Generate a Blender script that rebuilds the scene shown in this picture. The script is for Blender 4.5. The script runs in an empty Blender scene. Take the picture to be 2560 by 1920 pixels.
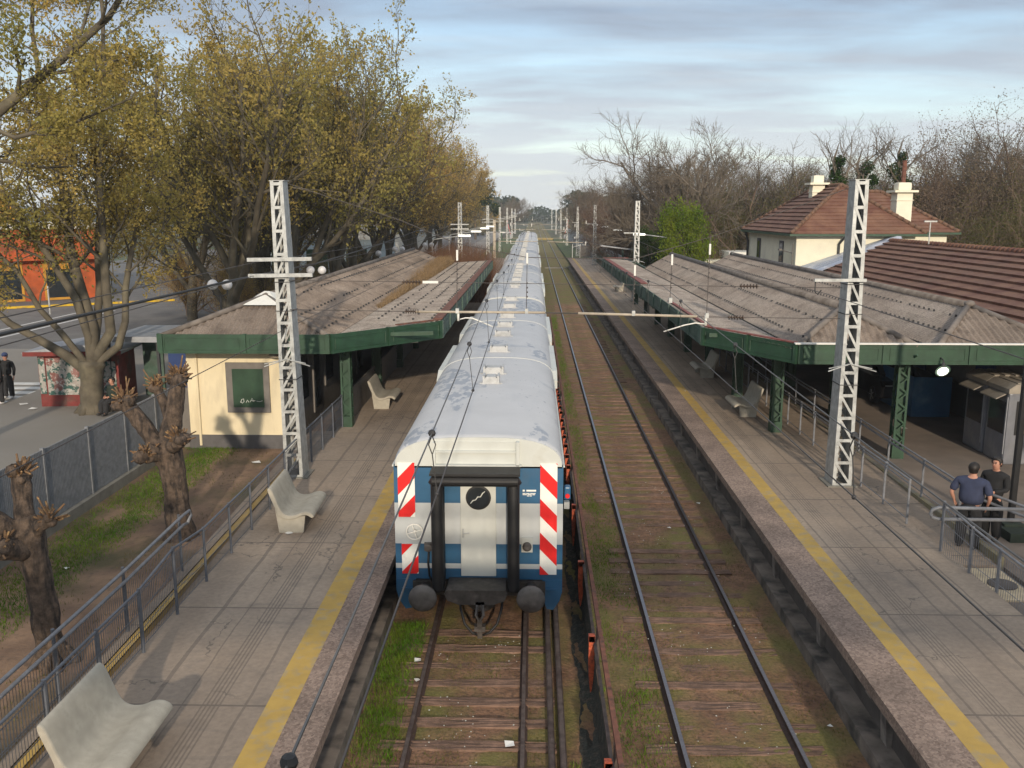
import bpy, bmesh, math, random
import numpy as np
from mathutils import Vector, Matrix, noise as mnoise
R = math.radians
SC = bpy.context.scene
COL = SC.collection
random.seed(7)

# ------------------------------------------------------------------ camera
cam_data = bpy.data.cameras.new('camera')
cam_data.sensor_width = 36.0
cam_data.lens = 36.0 * 2250.0 / 2560.0
cam_data.clip_end = 4000.0
cam = bpy.data.objects.new('camera', cam_data)
COL.objects.link(cam)
cam.location = (0.0, 0.0, 7.86)
cam.rotation_euler = (R(90.0 - 10.893), 0.0, R(1.350))
SC.camera = cam

# ------------------------------------------------------------------ light
SUN_EL, SUN_AZ = 17.0, 5.0          # the sun stands low behind the camera, a little to the right
world = bpy.data.worlds.new('World')
SC.world = world
world.use_nodes = True
wn, wl = world.node_tree.nodes, world.node_tree.links
wn.clear()
w_out = wn.new('ShaderNodeOutputWorld')
w_bg = wn.new('ShaderNodeBackground')
w_bg.inputs['Strength'].default_value = 0.15
sky = wn.new('ShaderNodeTexSky')
sky.sky_type = 'NISHITA'
sky.sun_disc = False
sky.sun_elevation = R(SUN_EL)
sky.sun_rotation = R(180.0 - SUN_AZ)
sky.air_density = 1.0
sky.dust_density = 0.6
sky.ozone_density = 1.3
tc = wn.new('ShaderNodeTexCoord')
sep = wn.new('ShaderNodeSeparateXYZ')
wl.new(tc.outputs['Generated'], sep.inputs[0])
def wmath(op, a, b=None):
    n = wn.new('ShaderNodeMath'); n.operation = op
    for i, x in enumerate((a, b)):
        if x is None: continue
        if isinstance(x, (int, float)): n.inputs[i].default_value = x
        else: wl.new(x, n.inputs[i])
    return n.outputs[0]
zz = wmath('ADD', wmath('MAXIMUM', sep.outputs[2], 0.0), 0.10)
comb = wn.new('ShaderNodeCombineXYZ')
wl.new(wmath('DIVIDE', sep.outputs[0], zz), comb.inputs[0])
wl.new(wmath('DIVIDE', sep.outputs[1], zz), comb.inputs[1])
def cloud(scale, sx, sy, lo, hi, rot, detail=7.0):
    mp = wn.new('ShaderNodeMapping')
    mp.inputs['Scale'].default_value = (sx, sy, 1)
    mp.inputs['Rotation'].default_value = (0, 0, R(rot))
    wl.new(comb.outputs[0], mp.inputs[0])
    nz = wn.new('ShaderNodeTexNoise')
    nz.inputs['Scale'].default_value = scale
    nz.inputs['Detail'].default_value = detail
    nz.inputs['Roughness'].default_value = 0.55
    nz.inputs['Distortion'].default_value = 0.3
    wl.new(mp.outputs[0], nz.inputs['Vector'])
    mr = wn.new('ShaderNodeMapRange')
    mr.inputs[1].default_value = lo; mr.inputs[2].default_value = hi
    mr.clamp = True
    wl.new(nz.outputs[0], mr.inputs[0])
    return mr.outputs[0]
c1 = cloud(0.9, 0.75, 1.35, 0.34, 0.62, 14, 5.0)
c2 = cloud(2.0, 0.6, 1.7, 0.42, 0.78, -10, 5.0)
hor = wn.new('ShaderNodeMapRange'); hor.clamp = True     # thin veil that thickens to the horizon
hor.inputs[1].default_value = 0.0; hor.inputs[2].default_value = 0.24
hor.inputs[3].default_value = 0.85; hor.inputs[4].default_value = 0.0
wl.new(sep.outputs[2], hor.inputs[0])
cl = wmath('MINIMUM', wmath('ADD', wmath('ADD', wmath('MULTIPLY', c1, 0.62), wmath('MULTIPLY', c2, 0.2)), wmath('ADD', wmath('MULTIPLY', hor.outputs[0], 0.6), 0.14)), 0.95)
cmix = wn.new('ShaderNodeMix'); cmix.data_type = 'RGBA'
wl.new(cl, cmix.inputs[0])
wl.new(sky.outputs[0], cmix.inputs[6])
ccol = wn.new('ShaderNodeValToRGB')      # cloud sheet: pale at the horizon, a greyer bank above it, extra brightness added overhead, out of view, as fill light
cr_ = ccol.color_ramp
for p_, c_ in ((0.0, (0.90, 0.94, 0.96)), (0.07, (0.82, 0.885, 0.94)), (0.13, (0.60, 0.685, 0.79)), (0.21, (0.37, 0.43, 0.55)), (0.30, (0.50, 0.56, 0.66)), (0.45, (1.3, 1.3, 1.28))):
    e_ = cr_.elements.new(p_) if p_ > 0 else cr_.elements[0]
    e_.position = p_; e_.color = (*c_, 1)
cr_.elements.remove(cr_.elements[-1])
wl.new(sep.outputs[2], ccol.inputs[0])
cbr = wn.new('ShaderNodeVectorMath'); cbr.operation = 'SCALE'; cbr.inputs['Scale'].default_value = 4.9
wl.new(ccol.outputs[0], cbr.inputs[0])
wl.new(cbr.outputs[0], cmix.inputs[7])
cst = wn.new('ShaderNodeMix'); cst.data_type = 'RGBA'       # paler streaks on top
wl.new(wmath('MULTIPLY', cloud(1.8, 0.45, 1.8, 0.48, 0.85, 9, 5.0), 0.42), cst.inputs[0])
wl.new(cmix.outputs[2], cst.inputs[6]); cst.inputs[7].default_value = (4.2, 4.4, 4.55, 1)
cmix = cst
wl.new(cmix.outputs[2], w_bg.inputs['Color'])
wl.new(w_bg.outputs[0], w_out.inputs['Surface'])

sun_data = bpy.data.lights.new('sun', 'SUN')
sun_data.energy = 2.9
sun_data.angle = R(1.3)
sun_data.color = (1.0, 0.86, 0.68)
sun = bpy.data.objects.new('sun', sun_data)
COL.objects.link(sun)
sd = Vector((math.sin(R(SUN_AZ)) * math.cos(R(SUN_EL)), -math.cos(R(SUN_AZ)) * math.cos(R(SUN_EL)), math.sin(R(SUN_EL))))
sun.rotation_euler = sd.to_track_quat('Z', 'Y').to_euler()
sun.location = sd * 60

SC.render.engine = 'CYCLES'
SC.view_settings.view_transform = 'Standard'
SC.view_settings.look = 'None'
SC.view_settings.exposure = 0.28
SC.view_settings.gamma = 1.0
SC.cycles.max_bounces = 6
SC.cycles.diffuse_bounces = 3
SC.cycles.transparent_max_bounces = 8
SC.cycles.caustics_reflective = False
SC.cycles.caustics_refractive = False

# ------------------------------------------------------------------ materials
class NT:
    def __init__(s, name):
        s.m = bpy.data.materials.new(name); s.m.use_nodes = True
        s.t = s.m.node_tree; s.n = s.t.nodes; s.l = s.t.links
        s.b = s.n['Principled BSDF']
        s.co = s.n.new('ShaderNodeTexCoord').outputs['Object']
    def node(s, t, **k):
        n = s.n.new(t)
        for a, v in k.items(): setattr(n, a, v)
        return n
    def put(s, sock, v):
        if isinstance(v, bpy.types.NodeSocket): s.l.new(v, sock)
        elif v is not None:
            if isinstance(v, (tuple, list)) and len(v) == 3 and sock.type == 'RGBA': v = (*v, 1)
            sock.default_value = v
    def math(s, op, a, b=None, c=None):
        n = s.node('ShaderNodeMath', operation=op)
        for i, x in enumerate((a, b, c)):
            if x is not None: s.put(n.inputs[i], x)
        return n.outputs[0]
    def noise(s, scale, detail=5.0, stretch=None, rough=0.55):
        n = s.node('ShaderNodeTexNoise')
        n.inputs['Scale'].default_value = scale; n.inputs['Detail'].default_value = detail
        n.inputs['Roughness'].default_value = rough
        v = s.co
        if stretch:
            mp = s.node('ShaderNodeMapping'); mp.inputs['Scale'].default_value = stretch
            s.l.new(v, mp.inputs[0]); v = mp.outputs[0]
        s.l.new(v, n.inputs['Vector'])
        return n.outputs[0]
    def rng(s, v, a, b, c=0.0, d=1.0):
        n = s.node('ShaderNodeMapRange'); n.clamp = True
        s.put(n.inputs[0], v)
        for i, x in enumerate((a, b, c, d)): n.inputs[i + 1].default_value = x
        return n.outputs[0]
    def mix(s, f, a, b, mode='MIX'):
        n = s.node('ShaderNodeMix', data_type='RGBA', blend_type=mode)
        s.put(n.inputs[0], f); s.put(n.inputs[6], a); s.put(n.inputs[7], b)
        return n.outputs[2]
    def vary(s, c, v, scale, stretch=None, detail=5.0):
        f = s.rng(s.noise(scale, detail, stretch), 0.3, 0.7, 1.0 - v, 1.0 + v)
        n = s.node('ShaderNodeVectorMath', operation='SCALE')
        if isinstance(c, (tuple, list)): n.inputs[0].default_value = c[:3]
        else: s.l.new(c, n.inputs[0])
        s.l.new(f, n.inputs['Scale'])
        return n.outputs[0]
    def xyz(s):
        n = s.node('ShaderNodeSeparateXYZ'); s.l.new(s.co, n.inputs[0]); return n.outputs
    def fin(s, col, rough=0.7, metal=0.0, bump=0.0, bscale=30.0, bsrc=None, spec=0.5):
        s.put(s.b.inputs['Base Color'], col)
        s.put(s.b.inputs['Roughness'], rough)
        s.b.inputs['Metallic'].default_value = metal
        s.b.inputs['Specular IOR Level'].default_value = spec
        if bump:
            bn = s.node('ShaderNodeBump'); bn.inputs['Strength'].default_value = bump
            bn.inputs['Distance'].default_value = 0.03
            s.l.new(bsrc if bsrc is not None else s.noise(bscale, 6.0), bn.inputs['Height'])
            s.l.new(bn.outputs[0], s.b.inputs['Normal'])
        return s.m

def M(name, c, r=0.7, m=0.0, v=0.2, s=4.0, c2=None, s2=2.0, t=(0.5, 0.6), bump=0.0, bs=30.0, spec=0.5, stretch=None):
    k = NT(name)
    col = c
    if c2: col = k.mix(k.rng(k.noise(s2, 7.0, stretch), *t), c, c2)
    col = k.vary(col, v, s)
    return k.fin(col, r, m, bump, bs, spec=spec)

def leaf_mat(name, a, b, scale=0.35, tr=0.35, spread=0.25):
    k = NT(name)
    oi = k.node('ShaderNodeObjectInfo')
    f = k.math('ADD', k.rng(k.noise(scale, 4.0), 0.35, 0.65), k.rng(oi.outputs['Random'], 0, 1, -spread, spread))
    col = k.vary(k.mix(f, a, b), 0.45, 9.0)
    d = k.node('ShaderNodeBsdfDiffuse'); k.l.new(col, d.inputs[0])
    tl = k.node('ShaderNodeBsdfTranslucent'); k.l.new(col, tl.inputs[0])
    mx = k.node('ShaderNodeMixShader'); mx.inputs[0].default_value = tr
    k.l.new(d.outputs[0], mx.inputs[1]); k.l.new(tl.outputs[0], mx.inputs[2])
    k.l.new(mx.outputs[0], k.n['Material Output'].inputs['Surface'])
    return k.m

m_galv = M('galvanised_steel', (0.42, 0.43, 0.42), 0.5, 0.35, 0.25, 6, (0.30, 0.31, 0.31), 9, (0.5, 0.75))
m_grail = M('grey_painted_steel', (0.115, 0.125, 0.145), 0.5, 0.1, 0.2, 8)
m_fence = M('grey_grating', (0.20, 0.21, 0.225), 0.5, 0.1, 0.2, 8)
m_lrail = M('light_grey_steel', (0.20, 0.205, 0.22), 0.5, 0.1, 0.2, 8, (0.13, 0.11, 0.10), 12, (0.6, 0.75))
m_dark = M('dark_iron', (0.03, 0.03, 0.032), 0.6, 0.0, 0.25, 8)
m_black = M('black_rubber', (0.007, 0.007, 0.008), 0.6, 0, 0.3, 3, (0.012, 0.011, 0.011), 4, (0.45, 0.7))
m_white = M('white_paint', (0.72, 0.71, 0.66), 0.5, 0, 0.08, 3, (0.55, 0.53, 0.47), 3, (0.55, 0.8))
m_red = M('red_reflective', (0.75, 0.02, 0.02), 0.35, 0, 0.1, 6, (0.8, 0.17, 0.02), 1.3, (0.68, 0.74))
m_whref = M('white_reflective', (0.85, 0.84, 0.78), 0.35, 0, 0.05, 5, (0.6, 0.58, 0.54), 3, (0.62, 0.8))
m_green = M('green_paint', (0.018, 0.055, 0.028), 0.5, 0, 0.25, 3, (0.032, 0.068, 0.045), 5, (0.55, 0.8), 0.1, 20)
m_gfade = M('faded_green_paint', (0.07, 0.105, 0.085), 0.65, 0, 0.3, 2, (0.03, 0.075, 0.05), 3, (0.4, 0.65))
m_rust = M('rusty_trim', (0.17, 0.065, 0.04), 0.8, 0, 0.3, 6, (0.09, 0.045, 0.03), 7, (0.5, 0.65))
m_redtrim = M('red_oxide_trim', (0.22, 0.06, 0.045), 0.75, 0, 0.25, 6, (0.13, 0.05, 0.04), 5, (0.5, 0.65))
m_cream = M('cream_render', (0.72, 0.62, 0.42), 0.85, 0, 0.06, 1.5, (0.56, 0.475, 0.33), 2.6, (0.52, 0.78), 0.08, 60, stretch=(1.2, 1.2, 0.25))
m_housecream = M('house_render', (0.74, 0.70, 0.55), 0.85, 0, 0.05, 1.5, (0.64, 0.60, 0.48), 0.9, (0.55, 0.75))
m_plinth = M('grey_plinth', (0.10, 0.095, 0.095), 0.8, 0, 0.15, 4)
m_greyfr = M('grey_frame', (0.16, 0.145, 0.13), 0.7, 0, 0.12, 5)
m_board = M('green_board', (0.028, 0.06, 0.035), 0.35, 0, 0.3, 2)
m_chalk = M('white_scrawl', (0.65, 0.66, 0.62), 0.8, 0, 0.1)
m_glass = M('dark_glass', (0.02, 0.025, 0.03), 0.08, 0, 0.3, 2)
m_conc = M('bench_concrete', (0.40, 0.37, 0.305), 0.9, 0, 0.12, 14, (0.31, 0.285, 0.235), 7, (0.42, 0.75), 0.10, 60)
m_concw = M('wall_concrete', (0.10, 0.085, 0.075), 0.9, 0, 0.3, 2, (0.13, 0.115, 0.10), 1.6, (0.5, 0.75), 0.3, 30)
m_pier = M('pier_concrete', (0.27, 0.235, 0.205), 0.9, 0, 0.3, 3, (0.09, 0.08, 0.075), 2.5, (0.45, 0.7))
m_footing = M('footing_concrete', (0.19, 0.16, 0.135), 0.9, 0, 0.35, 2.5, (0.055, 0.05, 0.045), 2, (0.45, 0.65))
m_kerb = M('kerb_concrete', (0.19, 0.18, 0.155), 0.9, 0, 0.2, 3)
m_kerby = M('worn_yellow_kerb', (0.22, 0.19, 0.11), 0.85, 0, 0.25, 3, (0.17, 0.155, 0.13), 3, (0.45, 0.6))
m_yel = M('yellow_paint', (0.46, 0.30, 0.075), 0.75, 0, 0.12, 3, (0.35, 0.275, 0.16), 5, (0.50, 0.70))
m_yel2 = M('bright_yellow_paint', (0.62, 0.40, 0.02), 0.7, 0, 0.2, 3, (0.28, 0.2, 0.08), 2, (0.5, 0.65))
m_orange = M('orange_plastic', (0.50, 0.095, 0.035), 0.6, 0, 0.3, 9, (0.25, 0.05, 0.025), 14, (0.5, 0.62))
m_net = M('dark_netting', (0.035, 0.037, 0.03), 0.95, 0, 0.6, 30, (0.075, 0.06, 0.045), 9, (0.5, 0.65), 0.6, 60)
m_railtop = M('rail_steel', (0.17, 0.16, 0.17), 0.28, 0.9, 0.15, 20)
m_railside = M('rail_rust', (0.06, 0.035, 0.027), 0.8, 0.1, 0.3, 10)
m_oldrail = M('weathered_rail', (0.105, 0.08, 0.07), 0.65, 0.2, 0.3, 8, (0.06, 0.04, 0.035), 5, (0.45, 0.65))
m_sleeper = M('old_wood_sleeper', (0.185, 0.112, 0.078), 0.9, 0, 0.35, 4, (0.12, 0.073, 0.052), 9, (0.45, 0.6), 0.5, 25, stretch=(0.3, 4, 1))
m_newsleep = M('bare_wood_sleeper', (0.29, 0.185, 0.13), 0.9, 0, 0.2, 6, (0.14, 0.085, 0.06), 6, (0.5, 0.6), 0.3, 25, stretch=(0.3, 4, 1))
m_bark = M('bark', (0.095, 0.075, 0.056), 0.95, 0, 0.4, 3, (0.16, 0.14, 0.11), 1.6, (0.55, 0.65), 0.6, 14)
m_planebark = M('mottled_bark', (0.095, 0.080, 0.056), 0.9, 0, 0.35, 2.5, (0.125, 0.108, 0.072), 1.1, (0.5, 0.62), 0.5, 10)
m_barebark = M('grey_bark', (0.145, 0.12, 0.093), 0.95, 0, 0.3, 2)
m_twig = M('brown_twigs', (0.15, 0.105, 0.078), 0.95, 0, 0.3, 1.0)
m_pollard = M('pollard_bark', (0.105, 0.074, 0.053), 0.95, 0, 0.5, 9, (0.04, 0.03, 0.024), 7, (0.48, 0.62), 1.0, 26, stretch=(1.6, 1.6, 0.35))
m_shoot = M('cut_shoots', (0.15, 0.088, 0.045), 0.9, 0, 0.4, 8, (0.32, 0.20, 0.09), 9, (0.56, 0.62))
m_lplane = leaf_mat('olive_gold_leaves', (0.31, 0.285, 0.090), (0.50, 0.365, 0.115), 0.28, 0.55, 0.15)
m_lfar = leaf_mat('gold_brown_leaves', (0.36, 0.275, 0.10), (0.49, 0.31, 0.11), 0.22, 0.5, 0.25)
m_lbud = leaf_mat('brown_buds', (0.17, 0.125, 0.088), (0.155, 0.135, 0.07), 0.22, 0.25, 0.35)
m_lrust = leaf_mat('reddish_twigs', (0.12, 0.06, 0.045), (0.105, 0.072, 0.045), 0.3, 0.2, 0.2)
m_lgreen = leaf_mat('spring_green_leaves', (0.09, 0.16, 0.02), (0.23, 0.28, 0.03), 0.6, 0.45, 0.05)
m_ldark = leaf_mat('dark_green_leaves', (0.018, 0.035, 0.012), (0.035, 0.055, 0.018), 0.4, 0.2, 0.1)
m_ivy = leaf_mat('ivy_leaves', (0.02, 0.045, 0.012), (0.04, 0.075, 0.016), 0.6, 0.25, 0.1)
m_lolive = leaf_mat('olive_bush_leaves', (0.085, 0.095, 0.028), (0.14, 0.122, 0.045), 0.4, 0.3, 0.2)
m_grass = leaf_mat('green_grass', (0.085, 0.185, 0.02), (0.16, 0.22, 0.03), 1.2, 0.3, 0.0)
m_grassdull = leaf_mat('dull_grass', (0.11, 0.125, 0.03), (0.18, 0.15, 0.06), 1.2, 0.3, 0.0)
m_drygrass = leaf_mat('dry_weeds', (0.26, 0.185, 0.11), (0.32, 0.22, 0.12), 0.6, 0.3, 0.0)
m_redweed = leaf_mat('red_brown_weeds', (0.15, 0.075, 0.05), (0.20, 0.12, 0.07), 0.6, 0.25, 0.0)
m_orangew = M('orange_wall', (0.42, 0.085, 0.02), 0.8, 0, 0.25, 1.5, (0.20, 0.06, 0.025), 0.6, (0.52, 0.66))
m_amberw = M('amber_wall', (0.50, 0.25, 0.03), 0.8, 0, 0.2, 1.5)
m_booth = M('grey_fibreglass', (0.17, 0.175, 0.195), 0.35, 0, 0.15, 3, (0.21, 0.21, 0.215), 2, (0.5, 0.7))
m_boothroof = M('dusty_fibreglass', (0.27, 0.235, 0.19), 0.6, 0, 0.2, 4)
m_blind = M('cream_blind', (0.66, 0.50, 0.30), 0.5, 0, 0.08, 2)
m_bluep = M('blue_panel', (0.03, 0.125, 0.26), 0.6, 0, 0.15, 2, (0.10, 0.22, 0.34), 1.2, (0.55, 0.7))
m_bluev = M('deep_blue_paint', (0.012, 0.035, 0.13), 0.6, 0, 0.2, 2)
m_bluetrain = M('train_blue', (0.024, 0.10, 0.20), 0.4, 0, 0.12, 2)
m_scarlet = M('red_wall', (0.17, 0.028, 0.024), 0.8, 0, 0.3, 3, (0.10, 0.045, 0.035), 2, (0.5, 0.65))
m_tin = M('tin_sheet', (0.30, 0.31, 0.33), 0.5, 0.3, 0.2, 3)
m_flash = M('blue_grey_flashing', (0.30, 0.35, 0.45), 0.45, 0.3, 0.15, 1.5, (0.45, 0.48, 0.55), 0.8, (0.5, 0.6))
m_brick = M('brick_wall', (0.26, 0.12, 0.085), 0.9, 0, 0.25, 4)
m_car_dark = M('black_car_paint', (0.012, 0.012, 0.014), 0.25, 0, 0.1)
m_car_grey = M('silver_car_paint', (0.35, 0.36, 0.38), 0.35, 0.4, 0.1)
m_skin = M('skin', (0.44, 0.22, 0.15), 0.6, 0, 0.06, 6)
m_hair = M('dark_hair', (0.014, 0.010, 0.008), 0.6, 0, 0.4, 40)
m_navy = M('navy_cloth', (0.030, 0.038, 0.075), 0.9, 0, 0.15, 8, None, 2, (0.5, 0.6), 0.2, 18)
m_blackc = M('black_cloth', (0.012, 0.012, 0.013), 0.9, 0, 0.3, 8, None, 2, (0.5, 0.6), 0.2, 18)
m_charc = M('charcoal_cloth', (0.022, 0.022, 0.024), 0.9, 0, 0.3, 8, None, 2, (0.5, 0.6), 0.2, 18)
m_dkgreen = M('dark_green_cloth', (0.018, 0.028, 0.020), 0.9, 0, 0.3, 8)
m_cap = M('blue_cap', (0.03, 0.05, 0.13), 0.8)
m_shoe = M('shoes', (0.02, 0.018, 0.016), 0.6)
m_shoew = M('white_shoes', (0.6, 0.6, 0.6), 0.6)
m_globe = M('white_globe', (0.75, 0.75, 0.77), 0.35, 0, 0.06)
m_brown_ins = M('brown_porcelain', (0.055, 0.035, 0.025), 0.3)
m_wire = M('copper_wire', (0.075, 0.065, 0.06), 0.5, 0.3, 0.1)
m_mess = M('pale_wire', (0.13, 0.125, 0.12), 0.5, 0.3, 0.1)
m_beige = M('beige_tube', (0.42, 0.36, 0.28), 0.6, 0, 0.15, 5)
m_paper = M('paper', (0.75, 0.74, 0.7), 0.8)
m_road = M('asphalt', (0.15, 0.143, 0.135), 0.9, 0, 0.15, 0.8, (0.13, 0.12, 0.115), 0.5, (0.45, 0.7), 0.1, 60)
m_plaza = M('plaza_paving', (0.245, 0.225, 0.195), 0.9, 0, 0.1, 0.7, (0.20, 0.185, 0.165), 0.35, (0.42, 0.68), 0.12, 50)
m_conco = M('concourse_floor', (0.20, 0.16, 0.13), 0.85, 0, 0.15, 1.2, (0.155, 0.13, 0.11), 0.8, (0.45, 0.7), 0.1, 40)
m_manhole = M('yellowish_slab', (0.52, 0.42, 0.28), 0.9, 0, 0.2, 4)
m_stripe = M('white_road_paint', (0.6, 0.6, 0.58), 0.8, 0, 0.15, 3)
m_lampglow = NT('lamp_glow')
m_lampglow.b.inputs['Emission Color'].default_value = (1.0, 0.98, 0.80, 1)
m_lampglow.b.inputs['Emission Strength'].default_value = 2.4
m_lampglow = m_lampglow.fin((0.8, 0.8, 0.7), 0.4)
m_tubeglow = NT('tube_glow')
m_tubeglow.b.inputs['Emission Color'].default_value = (1.0, 0.98, 0.88, 1)
m_tubeglow.b.inputs['Emission Strength'].default_value = 0.9
m_tubeglow = m_tubeglow.fin((0.8, 0.8, 0.75), 0.4)

def platform_mat(name, joints_x, groove, side):
    k = NT(name)
    x, y, z = k.xyz()
    base = k.mix(k.rng(k.noise(0.5, 6.0, (2.0, 0.5, 1)), 0.38, 0.66), (0.275, 0.212, 0.157), (0.37, 0.292, 0.22))
    base = k.mix(k.rng(k.noise(0.25, 4.0), 0.45, 0.62, 0.0, 0.55), base, (0.20, 0.162, 0.13))
    base = k.vary(base, 0.12, 12.0)
    base = k.mix(k.rng(k.noise(1.7, 7.0), 0.56, 0.72, 0, 0.45), base, (0.13, 0.112, 0.098))
    base = k.mix(k.rng(k.noise(3.1, 3.0, (0.25, 2.2, 1)), 0.60, 0.74, 0, 0.3), base, (0.15, 0.13, 0.112))
    base = k.mix(k.rng(k.noise(38.0, 2.0), 0.70, 0.74, 0, 0.6), base, (0.09, 0.08, 0.075))
    vo = k.node('ShaderNodeTexVoronoi', feature='DISTANCE_TO_EDGE'); vo.inputs['Scale'].default_value = 0.55
    dv = k.node('ShaderNodeVectorMath', operation='ADD'); k.l.new(k.co, dv.inputs[0])
    nv = k.node('ShaderNodeTexNoise'); nv.inputs['Scale'].default_value = 2.5; nv.inputs['Detail'].default_value = 5.0; k.l.new(k.co, nv.inputs['Vector'])
    sv_ = k.node('ShaderNodeVectorMath', operation='SCALE'); k.l.new(nv.outputs['Color'], sv_.inputs[0]); sv_.inputs['Scale'].default_value = 0.7
    k.l.new(sv_.outputs[0], dv.inputs[1]); k.l.new(dv.outputs[0], vo.inputs['Vector'])
    crk = k.math('MULTIPLY', k.math('LESS_THAN', vo.outputs['Distance'], 0.006), k.rng(k.noise(0.35, 2.0), 0.50, 0.56))
    base = k.mix(k.math('MULTIPLY', crk, 0.6), base, (0.08, 0.07, 0.06))
    f = k.math('FRACT', k.math('DIVIDE', k.math('ADD', y, 100.35), 3.1))
    j = k.math('LESS_THAN', f, 0.014)
    wob = k.math('MULTIPLY', k.rng(k.noise(0.7, 3.0), 0.3, 0.7, -1, 1), 0.02)
    xw = k.math('ADD', x, wob)
    for jx, w in joints_x:
        d = k.math('ABSOLUTE', k.math('SUBTRACT', xw, jx))
        j = k.math('MAXIMUM', j, k.math('MULTIPLY', k.math('LESS_THAN', d, w), 0.75))
    g0, g1 = groove
    ing = k.math('MULTIPLY', k.math('GREATER_THAN', x, g0), k.math('LESS_THAN', x, g1))
    gr = k.math('LESS_THAN', k.math('FRACT', k.math('DIVIDE', x, (g1 - g0) / 5.0)), 0.42)
    j = k.math('MAXIMUM', j, k.math('MULTIPLY', k.math('MULTIPLY', ing, gr), 0.8))
    col = k.mix(k.math('MULTIPLY', j, 0.62), base, (0.085, 0.07, 0.06))
    return k.fin(col, 0.85, 0, 0.12, 40)
m_platL = platform_mat('platform_slab_paving', [(-5.3, 0.035), (-3.95, 0.02), (-4.85, 0.012)], (-4.58, -4.28), 0)
m_platR = platform_mat('platform_slab_concrete', [(6.02, 0.02), (6.95, 0.02), (7.35, 0.03), (7.75, 0.02)], (6.20, 6.50), 1)
def pebble_mat():
    k = NT('pebble_dash')
    vo = k.node('ShaderNodeTexVoronoi'); vo.inputs['Scale'].default_value = 28.0
    k.l.new(k.co, vo.inputs['Vector'])
    base = k.mix(k.rng(vo.outputs['Color'], 0.1, 0.9), (0.165, 0.115, 0.09), (0.32, 0.235, 0.185))
    base = k.mix(k.rng(k.noise(60.0, 2.0), 0.64, 0.7, 0.0, 0.6), base, (0.42, 0.36, 0.31))
    base = k.vary(base, 0.25, 1.2)
    return k.fin(base, 0.85, 0, 0.4, 50)
m_pebble = pebble_mat()
def bed_mat():
    k = NT('track_bed_soil')
    soil = k.mix(k.rng(k.noise(3.0, 8.0), 0.35, 0.65), (0.165, 0.088, 0.050), (0.27, 0.152, 0.088))
    soil = k.mix(k.rng(k.noise(14.0, 6.0), 0.48, 0.66, 0, 0.75), soil, (0.075, 0.047, 0.032))
    gr = k.mix(k.rng(k.noise(20.0, 5.0), 0.35, 0.65), (0.115, 0.118, 0.026), (0.19, 0.165, 0.05))
    yy = k.xyz()[1]
    gf = k.math('ADD', k.rng(k.noise(0.75, 9.0, (1.2, 0.8, 1)), 0.43, 0.62, 0, 0.85), k.rng(yy, 45.0, 90.0, 0.0, 0.5))
    col = k.mix(k.math('MINIMUM', gf, 0.9), soil, gr)
    return k.fin(col, 0.95, 0, 0.9, 18)
m_bed = bed_mat()
def ground_mat():
    k = NT('wide_ground')
    a = k.mix(k.rng(k.noise(0.12, 8.0), 0.42, 0.6), (0.085, 0.07, 0.05), (0.055, 0.085, 0.022))
    return k.fin(k.vary(a, 0.25, 2.0), 0.95, 0, 0.4, 8)
m_ground = ground_mat()
def verge_mat():
    k = NT('bare_earth')
    a = k.mix(k.rng(k.noise(0.9, 8.0), 0.4, 0.66), (0.16, 0.10, 0.066), (0.29, 0.185, 0.115))
    a = k.mix(k.rng(k.noise(0.6, 7.0, (1, 0.6, 1)), 0.52, 0.66, 0, 0.75), a, (0.06, 0.062, 0.022))
    a = k.mix(k.rng(k.noise(7.0, 6.0), 0.56, 0.7, 0, 0.5), a, (0.055, 0.042, 0.034))
    return k.fin(a, 0.95, 0, 0.6, 14)
m_verge = verge_mat()
def fibre_mat(name, a, b, c):
    k = NT(name)
    col = k.mix(k.rng(k.noise(0.6, 8.0, (2.0, 0.45, 1)), 0.36, 0.66), a, b)
    col = k.mix(k.rng(k.noise(2.2, 9.0), 0.52, 0.66, 0, 0.75), col, c)
    x, y, z = k.xyz()
    cx = k.node('ShaderNodeCombineXYZ'); k.put(cx.inputs[0], k.math('FLOOR', k.math('DIVIDE', x, 0.85))); k.put(cx.inputs[1], k.math('FLOOR', k.math('DIVIDE', y, 1.06)))
    wn_ = k.node('ShaderNodeTexWhiteNoise', noise_dimensions='2D'); k.l.new(cx.outputs[0], wn_.inputs['Vector'])
    sc_ = k.node('ShaderNodeVectorMath', operation='SCALE'); k.l.new(col, sc_.inputs[0]); k.l.new(k.rng(wn_.outputs['Value'], 0, 1, 0.86, 1.1), sc_.inputs['Scale'])
    col = k.vary(sc_.outputs[0], 0.28, 22.0, (1, 1, 1))
    return k.fin(col, 0.92, 0, 0.35, 45)
m_fibreL = fibre_mat('mossy_fibre_cement', (0.185, 0.145, 0.115), (0.265, 0.215, 0.175), (0.115, 0.088, 0.070))
m_fibreR = fibre_mat('grey_fibre_cement', (0.205, 0.170, 0.145), (0.255, 0.222, 0.195), (0.165, 0.138, 0.118))
m_panelL = fibre_mat('speckled_fibre_cement', (0.24, 0.205, 0.18), (0.31, 0.275, 0.24), (0.15, 0.12, 0.10))
m_ridge = M('ridge_cap', (0.18, 0.155, 0.135), 0.9, 0, 0.25, 3, (0.12, 0.10, 0.085), 2, (0.45, 0.65))
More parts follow.
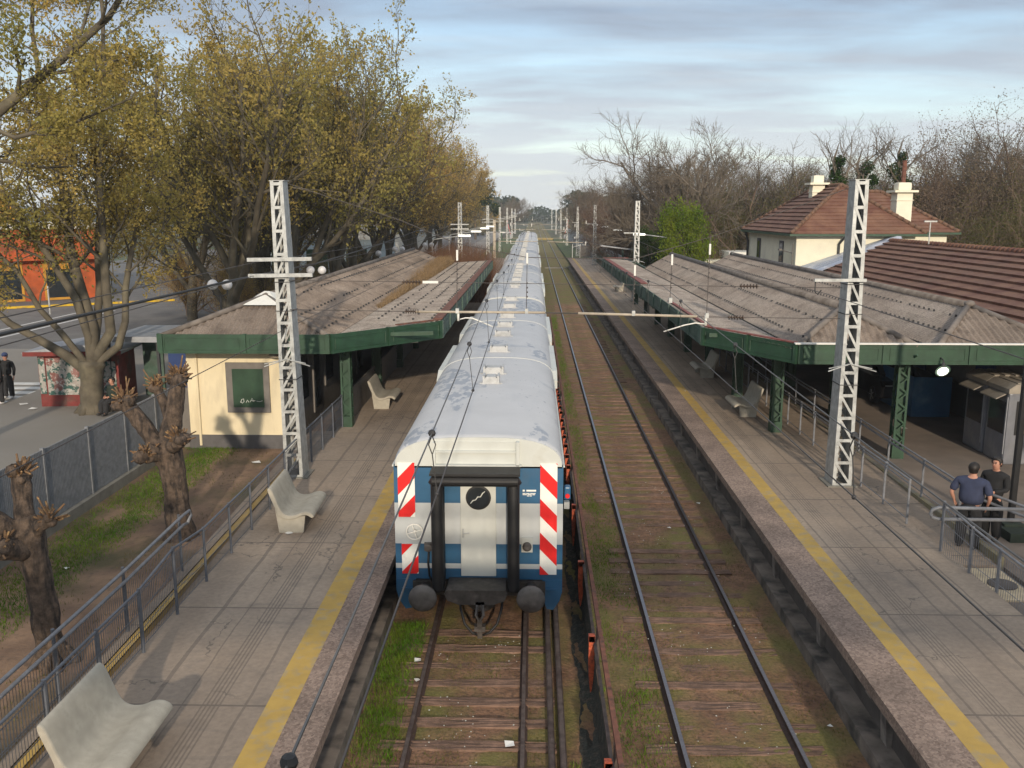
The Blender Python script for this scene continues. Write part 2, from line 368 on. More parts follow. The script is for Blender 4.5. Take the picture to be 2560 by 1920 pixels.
def tile_mat():
    k = NT('clay_tiles')
    a = k.mix(k.rng(k.noise(1.3, 7.0), 0.36, 0.62), (0.13, 0.053, 0.035), (0.20, 0.102, 0.063))
    a = k.mix(k.rng(k.noise(0.5, 6.0), 0.5, 0.7, 0, 0.5), a, (0.135, 0.08, 0.052))
    a = k.mix(k.rng(k.noise(9.0, 4.0, (1, 3, 1)), 0.54, 0.66, 0, 0.5), a, (0.065, 0.027, 0.02))
    return k.fin(a, 0.85, 0, 0.4, 22)
m_tile = tile_mat()
def trainroof_mat():
    k = NT('train_roof_paint')
    a = k.vary((0.50, 0.505, 0.515), 0.05, 1.2)
    p = k.math('MULTIPLY', k.rng(k.noise(0.55, 3.0, (1, 0.35, 1)), 0.555, 0.575), k.rng(k.noise(6.0, 8.0, (1, 0.45, 1)), 0.47, 0.50))
    a = k.mix(k.math('MULTIPLY', p, 0.75), a, (0.25, 0.285, 0.34))
    q = k.math('MULTIPLY', k.rng(k.noise(10.0, 6.0, (1, 0.5, 1)), 0.655, 0.67), k.rng(k.noise(0.4, 2.0), 0.4, 0.55))
    a = k.mix(k.math('MULTIPLY', q, 0.8), a, (0.20, 0.225, 0.27))
    a = k.mix(k.rng(k.noise(1.6, 6.0, (1.5, 0.3, 1)), 0.55, 0.75, 0, 0.4), a, (0.40, 0.42, 0.45))
    return k.fin(a, 0.55, 0, 0.05, 20)
m_troof = trainroof_mat()
def livery_mat():
    k = NT('train_livery')
    x, y, z = k.xyz()
    w = k.math('MULTIPLY', k.math('GREATER_THAN', z, 1.72), k.math('LESS_THAN', z, 2.52))
    w = k.math('MAXIMUM', w, k.math('MULTIPLY', k.math('GREATER_THAN', z, 1.23), k.math('LESS_THAN', z, 1.33)))
    col = k.mix(w, k.vary((0.026, 0.105, 0.205), 0.15, 2.0), k.vary((0.50, 0.52, 0.52), 0.06, 1.5))
    col = k.mix(k.rng(k.noise(2.5, 7.0, (1, 1, 0.35)), 0.56, 0.8, 0, 0.35), col, (0.12, 0.12, 0.12))
    return k.fin(col, 0.42, 0, 0.03, 12)
m_livery = livery_mat()
m_tcap = M('train_end_dome', (0.55, 0.565, 0.53), 0.5, 0, 0.06, 2, (0.42, 0.41, 0.35), 2, (0.55, 0.8))
m_tdoor = M('train_door_white', (0.56, 0.57, 0.53), 0.45, 0, 0.06, 2, (0.44, 0.44, 0.40), 1.5, (0.55, 0.8))
m_vent = M('dull_white_vents', (0.46, 0.465, 0.46), 0.6, 0, 0.1, 3, (0.34, 0.34, 0.33), 4, (0.5, 0.7))
m_gunk = M('greasy_steel', (0.05, 0.043, 0.038), 0.55, 0.1, 0.35, 7, (0.10, 0.085, 0.075), 5, (0.5, 0.7))
m_buf = M('buffer_plate', (0.12, 0.108, 0.10), 0.55, 0.2, 0.25, 6, (0.07, 0.06, 0.055), 4, (0.45, 0.65))
def poster_mat():
    k = NT('torn_posters')
    vo = k.node('ShaderNodeTexVoronoi'); vo.inputs['Scale'].default_value = 3.5
    k.l.new(k.co, vo.inputs['Vector'])
    a = k.mix(k.rng(k.noise(5.0, 8.0), 0.48, 0.54), (0.33, 0.31, 0.28), (0.04, 0.10, 0.085))
    a = k.mix(k.rng(vo.outputs['Color'], 0.68, 0.74, 0, 0.7), a, (0.24, 0.07, 0.06))
    a = k.mix(k.rng(k.noise(9.0, 8.0), 0.55, 0.6), a, (0.40, 0.39, 0.36))
    return k.fin(a, 0.9)
m_poster = poster_mat()

# ------------------------------------------------------------------ mesh building
class MB:
    def __init__(s): s.v = []; s.f = []
    def add(s, vs, fs):
        o = len(s.v); s.v.extend(tuple(p) for p in vs); s.f.extend(tuple(i + o for i in f) for f in fs)
        return s
    def box(s, x0, x1, y0, y1, z0, z1):
        return s.add([(x0, y0, z0), (x1, y0, z0), (x1, y1, z0), (x0, y1, z0), (x0, y0, z1), (x1, y0, z1), (x1, y1, z1), (x0, y1, z1)],
                     [(3, 2, 1, 0), (4, 5, 6, 7), (0, 1, 5, 4), (1, 2, 6, 5), (2, 3, 7, 6), (3, 0, 4, 7)])
    def bevbox(s, x0, x1, y0, y1, z0, z1, b=0.03):
        bm = bmesh.new()
        bmesh.ops.create_cube(bm, size=1.0)
        for v in bm.verts:
            v.co = Vector(((x0 + x1) / 2 + v.co.x * (x1 - x0), (y0 + y1) / 2 + v.co.y * (y1 - y0), (z0 + z1) / 2 + v.co.z * (z1 - z0)))
        bmesh.ops.bevel(bm, geom=list(bm.edges), offset=b, segments=2, profile=0.6, affect='EDGES')
        bm.verts.index_update()
        s.add([v.co[:] for v in bm.verts], [[v.index for v in f.verts] for f in bm.faces]); bm.free()
        return s
    def bar(s, a, b, w, h, up=(0, 0, 1)):
        a = Vector(a); b = Vector(b); d = (b - a).normalized()
        u = Vector(up)
        if abs(d.dot(u)) > 0.98: u = Vector((0, 1, 0))
        x = d.cross(u).normalized(); z = x.cross(d).normalized()
        c = []
        for p in (a, b):
            for i, j in ((-1, -1), (1, -1), (1, 1), (-1, 1)):
                c.append(p + x * (i * w / 2) + z * (j * h / 2))
        return s.add(c, [(3, 2, 1, 0), (4, 5, 6, 7), (0, 1, 5, 4), (1, 2, 6, 5), (2, 3, 7, 6), (3, 0, 4, 7)])
    def tube(s, pts, rad, n=6, cap=True, jit=0.0):
        pts = [Vector(p) for p in pts]
        if isinstance(rad, (int, float)): rad = [rad] * len(pts)
        o = len(s.v); px = None
        for i, p in enumerate(pts):
            d = (pts[min(i + 1, len(pts) - 1)] - pts[max(i - 1, 0)])
            if d.length < 1e-9: d = Vector((0, 0, 1))
            d.normalize()
            if px is None:
                px = d.orthogonal().normalized()
            else:
                px = (px - d * px.dot(d))
                px = px.normalized() if px.length > 1e-6 else d.orthogonal().normalized()
            py = d.cross(px)
            for k in range(n):
                a = 2 * math.pi * k / n
                r = rad[i] * (1 + (random.uniform(-jit, jit) if jit else 0))
                q = p + px * (math.cos(a) * r) + py * (math.sin(a) * r)
                s.v.append((q.x, q.y, q.z))
        for i in range(len(pts) - 1):
            for k in range(n):
                a = o + i * n + k; b = o + i * n + (k + 1) % n
                s.f.append((a, b, b + n, a + n))
        if cap and n > 2:
            s.f.append(tuple(o + k for k in range(n - 1, -1, -1)))
            e = o + (len(pts) - 1) * n
            s.f.append(tuple(e + k for k in range(n)))
        return s
    def lathe(s, prof, cx=0, cy=0, n=16, axis='z', cz=0):
        o = len(s.v)
        for r, h in prof:
            for k in range(n):
                a = 2 * math.pi * k / n; u = math.cos(a) * r; w = math.sin(a) * r
                s.v.append((cx + u, cy + w, cz + h) if axis == 'z' else ((cx + u, cy + h, cz + w) if axis == 'y' else (cx + h, cy + u, cz + w)))
        for i in range(len(prof) - 1):
            for k in range(n):
                a = o + i * n + k; b = o + i * n + (k + 1) % n
                s.f.append((a, b, b + n, a + n))
        s.f.append(tuple(o + k for k in range(n - 1, -1, -1)))
        e = o + (len(prof) - 1) * n
        s.f.append(tuple(e + k for k in range(n)))
        return s
    def prism(s, poly, axis, a, b):
        def P(p, h):
            return (h, p[0], p[1]) if axis == 'x' else ((p[0], h, p[1]) if axis == 'y' else (p[0], p[1], h))
        n = len(poly)
        vs = [P(p, a) for p in poly] + [P(p, b) for p in poly]
        fs = [tuple(range(n - 1, -1, -1)), tuple(range(n, 2 * n))] + [(i, (i + 1) % n, n + (i + 1) % n, n + i) for i in range(n)]
        return s.add(vs, fs)
    def ball(s, c, r, n=10, sq=(1, 1, 1), jit=0.0):
        o = len(s.v); m = max(4, n // 2)
        for i in range(m + 1):
            t = math.pi * i / m
            for k in range(n):
                a = 2 * math.pi * k / n
                rr = r * (1 + (random.uniform(-jit, jit) if jit else 0))
                s.v.append((c[0] + rr * sq[0] * math.sin(t) * math.cos(a), c[1] + rr * sq[1] * math.sin(t) * math.sin(a), c[2] + rr * sq[2] * math.cos(t)))
        for i in range(m):
            for k in range(n):
                a = o + i * n + k; b = o + i * n + (k + 1) % n
                s.f.append((a, a + n, b + n, b))
        return s
    def mesh(s, name, smooth=False, fixn=True):
        me = bpy.data.meshes.new(name)
        me.from_pydata(s.v, [], s.f)
        if fixn and len(s.v) < 60000:
            bm = bmesh.new(); bm.from_mesh(me)
            bmesh.ops.recalc_face_normals(bm, faces=bm.faces); bm.to_mesh(me); bm.free()
        if smooth: me.polygons.foreach_set('use_smooth', [True] * len(me.polygons))
        me.update()
        return me
    def build(s, name, mat, parent=None, smooth=False, fixn=True):
        return link(name, s.mesh(name, smooth, fixn), mat, parent)

def link(name, me, mat, parent=None):
    if mat is not None and len(me.materials) == 0: me.materials.append(mat)
    o = bpy.data.objects.new(name, me); COL.objects.link(o)
    if parent is not None: o.parent = parent
    return o
def tag(o, label, cat, group=None, kind=None):
    o['label'] = label; o['category'] = cat
    if group: o['group'] = group
    if kind: o['kind'] = kind
    return o
def thing(name, label, cat, loc=(0, 0, 0), rz=0.0, group=None):
    o = bpy.data.objects.new(name, None); COL.objects.link(o)
    o.empty_display_size = 0.2
    o.location = loc; o.rotation_euler = (0, 0, rz)
    return tag(o, label, cat, group)
def struct(name, mb, mat, smooth=False):
    o = mb.build(name, mat, None, smooth); o['kind'] = 'structure'; o['label'] = name.replace('_', ' '); return o
def dup(o, loc=None, rz=None, label=None, parent=None, scale=None):
    c = o.copy(); COL.objects.link(c)
    if parent is not None: c.parent = parent
    if loc is not None: c.location = loc
    if rz is not None: c.rotation_euler = (0, 0, rz)
    if scale is not None: c.scale = scale
    if label: c['label'] = label
    for ch in list(o.children): dup(ch, parent=c)
    return c
ORD = ['first', 'second', 'third', 'fourth', 'fifth', 'sixth', 'seventh', 'eighth', 'ninth', 'tenth', 'eleventh', 'twelfth', 'thirteenth', 'fourteenth', 'fifteenth', 'sixteenth']

# ------------------------------------------------------------------ the setting
struct('ground', MB().add([(-900, -300, -0.24), (900, -300, -0.24), (900, 2500, -0.24), (-900, 2500, -0.24)], [(0, 1, 2, 3)]), m_ground)
def uneven_bed():
    b = MB(); nx, ny = 100, 420
    for j in range(ny + 1):
        y = 4 + 41.0 * (j / ny) ** 1.25
        for i in range(nx + 1):
            x = -3.3 + 8.7 * i / nx
            p = Vector((x, y, 0))
            h = mnoise.noise(p * 0.9) * 0.022 + mnoise.noise(p * 4.5) * 0.018 + mnoise.noise(p * 14.0) * 0.010
            b.v.append((x, y, -0.152 + h * min(1.0, (45 - y) / 5.0)))
    for j in range(ny):
        for i in range(nx):
            q = j * (nx + 1) + i; b.f.append((q, q + 1, q + nx + 2, q + nx + 1))
    b.add([(-3.3, 45, -0.152), (5.4, 45, -0.152), (5.4, 900, -0.152), (-3.3, 900, -0.152)], [(0, 1, 2, 3)])
    b.add([(-3.3, -12, -0.152), (5.4, -12, -0.152), (5.4, 4, -0.152), (-3.3, 4, -0.152)], [(0, 1, 2, 3)])
    return b
struct('track_bed', uneven_bed(), m_bed, True)
# platforms: top slab on a recessed wall with piers and a footing
def platform(side, x_edge, x_peb, x_yel, x_in, mat, y1):
    sgn = -1 if side == 'left' else 1
    b = MB()
    lo, hi = sorted((x_yel, x_in))
    b.box(lo, hi, -8, y1, 0.97, 1.15)
    slab = struct('platform', b, mat)
    slab['label'] = side + ' platform paving'
    b = MB(); lo, hi = sorted((x_edge, x_peb)); b.box(lo, hi, -8, y1, 0.98, 1.154)
    struct('platform_edge', b, m_pebble)
    b = MB(); lo, hi = sorted((x_peb, x_yel)); b.box(lo, hi, -8, y1, 0.975, 1.157)
    struct('safety_line', b, m_yel)
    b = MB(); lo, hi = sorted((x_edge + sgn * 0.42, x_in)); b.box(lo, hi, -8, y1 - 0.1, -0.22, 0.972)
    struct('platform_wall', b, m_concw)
    b = MB(); lo, hi = sorted((x_edge + sgn * 0.08, x_edge + sgn * 0.50)); b.box(lo, hi, -8, y1 - 0.1, -0.22, 0.10)
    struct('platform_footing', b, m_footing)
    b = MB(); y = -6.35
    while y < y1 - 1:
        xa, xb = x_edge + sgn * 0.06, x_edge + sgn * 0.45
        b.prism([(xa, 0.976), (xb, 0.976), (xb, 0.09), (x_edge + sgn * 0.34, 0.09), (x_edge + sgn * 0.30, 0.6), (xa, 0.86)], 'y', y - 0.11, y + 0.11)
        y += 3.1
    struct('platform_piers', b, m_pier)
platform('left', -2.72, -3.27, -3.66, -6.12, m_platL, 131.0)
platform('right', 4.89, 5.53, 5.86, 8.3, m_platR, 130.7)
struct('verge', MB().box(-11.3, -6.95, 2, 45, -0.2, 0.6), m_verge)
struct('ramp', MB().prism([(2, -0.2), (2, 0.72), (14, 0.80), (24, 1.10), (27.2, 1.10), (27.2, -0.2)], 'x', -6.95, -6.12), m_platL)
struct('ramp_line', MB().prism([(2, 0.70), (2, 0.727), (14, 0.807), (24, 1.106), (24, 1.08)], 'x', -6.66, -6.5), m_yel)
struct('plaza', MB().box(-30, -11.3, -5, 47, -0.2, 0.61), m_plaza)
struct('street', MB().box(-62, -13.2, 47, 330, -0.2, 0.58).box(-62, -30, -5, 47, -0.2, 0.58), m_road)
struct('pavement', MB().box(-13.2, -9.6, 68, 300, -0.2, 0.66), m_plaza)
struct('building_apron', MB().box(-11.3, -6.12, 45, 68, -0.2, 0.6), m_plaza)
struct('yellow_kerb', MB().add([(-41, 66.2, 0.6), (-29.5, 73.4, 0.6), (-29.4, 73.1, 0.6), (-40.9, 65.9, 0.6), (-41, 66.2, 0.75), (-29.5, 73.4, 0.75), (-29.4, 73.1, 0.75), (-40.9, 65.9, 0.75)],
       [(0, 1, 5, 4), (1, 2, 6, 5), (2, 3, 7, 6), (3, 0, 4, 7), (4, 5, 6, 7)]), m_yel2)
cb = MB()
for i in range(5):
    y = 33.2 + i * 0.95
    cb.box(-23.5, -20.3, y, y + 0.5, 0.6, 0.616)
struct('crosswalk', cb, m_stripe)
struct('road_lines', MB().box(-33.2, -33.0, 47, 66, 0.57, 0.586).box(-31.2, -31.0, 47, 66, 0.57, 0.586), m_stripe)
struct('concourse', MB().box(9.32, 15.2, 3.0, 70, -0.2, 0.95), m_conco)
struct('ramp_right', MB().prism([(17.0, 0.98), (24, 1.145), (70, 1.145), (70, -0.2), (17.0, -0.2)], 'x', 8.3, 9.2), m_platR)
struct('kerb', MB().box(9.2, 9.32, 17.0, 70, -0.2, 1.16), m_kerby)
struct('lower_floor', MB().box(8.3, 9.2, 3.0, 17.0, -0.2, 0.93), m_conco)
struct('drain_slab', MB().box(8.5, 9.15, 15.4, 16.9, 0.9, 0.965), m_manhole)
tag(MB().lathe([(0.26, 0), (0.26, 0.02), (0.22, 0.03)], 8.83, 16.1, 20, 'z', 0.965).build('drain_cover', m_concw), 'round dark drain cover in the yellowish slab behind the mesh railing', 'drain cover')
struct('crossing_road', MB().box(-9, 14, 262, 268, -0.2, -0.03), m_road)
struct('crossing_edge', MB().box(-9, 14, 260.9, 261.9, -0.2, 0.0).box(-9, 14, 268.1, 269, -0.2, 0.0), m_yel2)
struct('track_crossing_board', MB().box(1.6, 5.0, 128.2, 128.7, -0.2, 0.0), m_kerb)
# verge beyond the platforms, grassy
struct('embankment', MB().box(5.6, 8.6, 131.5, 260, -0.2, 0.05).box(-9.4, -3.4, 131.5, 260, -0.2, 0.05), M('grassy_soil', (0.055, 0.095, 0.018), 0.95, 0, 0.4, 2, (0.10, 0.09, 0.04), 0.6, (0.48, 0.6)))

# ------------------------------------------------------------------ rails and sleepers
def rail(x, label, y0=-12, y1=800, heavy=True):
    t = thing('rail', label, 'rail')
    MB().prism([(x - 0.07, -0.15), (x + 0.07, -0.15), (x + 0.07, -0.135), (x + 0.012, -0.11), (x + 0.012, -0.035), (x + 0.034, -0.03), (x + 0.034, -0.004), (x - 0.034, -0.004), (x - 0.034, -0.03), (x - 0.012, -0.035), (x - 0.012, -0.11), (x - 0.07, -0.135)], 'y', y0, y1).build('rail_web', m_railside, t)
    MB().box(x - 0.03, x + 0.03, y0, y1, -0.004, 0.002).build('running_surface', m_railtop if heavy else m_oldrail, t)
    return t
rail(-1.87, 'dull brown rail on the platform side under the train', heavy=False)
rail(-0.13, 'dull brown rail on the inner side under the train', heavy=False)
rail(2.27, 'shiny rail beside the track fence on the empty track')
rail(4.01, 'shiny rail beside the right platform on the empty track')
for x, lab in ((0.305, 'dark spare rail lying beside the train, nearer the wheels'), (0.475, 'dark spare rail lying beside the train, nearer the track fence')):
    tag(MB().prism([(x - 0.05, -0.165), (x + 0.05, -0.165), (x + 0.05, 0.0), (x + 0.03, 0.02), (x - 0.03, 0.02), (x - 0.05, 0.0)], 'y', 2, 70).build('spare_rail', m_oldrail), lab, 'rail')
def sleeper_mesh(seed):
    rd = random.Random(seed)
    bm = bmesh.new(); bmesh.ops.create_cube(bm, size=1.0)
    bmesh.ops.subdivide_edges(bm, edges=list(bm.edges), cuts=5, use_grid_fill=True)
    for v in bm.verts:
        v.co = Vector((v.co.x * 2.7, v.co.y * 0.25, v.co.z * 0.16))
        v.co += Vector((rd.uniform(-1, 1), rd.uniform(-1, 1), rd.uniform(-1, 1))) * 0.012
    me = bpy.data.meshes.new('sleeper'); bm.to_mesh(me); bm.free(); return me
sl_me = [sleeper_mesh(i) for i in range(4)]
for me in sl_me: me.materials.append(m_sleeper)
for xc, lab, grp, y1 in ((-1.0, 'worn brown wooden sleeper half buried behind the train', 'sleepers behind the train', 16.5), (3.14, 'worn brown wooden sleeper half buried under the empty track', 'sleepers of the empty track', 80)):
    y = 6.2
    while y < y1:
        o = bpy.data.objects.new('sleeper', random.choice(sl_me)); COL.objects.link(o)
        o.location = (xc + random.uniform(-0.06, 0.06), y + random.uniform(-0.03, 0.03), -0.219 + random.uniform(-0.016, 0.016))
        o.rotation_euler = (0, 0, random.uniform(-0.012, 0.012))
        tag(o, lab, 'sleeper', grp)
        y += 0.62
ns = bpy.data.objects.new('sleeper', sleeper_mesh(9)); COL.objects.link(ns)
ns.data.materials.append(m_newsleep); ns.location = (3.14, 9.02, -0.20); ns.scale = (1, 1.25, 1)
tag(ns, 'pale clean plank-like sleeper lying fully exposed on the empty track', 'sleeper')

# ------------------------------------------------------------------ grass and weeds
def blades(name, zones, mat, label, seed=1, thr=None, w=0.02, lean=0.5, soft=False):
    rs = np.random.RandomState(seed)
    V = []; 
    for (x0, x1, y0, y1, z, n, h0, h1) in zones:
        x = (x0 + (x1 - x0) * rs.beta(1.8, 1.8, n)) if soft else rs.uniform(x0, x1, n); y = rs.uniform(y0, y1, n)
        if thr is not None:
            fld = np.sin(x * 3.1 + 1.3 * np.sin(y * 1.1)) + np.sin(y * 2.3 + x * 1.7) + np.sin(y * 0.7 - x * 4.0) * 0.8 + rs.normal(0, 0.5, n)
            k = fld > thr; x = x[k]; y = y[k]
        m = len(x); a = rs.uniform(0, 6.283, m); h = rs.uniform(h0, h1, m); ln = rs.uniform(0, lean, m) * h; la = rs.uniform(0, 6.283, m)
        ww = w * rs.uniform(0.6, 1.4, m)
        zz_ = np.full(m, z)
        p0 = np.stack([x - np.cos(a) * ww, y - np.sin(a) * ww, zz_], 1); p1 = np.stack([x + np.cos(a) * ww, y + np.sin(a) * ww, zz_], 1)
        p2 = np.stack([x + np.cos(la) * ln, y + np.sin(la) * ln, z + h], 1)
        V.append(np.stack([p0, p1, p2], 1).reshape(-1, 3))
    V = np.concatenate(V)
    return link(name, poly_mesh(name, V, 3), mat) if label is None else tag(link(name, poly_mesh(name, V, 3), mat), label, name.replace('_', ' '), None, 'stuff')
def poly_mesh(name, V, k):
    n = len(V) // k
    me = bpy.data.meshes.new(name)
    me.vertices.add(len(V)); me.vertices.foreach_set('co', V.astype(np.float32).ravel())
    me.loops.add(len(V)); me.loops.foreach_set('vertex_index', np.arange(len(V), dtype=np.int32))
    me.polygons.add(n); me.polygons.foreach_set('loop_start', np.arange(0, len(V), k, dtype=np.int32))
    me.polygons.foreach_set('loop_total', np.full(n, k, dtype=np.int32))
    me.update(calc_edges=True); me.validate()
    return me
blades('grass', [(-2.8, -2.0, 5, 16.5, -0.17, 16000, 0.04, 0.17), (1.15, 2.2, 5, 24, -0.17, 16000, 0.02, 0.11), (1.3, 1.8, 22, 70, -0.17, 7000, 0.04, 0.15),
                 (-10.9, -9.0, 8, 27, 0.6, 26000, 0.03, 0.10), (0.55, 0.8, 5, 12, -0.17, 1500, 0.04, 0.12)], m_grass, 'short green grass along the platform wall, track fence and mesh fence', 3, -1.5, 0.007, 0.9, True)
blades('weeds', [(-2.3, 0.2, 5, 16.5, -0.17, 20000, 0.03, 0.08), (1.7, 4.9, 5, 30, -0.17, 42000, 0.02, 0.07), (1.7, 4.9, 30, 75, -0.17, 12000, 0.03, 0.1), (-9.8, -7.0, 8, 27, 0.6, 4000, 0.03, 0.08)],
       m_grassdull, 'low dull weeds growing between the sleepers', 5, 0.0, 0.006)
rs = np.random.RandomState(4)
dz = []
for (x0, x1, y0, y1, n) in ((-1.7, -0.2, 6, 16, 240), (1.9, 4.4, 6, 26, 420)):
    x = rs.uniform(x0, x1, n); y = rs.uniform(y0, y1, n); k = (np.sin(x * 4 + y) + np.sin(y * 2.1)) > 0.2
    for a, b in zip(x[k], y[k]):
        r = rs.uniform(0.005, 0.012)
        dz.append([(a - r, b - r, -0.06), (a + r, b - r, -0.06), (a + r, b + r, -0.055), (a - r, b + r, -0.055)])
tag(link('daisies', poly_mesh('daisies', np.array(dz).reshape(-1, 3), 4), M('daisy_white', (0.45, 0.45, 0.40), 0.9)), 'tiny white daisies dotted over the track weeds', 'flowers', None, 'stuff')
lt = MB()
for x, y, z, s in ((-8.9, 15.0, 0.62, 0.07), (-9.9, 14.2, 0.63, 0.1), (-10.2, 16.9, 0.62, 0.05), (-9.6, 17.3, 0.62, 0.06), (-5.15, 18.0, 1.16, 0.09), (-2.06, 15.0, -0.12, 0.08), (-1.98, 14.3, -0.12, 0.06), (-8.1, 25.3, 0.62, 0.16), (4.6, 24, -0.1, 0.07), (3.5, 22, -0.1, 0.06), (-19.4, 33.1, 0.63, 0.2), (-18.6, 32.3, 0.63, 0.18), (12.0, 28.6, 0.96, 0.13), (4.7, 13, -0.1, 0.05), (5.75, 33.5, 1.17, 0.05), (-0.33, 12.4, -0.1, 0.1)):
    a = random.uniform(0, 3); c_, s_ = math.cos(a) * s, math.sin(a) * s
    lt.add([(x - c_, y - s_, z), (x + s_, y - c_, z + 0.01), (x + c_, y + s_, z), (x - s_, y + c_, z + 0.02)], [(0, 1, 2, 3)])
tag(lt.build('paper_litter', m_paper), 'scraps of white paper scattered on the ground and platforms', 'litter', None, 'stuff')

# ------------------------------------------------------------------ the train
TX, TH = -1.0, 1.57                      # centre line and half width
def shell_profile(n=18, z0=0.42, hw=TH):
    pts = [(-hw, z0), (-hw, 1.0), (-hw, 3.22)]
    for i in range(n + 1):                # elliptical roof with tight shoulders
        a = math.pi - math.pi * i / n
        ca, sa = math.cos(a), math.sin(a)
        pts.append((hw * math.copysign(abs(ca) ** 0.62, ca), 3.25 + 0.55 * abs(sa) ** 0.9))
    pts += [(hw, 3.22), (hw, 1.0), (hw, z0)]
    return pts
def loft(mb, rows):
    o = len(mb.v); n = len(rows[0])
    for r in rows: mb.v.extend(r)
    for i in range(len(rows) - 1):
        for k in range(n - 1):
            a = o + i * n + k
            mb.f.append((a, a + 1, a + n + 1, a + n))
    return mb
CL = 26.8
def clip_rect(poly, x0, x1, z0, z1):
    for ax, lim, keep_less in ((0, x0, False), (0, x1, True), (1, z0, False), (1, z1, True)):
        out = []
        for i in range(len(poly)):
            p, q = poly[i], poly[(i + 1) % len(poly)]
            pi = (p[ax] <= lim) if keep_less else (p[ax] >= lim)
            qi = (q[ax] <= lim) if keep_less else (q[ax] >= lim)
            if pi: out.append(p)
            if pi != qi:
                t = (lim - p[ax]) / (q[ax] - p[ax])
                out.append((p[0] + (q[0] - p[0]) * t, p[1] + (q[1] - p[1]) * t))
        poly = out
        if not poly: return []
    return poly
def hazard(parent, x0, x1, z0, z1, y, slope, first, pitch=0.655, wid=0.33):
    MB().box(x0, x1, y, y + 0.015, z0, z1).build('hazard_board', m_whref, parent)
    hb = [c for c in parent.children if c.name.startswith('hazard_board')][-1]
    r = MB(); zz0 = first
    while zz0 < z1 + 1.0:
        dz_ = slope * (x1 - x0)
        p = clip_rect([(x0, zz0), (x1, zz0 + dz_), (x1, zz0 + dz_ + wid), (x0, zz0 + wid)], x0, x1, z0, z1)
        if len(p) >= 3: r.prism(p, 'y', y - 0.004, y - 0.001)
        zz0 += pitch
    r.build('red_stripes', m_red, hb)

